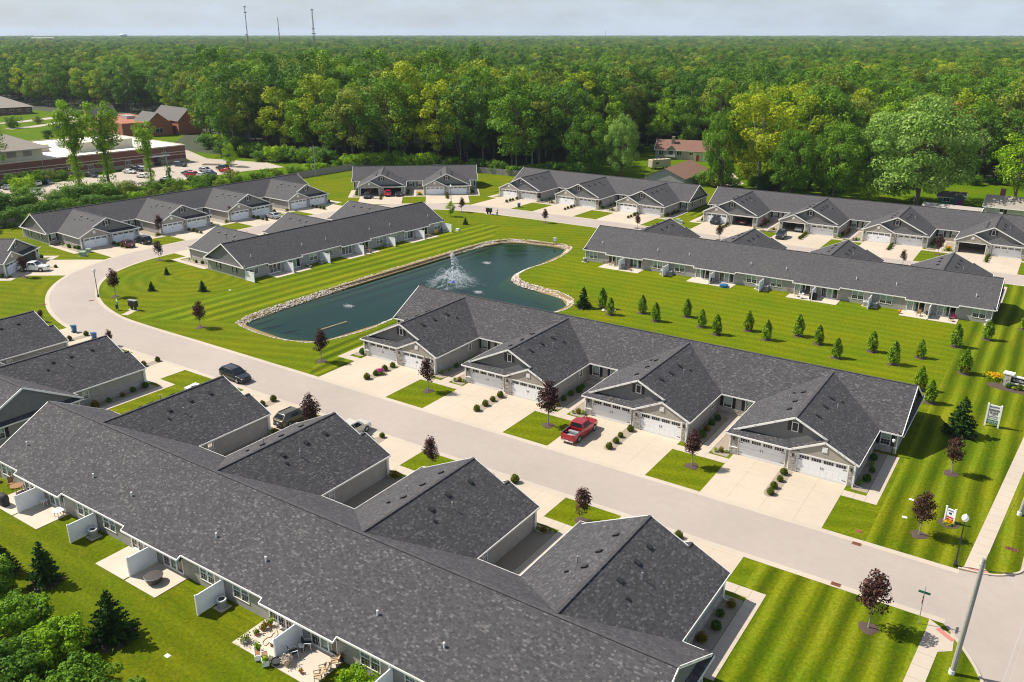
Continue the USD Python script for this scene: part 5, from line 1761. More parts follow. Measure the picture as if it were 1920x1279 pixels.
wire(PT[0] - (0, 0, .5), PT[1] - (0, 0, .8), .6, 'thin wire strung between the two timber poles at right')
wire(PT[0] - (0, 0, .9), (7.5, 62, 8.5), .3, 'thin wire leaving the leaning corner pole towards the crossroad')
for k, (px, py, h, label) in enumerate(((592, 331, 9.5, 'grey utility pole with a crossarm at the wood edge thicket'), (320, 352, 10.5, 'vine clad utility pole at the parking lot edge'), (1010, 0, 0, ''))):
    if not label:
        continue
    x, y = at(px, py)
    t = thing('utility_pole', label, 'utility pole', (x, y, 0), 35)
    part(t, 'pole', MB().tube([(0, 0, -.2), (0, 0, h)], [.17, .12], 8), 'utility_wood')
    part(t, 'crossarm', MB().box(-1.2, 1.2, -.06, .06, h - .5, h - .36), 'utility_wood')
    for s in (-1.1, 0, 1.1):
        part(t, 'insulator', MB().cyl(s, 0, h - .36, h - .18, .05, 6), 'pvc')
    if k == 1:
        c = np.column_stack([rng.normal(0, .45, 420), rng.normal(0, .45, 420), rng.uniform(.2, 6.5, 420)])
        leaf_part(t, 'vine', leaf_quads(c, .3, rng, .1), 'leaf_mid')

# street name and stop sign post at the corner (the stop plate seen edge on)
x, y = at(1722, 1169)
t = thing('street_sign', 'green street name blades above a stop plate on a post at the corner', 'street sign', (x, y, 0), 0)
part(t, 'post', MB().cyl(0, 0, -.1, 3.05, .035, 8), 'galvanised')
bl = part(t, 'name_blade', MB().box(-.42, .42, -.012, .012, 2.72, 2.92), 'sign_green')
part(t, 'name_blade', MB().box(-.012, .012, -.42, .42, 2.93, 3.13), 'sign_green')
oc = [(.38 * math.cos(PI / 8 + k * PI / 4), .38 * math.sin(PI / 8 + k * PI / 4)) for k in range(8)]
v = np.array([(-.05, a_, 2.2 + b_) for a_, b_ in oc] + [(-.035, a_, 2.2 + b_) for a_, b_ in oc])
f = [(0, k, k + 1) for k in range(1, 7)] + [(8, 8 + k + 1, 8 + k) for k in range(1, 7)] + [q for k in range(8) for q in ((k, (k + 1) % 8, 8 + (k + 1) % 8), (k, 8 + (k + 1) % 8, 8 + k))]
sp_ = part(t, 'stop_plate', (v, f), 'red_paint')
text_on(sp_, 'STOP', (-.052, .27, 2.1), (0, -1, 0), (0, 0, 1), .2, 'white_paint', width=.54, bold=True)

# white development board
p0, p1 = at(1846, 797), at(1870.5, 803)
d = p1 - p0
L = np.hypot(*d)
d /= L
n = np.array([d[1], -d[0]])
t = thing('notice_board', 'tall white board sign lettered in black with a green foot band', 'sign', (p0[0], p0[1], 0), math.degrees(math.atan2(d[1], d[0])))
for s in (0, L):
    part(t, 'post', MB().box(s - .09, s + .09, -.09, .09, 0, 2.75).add(*[(np.array(q[0]) + [s, 0, 0]) if i_ == 0 else q for i_, q in enumerate([PYR(.1, 0, 2.75)[0], PYR(.1, 0, 2.75)[1]])] if False else ([(s - .1, -.1, 2.75), (s + .1, -.1, 2.75), (s + .1, .1, 2.75), (s - .1, .1, 2.75), (s, 0, 2.84)], [(0, 1, 4), (1, 2, 4), (2, 3, 4), (3, 0, 4)])), 'trim')
brd = part(t, 'board', MB().box(.09, L - .09, -.04, .04, .32, 2.66), 'trim')
part(t, 'green_band', MB().box(.10, L - .10, -.05, -.04, .34, .86), 'sign_green')
bw = L - .2
for s_, z, h, m_, wf, b_ in (('McCARTHY', 2.36, .17, 'ink_blue', .86, True), ('ADDISON', 1.92, .25, 'ink', .92, True), ('PLACE', 1.58, .25, 'ink', .72, True), ('Homes', 1.42, .08, 'ink', .4, False), ('Apartment Villas', 1.22, .12, 'ink', .92, False), ('For Leasing', 1.0, .12, 'ink_blue', .8, False),
                            ('419-476-4474', .56, .18, 'white_paint', .88, True), ('Equal Housing', .41, .06, 'white_paint', .7, False)):
    w_ = bw * wf
    text_on(brd, s_, (.1 + (bw - w_) / 2, -.052, z), (1, 0, 0), (0, 0, 1), h, m_, width=w_, bold=b_)

# small white and red sign
p0, p1 = at(1770.5, 976), at(1787.5, 983)
d = p1 - p0
L = np.hypot(*d)
t = thing('small_sign', 'small white sign with a red lower panel between white posts', 'sign', (p0[0], p0[1], 0), math.degrees(math.atan2(d[1], d[0])))
for s in (0, L):
    part(t, 'post', MB().box(s - .06, s + .06, -.06, .06, 0, 1.5), 'trim')
    part(t, 'post_cap', MB().box(s - .08, s + .08, -.08, .08, 1.5, 1.55), 'trim')
brd = part(t, 'panel', MB().box(.06, L - .06, -.03, .03, .62, 1.4), 'plate_white')
part(t, 'red_panel', MB().box(.06, L - .06, -.034, .03, .3, .6), 'red_paint')
part(t, 'emblem', MB().box(L * .35, L * .65, -.037, -.03, .85, 1.05), 'ink_blue')
text_on(brd, 'FOR LEASE', (.14, -.037, .4), (1, 0, 0), (0, 0, 1), .09, 'white_paint', width=L - .28, bold=True)
text_on(brd, 'ADDISON', (.16, -.037, 1.18), (1, 0, 0), (0, 0, 1), .1, 'ink_blue', width=L - .32)
x, y = (p0 + p1) / 2
struct('mulch_ring', MB().flat(Point(x, y - .2).buffer(.9), .012), 'mulch')
flower_clump('flower_clump', 'low yellow green flowers at the foot of the small red sign', x, y - .35, .4, .35, 'petal_yellow', 110)

# monument sign
p0 = at(1888, 722)
t = thing('monument_sign', 'stone entrance monument with white caps and a black name panel, cut by the right edge', 'sign', (p0[0], p0[1], 0), -8)
for u in (0, 4.0):
    pr = part(t, 'pier', MB().box(u - .35, u + .35, -.35, .35, 0, 1.55), 'mortar')
    w = Wall((u - .36, -.35), (u + .36, -.35))
    sm = MB()
    stones(sm, w, 0, .72, 0, 1.55, 5)
    stones(sm, Wall((u - .35, .36), (u - .35, -.36)), 0, .72, 0, 1.55, 6)
    part(pr, 'stone', sm, 'stone', kind='stuff')
    part(t, 'cap', MB().box(u - .62, u + .62, -.48, .48, 1.55, 1.74), 'trim')
part(t, 'top_rail', MB().box(.36, 3.64, -.2, .2, 1.3, 1.45), 'trim')
part(t, 'bottom_rail', MB().box(.36, 3.64, -.2, .2, .42, .56), 'trim')
brd = part(t, 'name_panel', MB().box(.36, 3.64, -.13, .13, .56, 1.3), 'shutter')
text_on(brd, 'Addison Place', (.55, -.135, .78), (1, 0, 0), (0, 0, 1), .34, 'white_paint', width=2.95)
struct('planting_bed', MB().flat(affinity.scale(Point(p0[0] + 1.6, p0[1] - .9).buffer(1, 24), 3.9, 1.5), .012), 'mulch')
for k in range(5):
    copy(KIND[['dark_shrub', 'lily_tuft', 'ball_shrub', 'lily_tuft', 'bronze_shrub'][k]], 'bed_plant', f'{["dark round shrub", "grassy tuft", "clipped round shrub", "spreading grassy tuft", "yellowish shrub"][k]} in the mulch bed before the monument sign', 'plant', (p0[0] + .2 + k * .62, p0[1] - 1.0 - .25 * (k % 2), .02), k * 40, None, .8 + .1 * k)


# bins, mail boxes, transformers
def bin_(px, py, rot, label):
    x, y = at(px, py)
    t = thing('wheeled_bin', label, 'bin', (x, y, .02), rot, 'blue wheeled bins')
    v = [(-.24, -.24, .06), (.24, -.24, .06), (.24, .24, .06), (-.24, .24, .06), (-.32, -.30, 1.0), (.32, -.30, 1.0), (.32, .34, 1.0), (-.32, .34, 1.0)]
    part(t, 'body', (v, [(0, 1, 5), (0, 5, 4), (1, 2, 6), (1, 6, 5), (2, 3, 7), (2, 7, 6), (3, 0, 4), (3, 4, 7), (0, 3, 2), (0, 2, 1)]), 'blue_plastic')
    part(t, 'lid', MB().obox((0, .02, 1.05), (.35, 0, 0), (0, .36, .04), (0, 0, .03)), 'blue_plastic')
    part(t, 'handle', MB().bar((-.3, .4, 1.02), (.3, .4, 1.02), .05, .05), 'black_plastic')
    for s in (-.28, .28):
        part(t, 'bin_wheel', MB().tube([(s - .04, .26, .1), (s + .04, .26, .1)], .11, 10), 'tyre')


bin_(140, 623, 170, 'blue wheeled bin at the drive edge, left one of two by the street')
bin_(177.5, 637, 170, 'blue wheeled bin beside the roof tip, right one of two by the street')
bin_(156, 467, 60, 'blue wheeled bin at the first garage corner by the green transformer')
bin_(973, 389, 10, 'blue wheeled bin on the first driveway of the three wing house')
bin_(480, 397, 60, 'blue wheeled bin half hidden by a purple maple at the parking lot row house')


def mail(px, py, rot, n, label):
    x, y = at(px, py)
    t = thing('mail_cabinet', label, 'mailbox', (x, y, 0), rot)
    part(t, 'plinth', MB().box(-.5 * n, .5 * n, -.3, .3, -.05, .04), 'concrete_slab')
    for k in range(n):
        u = (k - (n - 1) / 2) * .82
        part(t, 'pedestal', MB().box(u - .14, u + .14, -.14, .14, .04, .6), 'black_metal')
        c = part(t, 'cabinet', MB().box(u - .39, u + .39, -.28, .28, .6, 1.62), 'black_metal')
        part(c, 'cap', MB().box(u - .42, u + .42, -.32, .32, 1.62, 1.67), 'grey_metal')
        for r_ in range(5):
            for q in range(3):
                part(c, 'small_door', MB().box(u - .36 + q * .245, u - .36 + q * .245 + .225, -.295, -.28, .66 + r_ * .185, .66 + r_ * .185 + .165), 'shutter')
        part(c, 'number_plate', MB().box(u - .08, u + .08, -.302, -.295, 1.46, 1.54), 'plate_white')


mail(251, 581, 10, 2, 'black twin mail cabinet on a pad beside the road curve')
mail(917, 402, 0, 2, 'black twin mail cabinet at the kerb beyond the pond head')
a_, b_ = at(233, 591), at(253, 581)
part('/World', 'mail_walk', MB().flat(LineString([a_, b_]).buffer(.6, cap_style=2), .02), 'sidewalk')
meta(stage.GetPrimAtPath('/World/mail_walk'), kind='structure')
for px, py, label in ((222, 581, 'green pet waste station beside the mail cabinet on the curve lawn'), (933, 404, 'dark pet waste post beside the mail cabinet beyond the pond')):
    x, y = at(px, py)
    t = thing('waste_station', label, 'waste station', (x, y, 0))
    part(t, 'post', MB().box(-.04, .04, -.04, .04, 0, 1.9), 'green_paint')
    part(t, 'can', MB().lathe([(.16, .25), (.19, .8), (.2, .85)], 12, (.0, -.22, 0)), 'black_metal')
    part(t, 'bag_box', MB().box(-.13, .13, -.12, -.04, 1.05, 1.35), 'green_paint')
    part(t, 'notice', MB().box(-.17, .17, -.055, -.04, 1.45, 1.88), 'white_paint')


def cabinet(px, py, s, rot, label, m_='utility_green', nm='transformer_box', cat='transformer'):
    x, y = at(px, py)
    t = thing(nm, label, cat, (x, y, 0), rot)
    part(t, 'pad', MB().box(-.7 * s, .7 * s, -.6 * s, .6 * s, -.02, .08), 'concrete_slab')
    part(t, 'case', MB().box(-.55 * s, .55 * s, -.45 * s, .45 * s, .08, .82 * s), m_)
    part(t, 'lid', MB().obox((0, .05, .86 * s), (.58 * s, 0, 0), (0, .5 * s, .03), (0, 0, .04)), m_)
    part(t, 'latch', MB().box(-.05, .05, -.47 * s, -.45 * s, .4 * s, .55 * s), 'black_metal')


cabinet(156, 480, 1.0, 30, 'green transformer box on the lawn by the curve, front one of two')
cabinet(166, 473, .8, 30, 'green transformer box behind the other by the blue bin')
cabinet(1271, 417, .9, 0, 'green transformer box on the strip between two wood edge row houses, left of two')
cabinet(1277, 419, .7, 0, 'green utility box on the strip between two wood edge row houses, right of two')
cabinet(354, 735, .7, 0, 'pale utility pedestal between the left roofs', 'pvc', 'utility_pedestal', 'utility box')
cabinet(366, 731, .8, 0, 'pale low utility box beside the pedestal between the left roofs', 'pvc', 'utility_pedestal', 'utility box')
cabinet(858, 433, .6, 0, 'white utility pedestal on the lawn right of the pond left row house', 'pvc', 'utility_pedestal', 'utility box')


# drains
def grate(px, py, rot, label, l=.75, w=.48):
    x, y = at(px, py)
    t = thing('drain_grate', label, 'drain', (x, y, .015), rot)
    part(t, 'frame', MB().box(-l / 2, l / 2, -w / 2, -w / 2 + .05, 0, .02).box(-l / 2, l / 2, w / 2 - .05, w / 2, 0, .02).box(-l / 2, -l / 2 + .05, -w / 2, w / 2, .0, .022).box(l / 2 - .05, l / 2, -w / 2, w / 2, 0, .022), 'rust')
    b = MB()
    for k in range(9):
        u = -l / 2 + .08 + k * (l - .16) / 8
        b.box(u - .022, u + .022, -w / 2 + .05, w / 2 - .05, 0, .018)
    part(t, 'bar', b, 'rust', kind='stuff')
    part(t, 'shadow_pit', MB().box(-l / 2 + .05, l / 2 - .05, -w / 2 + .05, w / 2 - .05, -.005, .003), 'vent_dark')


grate(1606, 1020, 0, 'rusty gutter grate on the pond side of the street')
grate(1567, 1096, 0, 'rusty gutter grate on the corner lawn side of the street')
grate(171, 564, 70, 'rusty gutter grate on the inside of the road curve')
grate(82, 571, 50, 'rusty gutter grate on the outside of the road curve')
grate(1897, 1030, 0, 'rusty yard inlet in the grass right of the pavement', 1.0, .5)
x, y = at(1610, 996)
single('manhole_lid', MB().lathe([(0, .03), (.28, .03), (.31, .0)], 18, (x, y, 0)), 'rust', 'round rusty lid in the grass by the last driveway', 'lid')
for px, py, w in ((1709, 937, 'upper of two on the striped lawn by the last house'), (1696, 970, 'lower of two on the striped lawn by the last house'), (314, 1230, 'on the lowest lawn between the spruces and the patio'), (431, 544, 'on the lawn left of the pond')):
    x, y = at(px, py)
    single('irrigation_lid', MB().box(x - .22, x + .22, y - .16, y + .16, 0, .03), 'pvc', f'small pale valve lid, {w}', 'lid')

# ---------------------------------------------------------------- patio furniture
def local(key, u, v):
    return LOC[key](u, v)


def nearest_rot(key, extra=0):
    return HP[key][3] + extra


def chair(px, py, rot, m_, frame, label, group=None, high=.95, z=.05):
    x, y = at(px, py)
    t = thing('patio_chair', label, 'chair', (x, y, z), rot, group)
    part(t, 'seat', MB().obox((0, 0, .42), (.27, 0, 0), (0, .26, -.03), (0, 0, .02)), m_)
    part(t, 'back', MB().obox((0, .33, .42 + (high - .42) / 2), (.27, 0, 0), (0, .015, .004), (0, .10, (high - .42) / 2)), m_)
    for s in (-.27, .27):
        part(t, 'arm', MB().bar((s, -.25, .63), (s, .3, .66), .05, .03), frame)
        part(t, 'leg', MB().bar((s, -.25, 0), (s, -.22, .64), .035, .035), frame)
        part(t, 'leg', MB().bar((s, .3, 0), (s, .24, .66), .035, .035), frame)
    return t


def table(px, py, r, h, m_, leg, label, square=False, z=.05):
    x, y = at(px, py)
    t = thing('patio_table', label, 'table', (x, y, z))
    part(t, 'top', MB().box(-r, r, -r * .8, r * .8, h - .04, h) if square else MB().lathe([(0, h), (r, h), (r, h - .04), (0, h - .04)], 20), m_)
    for k in range(4):
        a = PI / 4 + k * PI / 2
        part(t, 'leg', MB().bar((r * .85 * math.cos(a), r * .7 * math.sin(a), 0), (r * .72 * math.cos(a), r * .6 * math.sin(a), h - .04), .045, .045), leg)
    return t


def grill(px, py, rot, label):
    x, y = at(px, py)
    t = thing('covered_grill', label, 'grill', (x, y, .05), rot)
    sec = [(.62, .32, .0), (.64, .33, .5), (.66, .34, .85), (.60, .30, 1.05), (.42, .2, 1.16)]
    v = []
    for lx, ly, z in sec:
        for k in range(16):
            a = k / 16 * 2 * PI
            c_, s_ = math.cos(a), math.sin(a)
            q = 1 / max(abs(c_), abs(s_)) ** .7
            v.append((lx * c_ * q * (1 + .02 * math.sin(k * 5)), ly * s_ * q, z))
    f = []
    for i in range(len(sec) - 1):
        for k in range(16):
            a, b, c_, d = i * 16 + k, i * 16 + (k + 1) % 16, (i + 1) * 16 + (k + 1) % 16, (i + 1) * 16 + k
            f += [(a, b, c_), (a, c_, d)]
    f += [(64, 64 + k, 64 + k + 1) for k in range(1, 15)]
    part(t, 'cover', (v, f), 'black_fabric', 50)
    part(t, 'strap', MB().box(-.66, .66, -.345, -.335, .48, .52), 'black_plastic')


def pot(px, py, r, h, m_, label, plant=None, n=90, name='flower_pot', z=.05):
    x, y = at(px, py)
    t = thing(name, label, 'flower pot', (x, y, z))
    part(t, 'pot', MB().lathe([(r * .65, 0), (r, h), (r * 1.08, h), (r * 1.08, h - .05), (r * .9, h - .06), (0, h - .06)], 14), m_)
    if plant:
        rg = np.random.default_rng(int(px))
        d = rg.normal(size=(n, 3)) * np.array([r * .7, r * .7, r * .6]) + np.array([0, 0, h + r * .7])
        leaf_part(t, 'plant', leaf_quads(d, .09, rg, .1), plant)


# lowest row house, left to right
grill(8, 947, 0, 'black covered grill cut by the left edge on the first patio')
chair(22, 914, 60, 'wood_brown', 'wood_brown', 'brown round backed chair left of the wooden table on the first patio', 'brown patio chairs')
chair(44, 908, -30, 'wood_brown', 'wood_brown', 'brown round backed chair behind the wooden table on the first patio', 'brown patio chairs')
table(34, 923, .6, .72, 'wood_brown', 'patio_dark', 'round brown wooden table with two chairs on the first patio')
table(112, 969, .55, .7, 'plate_white', 'tan_fabric', 'round white table near the glass doors on the second patio')
table(84, 948, .35, .6, 'plate_white', 'pvc', 'small white cart table against the screen on the second patio', True)
x, y = at(290, 1092)
t = thing('covered_table', 'round patio table under a dark grey fitted cover', 'table', (x, y, .05))
part(t, 'cover', MB().lathe([(.45, .0), (.62, .18), (.70, .55), (.74, .6), (.74, .64), (0, .66)], 26), 'patio_dark', 40, label=None)
part(t, 'top_seam', MB().lathe([(.73, .6), (.76, .62), (.73, .645)], 26), 'grey_metal')
# the furnished double patio at the bottom
hp = [at(*q) for q in ((519, 1182), (521, 1192), (513, 1199), (505, 1206), (498, 1212), (493, 1206), (500, 1198), (508, 1196), (512, 1190), (516, 1188))]
single('garden_hose', MB().tube(curve(hp, 5).tolist() and [(*q, .075) for q in curve(hp, 5)], .022, 6), 'hose_green', 'looped garden hose lying on the left half of the lowest patio', 'hose')
x, y = at(521, 1216)
t = thing('bench', 'white topped wooden bench beside the screen on the lowest patio', 'bench', (x, y, .05), 0)
part(t, 'seat', MB().box(-.55, .5, -.25, .25, .42, .47), 'trim')
for u in (-.5, .45):
    part(t, 'leg', MB().box(u - .04, u + .04, -.22, .22, 0, .42), 'wood_brown')
part(t, 'rail', MB().box(-.5, .45, -.03, .03, .16, .24), 'wood_brown')
for k, (px, py, l) in enumerate(((484, 1230, 'white planter box with green seedlings, left of two'), (498, 1241, 'planter box of bare soil with a leafy corner plant'))):
    x, y = at(px, py)
    t = thing('planter_box', l + ' on the lowest patio', 'planter', (x, y, .05), -38)
    part(t, 'box', MB().box(-.6, .6, -.25, -.21, 0, .45).box(-.6, .6, .21, .25, 0, .45).box(-.6, -.56, -.21, .21, 0, .45).box(.56, .6, -.21, .21, 0, .45), 'trim')
    part(t, 'soil', MB().box(-.56, .56, -.21, .21, .3, .4), 'wood_brown')
    rg = np.random.default_rng(k)
    c = rg.normal(size=(120, 3)) * np.array([.14, .12, .12]) + np.array([-.35 if k == 0 else .42, 0, .55])
    leaf_part(t, 'plant', leaf_quads(c, .1, rg), 'leaf_lime')
pot(519, 1246, .36, .34, 'black_plastic', 'wide black tub at the end of the screen on the lowest patio')
pot(538, 1248, .26, .4, 'tan_fabric', 'tan pot of pale pink flowers on the lowest patio', 'petal_white', 150)
for k, (px, py) in enumerate(((480, 1192), (484, 1190), (492, 1183))):
    pot(px, py, .13, .2, 'terracotta', f'{ORDW[k]} small clay pot from the left along the lawn edge of the lowest patio', 'leaf_mid', 40)
pot(565, 1263, .13, .22, 'terracotta', 'small clay pot standing alone in the middle of the lowest patio', 'leaf_rust', 20)
pot(507, 1175, .2, .3, 'terracotta', 'pot of yellow green foliage by the glass doors of the lowest patio', 'leaf_lime', 140)
pot(497, 1180, .18, .28, 'terracotta', 'pot of orange yellow foliage at the lawn corner of the lowest patio', 'leaf_bronze', 120)
pot(460, 1205, .3, .2, 'grey_metal', 'straggly grey green plant at the outer corner of the lowest patio', 'leaf_olive', 200)
pot(641, 1240, .2, .35, 'black_plastic', 'black pot by the window right of the lowest patio', 'leaf_rust', 60)
chair(552, 1232, 150, 'navy_fabric', 'pvc', 'dark sling chair with white arms nearest the lawn by the screen', 'dark sling chairs')
chair(578, 1217, 130, 'navy_fabric', 'pvc', 'dark sling chair with white arms nearest the house by the screen', 'dark sling chairs')
table(566, 1221, .25, .5, 'lamp_clear', 'black_metal', 'small glass side table between the two dark sling chairs')
for k, (px, py, l) in enumerate(((628, 1248, 'upper one near the house wall'), (606, 1266, 'middle one'), (596, 1277, 'lowest one cut by the bottom edge'))):
    chair(px, py, -40, 'tan_fabric', 'patio_dark', f'tan sling chair with curved dark frame, {l}', 'tan sling chairs')
table(615, 1256, .25, .45, 'patio_dark', 'patio_dark', 'small dark stand with a potted plant between the tan chairs')

# pond left row house patios
grill(660, 473, -95, 'black covered grill on the third patio of the pond left row house')
grill(777, 443, -95, 'black covered grill on the fifth patio, left of its screen')
grill(800, 432, -95, 'black covered grill right of the screen near the yellow chairs')
for k, (px, py) in enumerate(((805, 444), (818, 439))):
    chair(px, py, 130 - 60 * k, 'yellow_plastic', 'yellow_plastic', ['bright yellow garden chair nearest the white screen', 'bright yellow garden chair nearest the planted corner'][k], None, 1.0, 0)
table(687, 470, .55, .7, 'tan_fabric', 'patio_dark', 'dining table with chairs left of the screen on the third patio')
for k, (px, py) in enumerate(((680, 468), (677, 475), (693, 474))):
    chair(px, py, k * 110, 'tan_fabric', 'patio_dark', ['brown chair behind the third patio table', 'brown chair left of the third patio table', 'brown chair right of the third patio table'][k])
table(692, 464, .5, .72, 'lamp_clear', 'black_metal', 'glass topped table right of the screen on the fourth patio')
chair(686, 463, 40, 'black_fabric', 'black_metal', 'black chair beside the glass table on the fourth patio')
table(574, 500, .5, .6, 'grey_metal', 'black_metal', 'grey low table on the grass at the second patio of the pond left row house', z=0)
for k, (px, py) in enumerate(((566, 504), (582, 503), (576, 495))):
    chair(px, py, k * 120, 'grey_metal', 'black_metal', ['grey chair left of the low grey table', 'grey chair right of the low grey table', 'grey chair behind the low grey table'][k], None, .8, 0)
for k, (px, py) in enumerate(((822, 428), (830, 426), (828, 433))):
    copy(KIND[['dark_shrub', 'bronze_shrub', 'ball_shrub'][k]], 'bed_plant', f'{["dark", "bronze", "clipped"][k]} shrub in the planted corner beside the yellow chairs', 'plant', (*at(px, py), 0), 0, None, 1.2)
# pond right row house patios
table(1166, 503, .5, .7, 'tan_fabric', 'wood_brown', 'light wooden table at the first patio of the pond right row house')
for k, (px, py) in enumerate(((1133, 494), (1141, 497), (1150, 499), (1174, 505), (1188, 503), (1180, 508))):
    chair(px, py, 40 + k * 75, ['tan_fabric', 'wood_brown', 'tan_fabric', 'grey_metal', 'black_fabric', 'wood_brown'][k], 'patio_dark', f'{["tan", "brown", "tan", "grey", "black", "brown"][k]} chair, {ORDW[k]} from the left on the first two patios right of the pond')
x, y = at(1357, 538)
t = thing('plunge_tub', 'bright blue low tub on the patio edge right of the pond', 'tub', (x, y, .02))
part(t, 'wall', MB().lathe([(.75, 0), (.8, .42), (.72, .42), (.7, .1), (0, .1)], 20), 'blue_plastic')
part(t, 'cover', MB().lathe([(0, .47), (.5, .46), (.74, .43)], 20), 'blue_plastic')
for k, (px, py, m_, l) in enumerate(((1331, 532, 'black_fabric', 'dark chair beside the blue tub screen'), (1338, 529, 'tan_fabric', 'pale chair against the screen left of the blue tub'), (1480, 550, 'wood_brown', 'brown chair at the left of the crowded patio'), (1493, 556, 'tan_fabric', 'tan chair on the crowded patio'), (1505, 553, 'navy_fabric', 'blue chair near the glass doors of the crowded patio'),
                                     (1500, 560, 'plate_white', 'white seat at the front of the crowded patio'), (1722, 593, 'wood_brown', 'brown wicker chair left of the last white screen'), (1740, 596, 'black_fabric', 'black lounge chair right of the last white screen'), (1783, 603, 'black_fabric', 'dark chair at the right end of the last patio'))):
    chair(px, py, 60 * k, m_, 'patio_dark', l)
grill(1524, 562, 0, 'black covered grill right of the crowded patio screen')
pot(1686, 588, .2, .3, 'terracotta', 'pot of yellow flowers at the left end of the last patio', 'petal_yellow', 90)
pot(1788, 598, .22, .3, 'terracotta', 'pot of pink flowers at the right end of the last patio', 'petal_pink', 90)
# leafy shrubs against the lowest house at the bottom edge
for k, (px, py, r, h) in enumerate(((668, 1300, 1.3, 1.9), (845, 1330, .9, 1.2))):
    x, y = at(px, py)
    t = thing('leafy_shrub', ['bright green leafy shrub under the window at the bottom edge', 'tip of a green shrub showing at the bottom edge below the eave'][k], 'shrub', (x, y, 0))
    rg = np.random.default_rng(k + 60)
    cs = clumps_in(rg, 46, (r, r, h * .5), (0, 0, h * .55), .2)
    leaf_part(t, 'crown', cloud(rg, cs, 46, .36, .12, .5), 'leaf_lime')
    part(t, 'stem', limbs(rg, MB(), .3, h * .8, .05, cs[:8]), 'bark')
# ---------------------------------------------------------------- buildings and grounds beyond
def hip(mb, x0, x1, y0, y1, z, h):
    d = min(x1 - x0, y1 - y0) / 2
    if x1 - x0 >= y1 - y0:
        a, b = (x0 + d, (y0 + y1) / 2, z + h), (x1 - d, (y0 + y1) / 2, z + h)
        mb.poly([(x0, y0, z), (x1, y0, z), b, a]).poly([(x1, y1, z), (x0, y1, z), a, b]).poly([(x0, y1, z), (x0, y0, z), a]).poly([(x1, y0, z), (x1, y1, z), b])
    else:
        a, b = ((x0 + x1) / 2, y0 + d, z + h), ((x0 + x1) / 2, y1 - d, z + h)
        mb.poly([(x0, y1, z), (x0, y0, z), a, b]).poly([(x1, y0, z), (x1, y1, z), b, a]).poly([(x0, y0, z), (x1, y0, z), a]).poly([(x1, y1, z), (x0, y1, z), b])
    return mb


def gable(mb, x0, x1, y0, y1, z, h, axis=0, over=.4):
    if axis == 0:
        m_ = (y0 + y1) / 2
        k = h / (m_ - y0)
        zo = z - over * k
        mb.poly([(x0 - over, y0 - over, zo), (x1 + over, y0 - over, zo), (x1 + over, m_, z + h), (x0 - over, m_, z + h)]).poly([(x1 + over, y1 + over, zo), (x0 - over, y1 + over, zo), (x0 - over, m_, z + h), (x1 + over, m_, z + h)])
    else:
        m_ = (x0 + x1) / 2
        k = h / (m_ - x0)
        zo = z - over * k
        mb.poly([(x0 - over, y1 + over, zo), (x0 - over, y0 - over, zo), (m_, y0 - over, z + h), (m_, y1 + over, z + h)]).poly([(x1 + over, y0 - over, zo), (x1 + over, y1 + over, zo), (m_, y1 + over, z + h), (m_, y0 - over, z + h)])
    return mb


def gable_walls(mb, x0, x1, y0, y1, z0, z, h, axis=0):
    mb.box(x0, x1, y0, y1, z0, z)
    e = .0
    if axis == 0:
        for x in (x0, x1):
            mb.poly([(x, y0, z), (x, y1, z), (x, (y0 + y1) / 2, z + h)])
    else:
        for y in (y0, y1):
            mb.poly([(x0, y, z), (x1, y, z), ((x0 + x1) / 2, y, z + h)])
    return mb


def win(parent, w, a, z, wd, ht, m_='trim'):
    f = MB()
    t_ = .08
    for q in ((a - wd / 2 - t_, a + wd / 2 + t_, z - t_, z), (a - wd / 2 - t_, a + wd / 2 + t_, z + ht, z + ht + t_), (a - wd / 2 - t_, a - wd / 2, z, z + ht), (a + wd / 2, a + wd / 2 + t_, z, z + ht), (a - .03, a + .03, z, z + ht)):
        w.slab(f, *q, .0, .07)
    p = part(parent, 'window', f, m_)
    part(p, 'pane', w.slab(MB(), a - wd / 2, a + wd / 2, z, z + ht, .0, .02), 'dark_pane')


# parking lot beside the clinic
lotp = Polygon([(-330, 78), (-262, 96), (-232, 110), (-229, 150), (-227, 182), (-223, 196), (-236, 200), (-262, 195), (-286, 205), (-320, 214), (-330, 209), (-285, 199), (-262, 188), (-252, 184), (-246, 150), (-252, 122), (-275, 100)])
struct('parking_lot', MB().flat(unary_union([lotp, Polygon([(-262, 187), (-256, 130), (-262, 110), (-330, 90), (-262, 96), (-232, 110), (-229, 150), (-227, 182), (-236, 198)])]).buffer(0), .011), 'lot')
for k in range(15):
    u = k / 14
    c = np.array([-232.5, 126]) * (1 - u) + np.array([-230.5, 182]) * u
    single_mb = MB().obox((c[0], c[1], .018), (2.5, .6, 0), (-.012, .05, 0), (0, 0, .002))
    struct('parking_line', single_mb, 'white_paint')
isl = Polygon([(-252, 186), (-241, 191.5), (-240, 188), (-250, 183.5)])
struct('planted_island', MB().flat(isl, .12, 0), 'mulch')
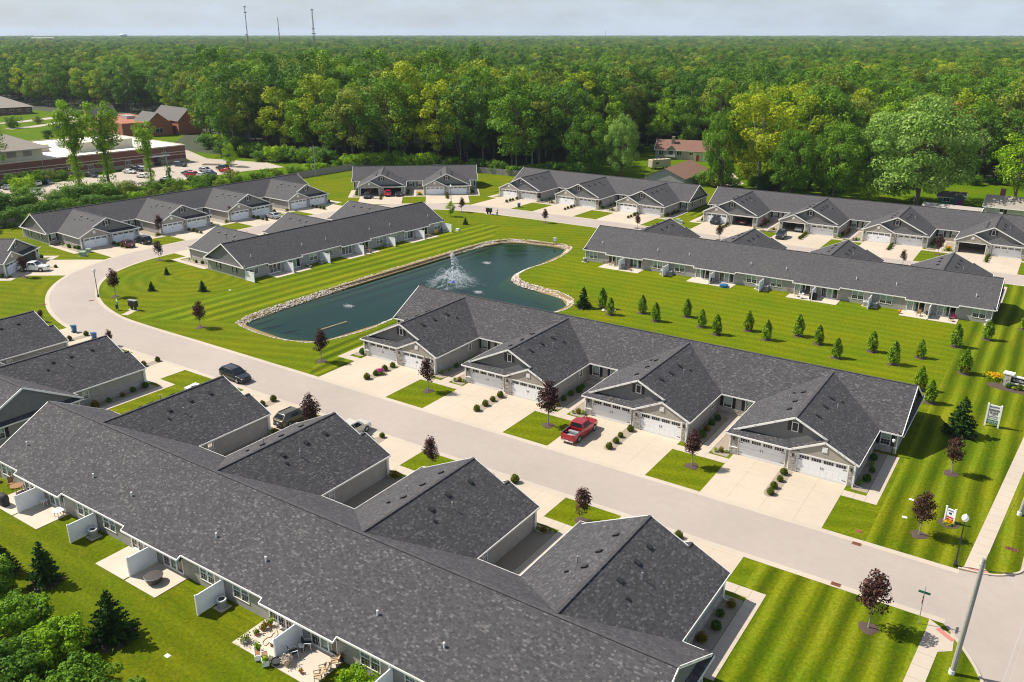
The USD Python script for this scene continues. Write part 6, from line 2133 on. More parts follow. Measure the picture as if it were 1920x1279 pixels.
# clinic: long brick front with a flat pale roof
ca, cb = at(350, 303), at(0, 345)
CD = (ca - cb)
rotc = math.degrees(math.atan2(CD[1], CD[0]))
t = thing('brick_clinic', 'long low red brick clinic with pale flat roof behind the parking lot', 'building', (ca[0], ca[1], 0), rotc)
hc = 5.6
part(t, 'wall', MB().box(-120, 0, .0, 52, 0, hc), 'red_brick')
part(t, 'base_band', MB().box(-120.05, .05, -.06, 52, 0, 1.3), 'tan_brick')
for z in (2.7, 3.6):
    part(t, 'stone_band', MB().box(-120.05, .06, -.09, 52, z, z + .22), 'concrete_slab')
part(t, 'parapet', MB().box(-120.1, .15, -.15, .25, hc, hc + .35).box(-120.1, .15, 51.8, 52.1, hc, hc + .35).box(-.2, .15, .25, 51.8, hc, hc + .35), 'concrete_slab')
part(t, 'roof', MB().box(-119.9, -.2, .25, 51.8, hc - .2, hc + .05), 'membrane_roof')
wf = Wall((-120, 0), (0, 0))
for a in np.arange(6, 112, 6.2):
    win(t, wf, a, 1.3, 1.8, 1.2)
part(t, 'entry_canopy', MB().box(-14, -7, -2.2, -.1, 3.0, 3.3), 'trim')
part(t, 'entry_door', MB().box(-12, -9.5, -.12, -.05, .05, 2.6), 'dark_pane')
we = Wall((0, 0), (0, 52))
for a in (5, 9, 13):
    win(t, we, a, 1.2, 1.6, 1.4)
for (x0, x1, y0, y1, h) in ((-33, -14, 9, 16, 3.0), (-56, -44, 14, 22, 2.6), (-40, -37, 20, 24, 2.2), (-62, -58, 8, 11, 2.0)):
    part(t, 'plant_screen', MB().box(x0, x1, y0, y1, hc + .05, hc + .05 + h), 'cream_wall')
for (x0, y0, s) in ((-50, 30, 2.2), (-66, 24, 2.6), (-30, 30, 1.8), (-80, 34, 2.4)):
    part(t, 'roof_unit', MB().box(x0, x0 + s * 1.4, y0, y0 + s, hc + .05, hc + 1.5), 'galvanised')
for q in (-8, -28, -48, -68, -88):
    part(t, 'downspout', MB().box(q - .07, q + .07, -.2, -.1, .3, hc), 'grey_metal')
# the raised pavilion
pv_ = group_part(t, 'pavilion')
part(pv_, 'pavilion_wall', MB().box(-76, -45.5, 4.5, 20, hc, hc + 3.4), 'cream_wall')
part(pv_, 'pavilion_roof', hip(MB(), -78, -43.5, 2.5, 22, hc + 3.3, 4.4), 'tan_roof')
part(pv_, 'pavilion_gutter', MB().box(-78.1, -43.4, 2.35, 2.55, hc + 3.15, hc + 3.35).box(-43.5, -43.3, 2.5, 22, hc + 3.15, hc + 3.35), 'grey_metal')
wpv = Wall((-76, 4.5), (-45.5, 4.5))
for a in np.arange(3, 29, 4.6):
    f = MB()
    wpv.slab(f, a - 1.3, a + 1.3, hc + 1.1, hc + 2.7, 0, .06)
    p = part(pv_, 'window', f, 'tan_roof')

# two storey orange brick house with gables
oa, ob = at(155, 243), at(232, 259)
dv = ob - oa
t = thing('orange_brick_building', 'orange brick building with several grey gables at the wood edge', 'building', (oa[0], oa[1], 0), math.degrees(math.atan2(dv[1], dv[0])))
Lo = np.hypot(*dv)
part(t, 'wall', MB().box(0, Lo, 0, 22, 0, 6.0), 'orange_brick')
part(t, 'flat_roof', MB().box(.3, Lo - .3, .3, 21.7, 5.6, 5.75), 'grey_roof')
for nm, (x0, x1, y0, y1, z, h, ax) in (('left_gable', (0, 11, .05, 13, 6.0, 4.6, 1)), ('right_gable', (Lo - 13, Lo + 2, 9, 21, 5.0, 4.8, 0)), ('back_gable', (Lo - 24, Lo + 4, 23, 34, 6.0, 5.0, 0))):
    part(t, 'gable_wall', gable_walls(MB(), x0, x1, y0, y1, 0, z, h, ax), 'orange_brick')
    part(t, 'roof', gable(MB(), x0, x1, y0, y1, z, h, ax), 'dark_roof')
wo = Wall((0, 0), (Lo, 0))
for a in np.arange(15, Lo - 4, 5):
    win(t, wo, a, 1.2, 1.6, 1.6)
win(t, Wall((Lo + 2, 9), (Lo + 2, 21)), 6, 1.2, 3.2, 2.0)
part(t, 'roof_unit', MB().box(Lo * .45, Lo * .6, 10, 14, 5.8, 7.3), 'galvanised')
# brown hip roofed building at the far left
fa, fb = at(-40, 219), at(62, 213)
dv = fb - fa
t = thing('brown_hip_building', 'low brown brick building with a wide hipped roof at the far left', 'building', (fa[0], fa[1], 0), math.degrees(math.atan2(dv[1], dv[0])))
Lf = np.hypot(*dv)
part(t, 'wall', MB().box(0, Lf, 0, 26, 0, 4.0), 'brown_brick')
part(t, 'roof', hip(MB(), -1, Lf + 1, -1, 27, 3.9, 6.2), 'tan_roof')
wo = Wall((0, 0), (Lf, 0))
for a in np.arange(4, Lf - 2, 4.2):
    win(t, wo, a, 1.4, 1.8, 1.4)
# roads and verges near them
struct('far_road', MB().flat(LineString([at(0, 232), at(60, 226), at(115, 219), at(160, 222)]).buffer(4, cap_style=2), .012), 'lot')
struct('far_road', MB().flat(LineString([at(15, 242), at(60, 238), at(118, 229), at(150, 226)]).buffer(3.2, cap_style=2), .014), 'lot')
struct('far_path', MB().flat(LineString([at(40, 229), at(80, 224), at(120, 222)]).buffer(1, cap_style=2), .016), 'sidewalk')
x, y = at(122, 243)
t = thing('bin_enclosure', 'small dark walled enclosure between the clinic and the brick building', 'shed', (x, y, 0), 20)
part(t, 'wall', MB().box(-4, 4, -2.5, 2.5, 0, 2.6), 'dark_siding')
part(t, 'roof', MB().box(-4.2, 4.2, -2.7, 2.7, 2.6, 2.75), 'tan_roof')


# neighbours' houses behind the row houses
def cottage(name, label, px, py, rot, L, D, h, rh, wall, roof, axis=0, wins=(), door=None, sd=None, z=0.0):
    x, y = at(px, py) if px > 0 else (px, py)
    t = thing(name, label, 'house' if 'house' in name else 'shed', (x, y, z), rot)
    part(t, 'wall', gable_walls(MB(), 0, L, 0, D, 0, h, rh, axis), wall)
    part(t, 'roof', gable(MB(), 0, L, 0, D, h, rh, axis), roof)
    rb = MB()
    for x_ in (-.45, L + .45):
        if axis == 0:
            k = rh / (D / 2)
            rb.bar((x_, -.4, h - .4 * k), (x_, D / 2, h + rh), .08, .2).bar((x_, D + .4, h - .4 * k), (x_, D / 2, h + rh), .08, .2)
    if axis == 0:
        rb.bar((-.4, -.42, h - .4 * rh / (D / 2) - .06), (L + .4, -.42, h - .4 * rh / (D / 2) - .06), .1, .16)
        part(t, 'rake_board', rb, 'trim', kind='stuff')
    w = Wall((0, 0), (L, 0))
    for a, z_, wd, ht in wins:
        win(t, w, a, z_, wd, ht)
    if door:
        a, wd, m_ = door
        part(t, 'door', w.slab(MB(), a - wd / 2, a + wd / 2, .05, 2.1, .0, .06), m_)
    return t


t = cottage('brown_roof_house', 'grey sided house with a reddish brown roof and chimney among the trees', 1228, 297, 14, 15.5, 9, 3.4, 3.0, 'siding', 'brown_roof', wins=((2.2, 1.4, 1.7, 1.5), (8.6, 1.4, 1.7, 1.5), (12.8, 1.6, 1.3, 1.0)))
part(t, 'chimney', MB().box(5.2, 6.3, 2.4, 3.5, 3, 7.6), 'tan_brick')
part(t, 'dormer', gable_walls(MB(), 4.0, 7.2, -.35, 3, .8, 3.4, 1.3, 1), 'blue_siding')
part(t, 'dormer_roof', gable(MB(), 4.0, 7.2, -.35, 3.5, 3.4, 1.3, 1, .25), 'brown_roof')
part(t, 'balcony', MB().box(3.7, 7.3, -1.6, -.4, .9, 1.0).box(3.7, 7.3, -1.62, -1.56, 1.0, 1.7), 'trim')
part(t, 'bay_window', MB().box(4.8, 6.4, -.40, -.36, 1.2, 3.2), 'dark_pane')
x2, y2 = at(1305, 303)
t = thing('garage_block', 'cream garage wing with a white door joined right of the brown roofed house', 'garage', (x2 - 1, y2, 0), 14)
part(t, 'wall', MB().box(0, 11, 0, 9, 0, 3.6), 'cream_wall')
part(t, 'roof', gable(MB(), 0, 11, 0, 9, 3.6, 3.0), 'brown_roof')
part(t, 'garage_door', MB().box(3.2, 8.6, -.08, -.02, .05, 2.5), 'door_white')
part(t, 'red_door', MB().box(.9, 1.8, -.08, -.02, .05, 2.1), 'red_paint')
t = cottage('brown_roof_garage', 'grey gabled outbuilding with a brown roof behind the three wing house', -106.6, 231.3, 2.5, 12.3, 21, 2.8, 2.5, 'blue_siding', 'brown_roof', 1)
x, y = at(1236, 316)
t = thing('camper_van', 'cream camper with rooftop hatches parked behind the brown roofed outbuilding', 'camper', (x, y, 0), 60)
m_ = hull_of([(sx_ * 3.6, sy_ * 1.1, z_) for sx_ in (-1, 1) for sy_ in (-1, 1) for z_ in (.7, 3.0)], .15)
part(t, 'shell', m_, 'rv_shell', 40)
for k in range(4):
    part(t, 'hatch', MB().box(-2.9 + k * 1.5, -2.4 + k * 1.5, -.3, .3, 3.1, 3.25), 'black_plastic')
for sx_ in (-2.3, 2.3):
    for sy_ in (-1.05, 1.05):
        part(t, 'tyre', MB().tube([(sx_, sy_ - .12, .38), (sx_, sy_ + .12, .38)], .38, 12), 'tyre')
part(t, 'window', MB().box(-2.5, -1.2, -1.27, -1.25, 1.7, 2.3), 'dark_pane')
t = cottage('green_playhouse', 'dark green garden shed with a bright purple door', 1757, 383, 5, 6.2, 3.6, 2.3, 1.1, 'green_paint', 'dark_roof', wins=((2.0, .9, 1.5, 1.0),))
part(t, 'porch_gable', gable_walls(MB(), 4.0, 6.2, -.9, .3, 0, 2.3, .9, 1), 'green_paint')
part(t, 'porch_roof', gable(MB(), 4.0, 6.2, -.9, .5, 2.3, .9, 1, .2), 'dark_roof')
part(t, 'purple_door', MB().box(4.5, 5.7, -.98, -.92, .05, 2.0), 'purple_paint')
t = cottage('grey_roof_outbuilding', 'long outbuilding with a pale grey roof right behind the gardens row house', -29.9, 226.6, -4, 12.4, 6.4, 2.0, 1.1, 'siding', 'grey_roof')
t = cottage('cream_house', 'pale green cottage with brick chimney and window air conditioner at the right edge', 1842, 407, -2, 14, 7, 2.9, 2.2, 'cream_siding', 'tan_roof', wins=((4.2, 1.1, 1.6, 1.3), (11.5, .9, .9, 1.6)))
part(t, 'chimney', MB().box(2.4, 3.5, 4.1, 5.0, 3.5, 6.6), 'red_brick')
part(t, 'window_unit', MB().box(3.5, 4.2, -.5, -.05, 1.1, 1.6), 'trim')
struct('house_drive', MB().flat(Polygon([at(1325, 318), at(1372, 322), at(1395, 345), at(1340, 352)]), .012), 'drive')
struct('back_lane', MB().flat(LineString([at(1815, 335), at(1880, 338), at(1935, 345)]).buffer(2, cap_style=2), .012), 'lot')


# board fences at the wood edge, board by board for the nearest, by panel beyond
def fence(pts, label, h=1.9):
    t = thing('board_fence', label, 'fence', (0, 0, 0))
    rr_ = random.Random(len(label))
    for p, q in zip(pts, pts[1:]):
        p, q = np.array(p, float), np.array(q, float)
        L_ = np.hypot(*(q - p))
        e = (q - p) / L_
        k = int(L_ / 2.4)
        for i in range(k):
            c0, c1 = p + e * L_ * i / k, p + e * L_ * (i + 1) / k
            mb = MB()
            for b in range(12):
                c = c0 + (c1 - c0) * (b + .5) / 12
                hh = h + rr_.uniform(-.03, .03)
                mb.obox((c[0], c[1], hh / 2), (*(e * .092), 0), (-e[1] * .012, e[0] * .012, 0), (0, 0, hh / 2))
            part(t, 'fence_panel', mb, 'wood_grey', kind='stuff')
            part(t, 'post', MB().rbox(c0[0], c0[1], 0, h + .1, .1, .1, math.atan2(e[1], e[0])), 'wood_grey')


fence([(-201.5, 150), (-200.8, 186), (-199.5, 214), (-180, 219)], 'weathered board fence along the parking lot hedge and thicket')
fence([(-178, 219.5), (-160, 222.5), (-147, 223), (-130, 230)], 'weathered board fence behind the two wing house')
fence([(-205, 92), (-203, 120), (-202, 148)], 'weathered board fence behind the parking lot row house at left')

# ---------------------------------------------------------------- far landmarks
def tower(px, pytop, dist, label, style):
    a = (px - 960) / FOC
    g = np.array([a * math.cos(YAW), -a * math.sin(YAW)]) + np.array([math.sin(YAW), math.cos(YAW)]) * (math.cos(PIT) + .36 * math.sin(PIT))
    g = g / np.hypot(*g) * dist
    fw = g[0] * math.sin(YAW) + g[1] * math.cos(YAW)
    k = (639.5 - pytop) / FOC
    h = HGT + fw * (k * math.cos(PIT) - math.sin(PIT)) / (math.cos(PIT) + k * math.sin(PIT))
    t = thing('mast', label, 'mast', (g[0], g[1], 0), 33)
    w = .9 if style != 2 else 1.5
    for sx_, sy_ in ((-1, -1), (1, -1), (0, 1)):
        part(t, 'leg', MB().bar((sx_ * w, sy_ * w, 0), (sx_ * w * .35, sy_ * w * .35, h), .28, .28), 'haze_steel')
    br = MB()
    q = [np.array((sx_, sy_)) for sx_, sy_ in ((-1, -1), (1, -1), (0, 1))]
    n = int(h / 3.2)
    for i in range(n):
        f0, f1 = w * (1 - .65 * i / n), w * (1 - .65 * (i + 1) / n)
        for a_, b_ in ((0, 1), (1, 2), (2, 0)):
            br.bar((*(q[a_] * f0), h * i / n), (*(q[b_] * f1), h * (i + 1) / n), .14, .14)
    part(t, 'bracing', br, 'haze_steel', kind='stuff')
    for z, r in {0: ((h - .6, 2.4), (h - 8, 2.2)), 1: ((h * .72, 1.0), (h * .62, 1.2), (h * .5, 1.1)), 2: ((h - 1, 2.2), (h * .66, 2.0), (h * .58, 2.8))}[style]:
        part(t, 'antenna_ring', MB().lathe([(r, z - .5), (r, z + .5), (r * .8, z + .5), (r * .8, z - .5)], 10), 'haze_steel')
    if style != 1:
        for z in (h * .52, h * .35):
            part(t, 'dish', MB().ball((-1.6, -.8, z), .9, 1), 'haze_steel')
    return t


tower(464.5, 12, 1350, 'leftmost of the three tall masts on the skyline, two rings at its top', 0)
tower(524, 32, 1500, 'thinnest and shortest mast, between the two ringed masts on the skyline', 1)
tower(589, 17, 1250, 'rightmost of the three tall masts on the skyline, thick and dark', 2)
tower(1135, 57, 4200, 'tiny dark mast on the skyline right of the centre', 1)


def bearing(px, d):
    a = (px - 960) / FOC
    g = np.array([a * math.cos(YAW), -a * math.sin(YAW)]) + np.array([math.sin(YAW), math.cos(YAW)]) * (math.cos(PIT) + .36 * math.sin(PIT))
    return g / np.hypot(*g) * d


g = bearing(232, 3300)
t = thing('water_tower', 'pale teal water tower with a flat rounded tank on the left skyline', 'water tower', (g[0], g[1], 0))
part(t, 'tank', MB().lathe([(3, 30), (9, 33), (12.5, 36), (12.5, 38.5), (9, 41.5), (0, 42.6)], 20), 'teal_water_tower', True)
part(t, 'stem', MB().lathe([(5, 0), (3, 6), (2.6, 31)], 14), 'teal_water_tower')
for k, (px, d, w, h, l) in enumerate(((222, 900, 26, 9, 'white flat building glimpsed between trees left of the golden trees'), (1228, 1900, 24, 17, 'tiny white building on the wooded skyline, left of two'), (1283, 1950, 20, 17, 'tiny pale building on the wooded skyline, right of two'), (1395, 3600, 60, 24, 'tiny far white block near the right skyline'), (80, 3900, 90, 26, 'far pale block at the left skyline'))):
    g = bearing(px, d)
    t = thing('distant_building', l, 'building', (g[0], g[1], 0), 33)
    part(t, 'wall', MB().box(-w / 2, w / 2, -8, 8, 0, h), 'cream_wall')
    part(t, 'roof', hip(MB(), -w / 2 - .5, w / 2 + .5, -8.5, 8.5, h, 3), 'grey_roof')
    for q in range(4):
        part(t, 'window', MB().box(-w * .4 + q * w * .22, -w * .4 + q * w * .22 + w * .1, -8.1, -8.0, h * .55, h * .8), 'dark_pane')
# ---------------------------------------------------------------- trees that stand apart, then the wood
def put(kind, px, py, ty, label, wide=1.0, rot=None, base_h=None):
    kd, _ = TREES[kind]
    x, y = at(px, py)
    h = hgt(px, py, ty)
    nom = {'tall_green': 24, 'tall_slim': 25, 'dark_broad': 23, 'oak': 22, 'yellowish': 22, 'olive_broad': 23, 'bright': 21, 'gold': 20, 'rusty': 20, 'dark_tall': 26}
    s = h / base_h if base_h else h / nom[kind]
    copy(kd, 'tree', label, 'tree', (x, y, 0), RNG.uniform(0, 360) if rot is None else rot, None, (s * wide, s * wide, s))
    return x, y


TREES['vine_column'] = (tree_kind('vine_clad_tree', 31, 20, 3.6, 9.0, 'leaf_lime', 60, 60, .34, vine=True, cr=1.15, tr=.3), '')
TREES['silver_maple'] = (tree_kind('silver_maple', 32, 19, 10.5, 1.2, 'leaf_silver', 190, 120, .36, cr=1.75, tr=.45), '')
TREES['big_olive'] = (tree_kind('big_cottonwood', 33, 25, 10.0, 2.5, 'leaf_yellow', 200, 110, .36, cr=1.7, tr=.4, bark='pale_bark'), '')
TREES['yard_maple'] = (tree_kind('yard_maple', 34, 17, 7.2, 1.8, 'leaf_mid', 140, 110, .34, cr=1.5, tr=.35), '')
TREES['lime_small'] = (tree_kind('lime_tree', 35, 6.5, 3.0, .5, 'leaf_lime', 52, 70, .2, cr=.8, tr=.12), '')
TREES['dead'] = (tree_kind('half_dead_tree', 36, 17, 3.2, 7, 'leaf_dead', 60, 14, .25, cr=1.0, tr=.25, bark='pale_bark'), '')
TREES['pear'] = (tree_kind('pear_tree', 37, 5.5, 1.7, .7, 'leaf_lime', 52, 56, .15, cr=.55, tr=.08, shape='egg'), '')
TREES['open_right'] = (tree_kind('open_locust', 38, 18, 5.2, 5.5, 'leaf_lime', 60, 60, .34, cr=1.2, tr=.3, inner=.55), '')
bh = {'vine_column': 20, 'silver_maple': 19, 'big_olive': 25, 'yard_maple': 17, 'lime_small': 6.5, 'dead': 17, 'pear': 5.5, 'open_right': 18}
for kd_, px, py, ty, l, w in [
    ('vine_column', 150, 352, 186, 'leftmost of the three vine clad column trees before the clinic', .95), ('vine_column', 206, 352, 188, 'middle one of the three vine clad column trees before the clinic', 1.05), ('vine_column', 284, 340, 226, 'rightmost and lowest of the three vine clad trees before the clinic', .9),
    ('open_right', -18, 345, 222, 'dark tree whose branches reach in from the left edge', 1.1),
    ('silver_maple', 1716, 384, 188, 'huge silvery maple spreading behind the gardens row house', 1.0), ('big_olive', 1420, 352, 150, 'big yellow green cottonwood right of the brown roofed house', 1.0), ('yard_maple', 1352, 356, 205, 'broad tree with a vine at the drive of the brown roofed house', .6),
    ('yard_maple', 1098, 325, 212, 'rounded yard tree above the three wing house, left of two', .85), ('silver_maple', 1165, 330, 218, 'rounded silvery yard tree beside the other one, above the three wing house', .55), ('lime_small', 1628, 376, 316, 'small bright lime coloured tree behind the gardens row house', .8),
    ('dead', 998, 316, 195, 'bare half dead brownish tree above the first wing of the three wing house', 1.0), ('open_right', 1897, 406, 236, 'open crowned bright tree at the right edge by the cottage', 1.0), ('pear', 845, 406, 376, 'young bright pear shaped tree near the corner of the pond left row house', .95),
    ('yard_maple', 1560, 372, 226, 'dark round tree between the cottonwood and the silvery maple', .8), ('yard_maple', 1480, 368, 240, 'round tree at the foot of the cottonwood', .75), ('lime_small', 432, 312, 268, 'round dark green tree on the parking lot island', .7), ('lime_small', 322, 236, 200, 'golden green tree beside the orange brick building', 1.0)]:
    put(kd_, px, py, ty, l, w, None, bh[kd_])

# small street trees before the clinic, and bushes of the grounds
for k, (px, py, ty) in enumerate(((25, 350, 322), (60, 348, 316), (75, 345, 315), (95, 340, 318), (117, 338, 316), (48, 362, 325), (92, 262, 240), (72, 232, 217), (26, 240, 214))):
    x, y = at(px, py)
    copy(THICK[k % 4], 'ornamental_tree', f'small ornamental tree before the clinic wall, {ORDW[k]} of the row' if k < 6 else f'small round tree on the far left verge, {["lower", "right", "left"][k - 6]} one', 'tree', (x, y, 0), k * 50, None, max(hgt(px, py, ty), 2) / 4.4)

# hedge and thickets: countable bushes along the lot edge and the wood edge
rng = np.random.default_rng(77)
N_BUSH = 0


PENDING = {}


def named(kd, name, word, where, cat, loc, rot, sc):
    PENDING.setdefault((word, where), []).append((kd, name, cat, loc, rot, sc))


def settle():
    """Looks-alike are told apart by their order from the left along the stretch they stand in."""
    for (word, where), L in PENDING.items():
        L.sort(key=lambda q: (q[3][0] * math.cos(YAW) - q[3][1] * math.sin(YAW)) / (q[3][0] * math.sin(YAW) + q[3][1] * math.cos(YAW)))
        for i, (kd, name, cat, loc, rot, sc) in enumerate(L):
            o = '' if len(L) == 1 else (f'{ORD30[i]} from left, ' if i < len(L) - 1 else 'rightmost ')
            copy(kd, name, f'{o}{word} {where}', cat, loc, rot, f'{word} {where}', sc)
    PENDING.clear()


ORD30 = ['first', 'second', 'third', 'fourth', 'fifth', 'sixth', 'seventh', 'eighth', 'ninth', 'tenth', 'eleventh', 'twelfth', 'thirteenth', 'fourteenth', 'fifteenth', 'sixteenth', 'seventeenth', 'eighteenth', 'nineteenth',
         'twentieth'] + ['twenty ' + q for q in ('first', 'second', 'third', 'fourth', 'fifth', 'sixth', 'seventh', 'eighth', 'ninth')] + ['thirtieth'] + ['thirty ' + q for q in ('first', 'second', 'third', 'fourth', 'fifth', 'sixth', 'seventh', 'eighth', 'ninth')]


def bushes(p, q, n, spread, hmin, hmax, where, kinds=(0, 1, 2, 3)):
    global N_BUSH
    p, q = np.array(p, float), np.array(q, float)
    for k in range(n):
        c = p + (q - p) * (k + rng.uniform(.1, .9)) / n + rng.normal(0, spread, 2)
        s = rng.uniform(hmin, hmax) / 4.3
        kd = int(rng.choice(kinds))
        named(THICK[kd], 'thicket_bush', f'{["mid green", "bright green", "dark green", "grey green"][kd]} bush', where, 'bush', (c[0], c[1], -.1), rng.uniform(0, 360), (s * rng.uniform(.9, 1.3), s * rng.uniform(.9, 1.3), s))
        N_BUSH += 1


bushes((-224, 96), (-214, 132), 16, 2.4, 4.5, 7, 'between parking lot and row house, left part', (0, 2, 2, 3, 0, 1))
bushes((-217, 130), (-211, 166), 14, 1.6, 2.8, 4.6, 'between parking lot and row house, middle part', (2, 0, 3))
bushes((-210, 164), (-205, 205), 16, 1.3, 2.2, 3.4, 'between parking lot and row house, right part', (1, 0, 1))
bushes((-208, 128), (-206, 196), 14, 1.0, 2.5, 3.6, 'along the board fence of the parking lot', (0, 1, 3))
bushes((-206, 88), (-206, 126), 10, 1.3, 3, 5, 'behind the left end of the parking lot row house', (2, 2, 0))
bushes((-206, 208), (-178, 222), 12, 1.2, 4, 6.5, 'behind the two wing house, left end', (1, 1, 0))
bushes((-270, 206), (-210, 208), 22, 2.2, 4, 7.5, 'at the wood edge above the parking lot', (1, 0, 0, 2, 0))
bushes((-176, 223), (-146, 226), 9, 1.2, 3, 5, 'behind the two wing house', (1, 0, 2))
bushes((-146, 226), (-128, 238), 6, 1.0, 3, 5, 'behind the first wing of the three wing house', (2, 0))
bushes((-92, 238), (-76, 246), 7, 1.3, 3, 5.5, 'between the brown roofed outbuilding and the gardens row house', (1, 0, 3))
bushes((-76, 244), (-55, 252), 10, 1.8, 3.5, 6, 'behind the first garages of the gardens row house', (2, 0, 0))

bushes((-300, 224), (-262, 209), 10, 2.0, 4, 7, 'at the wood edge right of the orange brick building', (0, 2, 1))
bushes((-150, 300), (-95, 298), 8, 2.0, 3, 5, 'behind the brown roofed house', (2, 2, 0))
bushes((-55, 282), (-12, 288), 9, 2.0, 3, 5, 'behind the neighbours lawns', (2, 2, 0))
settle()
# foreground thicket at the lower left
rng = np.random.default_rng(12)
for k, (px, py, r, h, m_, l) in enumerate(((40, 1185, 2.6, 3.2, 'leaf_mid', 'bushy thicket tree at the lower left, bright topped, beside the left spruce'), (-20, 1120, 2.4, 3.4, 'leaf_mid', 'bushy thicket tree cut by the left edge'), (110, 1235, 2.4, 3.0, 'leaf_lime', 'bright leaved thicket tree between the two spruces'),
                                           (20, 1290, 2.6, 3.3, 'leaf_dark', 'dark leaved thicket tree in the lower left corner'), (150, 1310, 2.3, 2.7, 'leaf_mid', 'low thicket tree along the bottom edge'), (225, 1345, 2.0, 2.2, 'leaf_dark', 'low dark thicket tree at the bottom edge, rightmost'), (90, 1365, 2.6, 3.2, 'leaf_mid', 'thicket tree below the frame edge at the lower left'))):
    x, y = at(px, py)
    t = thing('thicket_tree', l, 'tree', (x, y, 0))
    cs = clumps_in(rng, 110, (r, r, h * .5), (0, 0, h * .5), .35)
    cs[:, 2] = np.maximum(cs[:, 2], .3)
    leaf_part(t, 'crown', cloud(rng, cs, 62, .52, .15, .5), m_)
    part(t, 'trunk', limbs(rng, MB(), .5, h * .8, .1, cs[:14]), 'bark')

# the wood: individuals for those that show largest, the rest one mass
rng = np.random.default_rng(21)
wood = Polygon([(-262, 208), (-203, 211), (-180, 224), (-147, 228), (-139, 246), (-150, 305), (-95, 302), (-85, 262), (-62, 258), (-52, 288), (-8, 292), (-5, 255), (30, 250), (60, 290), (60, 1300), (-1500, 1300), (-1500, 420), (-560, 285), (-420, 290), (-332, 250), (-300, 222)])
spots = []
cell = {}


def try_add(x, y, d):
    k = (int(x // 6), int(y // 6))
    for i in (-2, -1, 0, 1, 2):
        for j in (-2, -1, 0, 1, 2):
            for (a, b) in cell.get((k[0] + i, k[1] + j), ()):
                if (a - x) ** 2 + (b - y) ** 2 < d * d:
                    return False
    cell.setdefault(k, []).append((x, y))
    return True


cand = np.column_stack([rng.uniform(-1250, 60, 60000), rng.uniform(205, 1000, 60000)])
ang = np.degrees(np.arctan2(cand[:, 0], cand[:, 1])) - math.degrees(YAW)
cand = cand[(np.abs(ang) < 37) & contains_xy(wood, cand[:, 0], cand[:, 1])]
for x, y in cand[np.argsort(np.hypot(cand[:, 0], cand[:, 1]) + rng.uniform(0, 40, len(cand)))]:
    if try_add(x, y, 7.0 if math.hypot(x, y) < 520 else 8.2):
        spots.append((x, y))
spots = np.array(spots)
edge_d = np.array([wood.exterior.distance(Point(p)) for p in spots])
names = list(TREES)[:10]
weights = np.array([.19, .11, .15, .16, .08, .12, .07, .022, .018, .08])
weights /= weights.sum()
patch = meshkit.fbm(np.column_stack([spots / 70, np.zeros(len(spots))]), 2, 4)
kinds = []
for (x, y), f in zip(spots, patch):
    w = weights.copy()
    if f > .56:
        w[[4, 6]] *= 3.0
    if f < .44:
        w[[2, 9]] *= 2.6
    kinds.append(rng.choice(10, p=w / w.sum()))
kinds = np.array(kinds)
dist = np.hypot(spots[:, 0], spots[:, 1])
score = dist + np.minimum(edge_d, 60) * 2.2
order = np.argsort(score)
where_of = lambda x, y: ('above parking lot' if x < -215 else 'behind two wing house' if x < -150 else 'behind three wing house' if x < -95 else 'behind gardens row house') + (', front rows' if math.hypot(x, y) < 330 else ', deeper in')
for r_i, k in enumerate(order[:290]):
    x, y = spots[k]
    kd, word = TREES[names[kinds[k]]]
    s = rng.uniform(.98, 1.32) * (.94 if edge_d[k] < 6 else 1) * (1.2 if x < -190 else 1.08 if x < -130 else 1.0)
    wh = where_of(x, y)
    named(kd, 'wood_tree', word, f'in wood {wh}', 'tree', (x, y, 0), rng.uniform(0, 360), (s * rng.uniform(.9, 1.1), s * rng.uniform(.9, 1.1), s))
settle()
rest = order[290:]


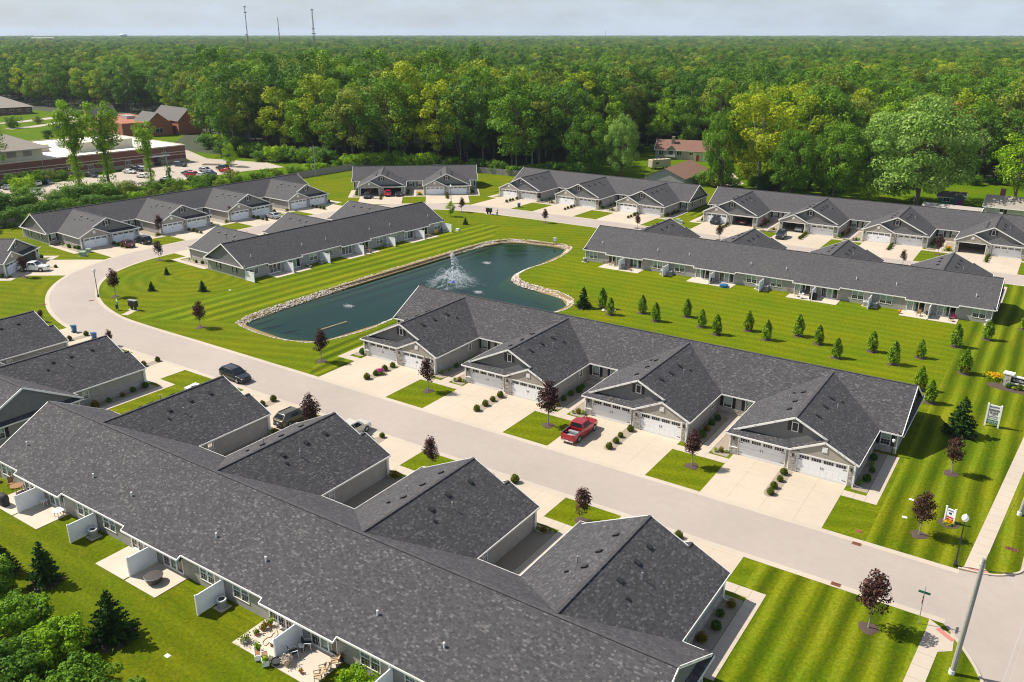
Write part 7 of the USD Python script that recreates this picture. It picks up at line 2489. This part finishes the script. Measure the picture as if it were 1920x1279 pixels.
def instancer(name, pts, kd, scales, rots, protos_of):
    pi = UsdGeom.PointInstancer.Define(stage, '/World/' + name)
    tg = []
    for nm in protos_of:
        p = UsdGeom.Xform.Define(stage, f'/World/{name}/{nm}')
        p.GetPrim().GetReferences().AddInternalReference(TREES[nm][0].GetPath())
        tg.append(p.GetPath())
    pi.CreatePrototypesRel().SetTargets(tg)
    pi.CreatePositionsAttr(Vt.Vec3fArray.FromNumpy(pts.astype(np.float32)))
    pi.CreateProtoIndicesAttr(Vt.IntArray.FromNumpy(kd.astype(np.int32)))
    pi.CreateScalesAttr(Vt.Vec3fArray.FromNumpy(scales.astype(np.float32)))
    q = np.column_stack([np.cos(rots / 2), np.zeros_like(rots), np.zeros_like(rots), np.sin(rots / 2)])
    pi.CreateOrientationsAttr(Vt.QuathArray([Gf.Quath(float(a), 0, 0, float(d)) for a, _, _, d in q]))
    meta(pi.GetPrim(), 'unbroken wooded land running from the near wood to the horizon', 'wood', kind='stuff')


P3 = [np.column_stack([spots[rest], np.zeros(len(rest))])]
K3 = [kinds[rest]]
S3 = [rng.uniform(.82, 1.25, len(rest))]
# farther out: wider spacing, larger crowns
for d0, d1, step, n in ((980, 1900, 10.5, 14000), (1900, 3600, 19, 16000), (3600, 8000, 46, 14000)):
    a = rng.uniform(-38, 38, n)
    d = np.sqrt(rng.uniform(d0 ** 2, d1 ** 2, n))
    th = np.radians(a) + YAW
    p = np.column_stack([d * np.sin(th), d * np.cos(th)])
    gap = meshkit.fbm(np.column_stack([p / 420, np.zeros(n)]), 3, 9)
    p = p[gap > (.30 if d0 < 1000 else .36)]
    n = len(p)
    P3.append(np.column_stack([p, np.zeros(n)]))
    K3.append(rng.choice(10, n, p=weights))
    S3.append(rng.uniform(.7, 1.1, n) * (1 if d0 < 1000 else 1.15))
P3, K3, S3 = np.vstack(P3), np.concatenate(K3), np.concatenate(S3)
wide = np.where(np.hypot(P3[:, 0], P3[:, 1]) > 1900, 1.9, np.where(np.hypot(P3[:, 0], P3[:, 1]) > 980, 1.35, 1.1))
wide = np.where(np.hypot(P3[:, 0], P3[:, 1]) > 3600, 3.4, wide)
instancer('wooded_land', P3, K3, np.column_stack([S3 * wide, S3 * wide, S3]), rng.uniform(0, 2 * PI, len(P3)), names)
# ---------------------------------------------------------------- air
hz = MB().box(-19800, 19800, -70, 19700, -4, 130)
part('/World', 'haze', hz, 'haze_air', kind='stuff')
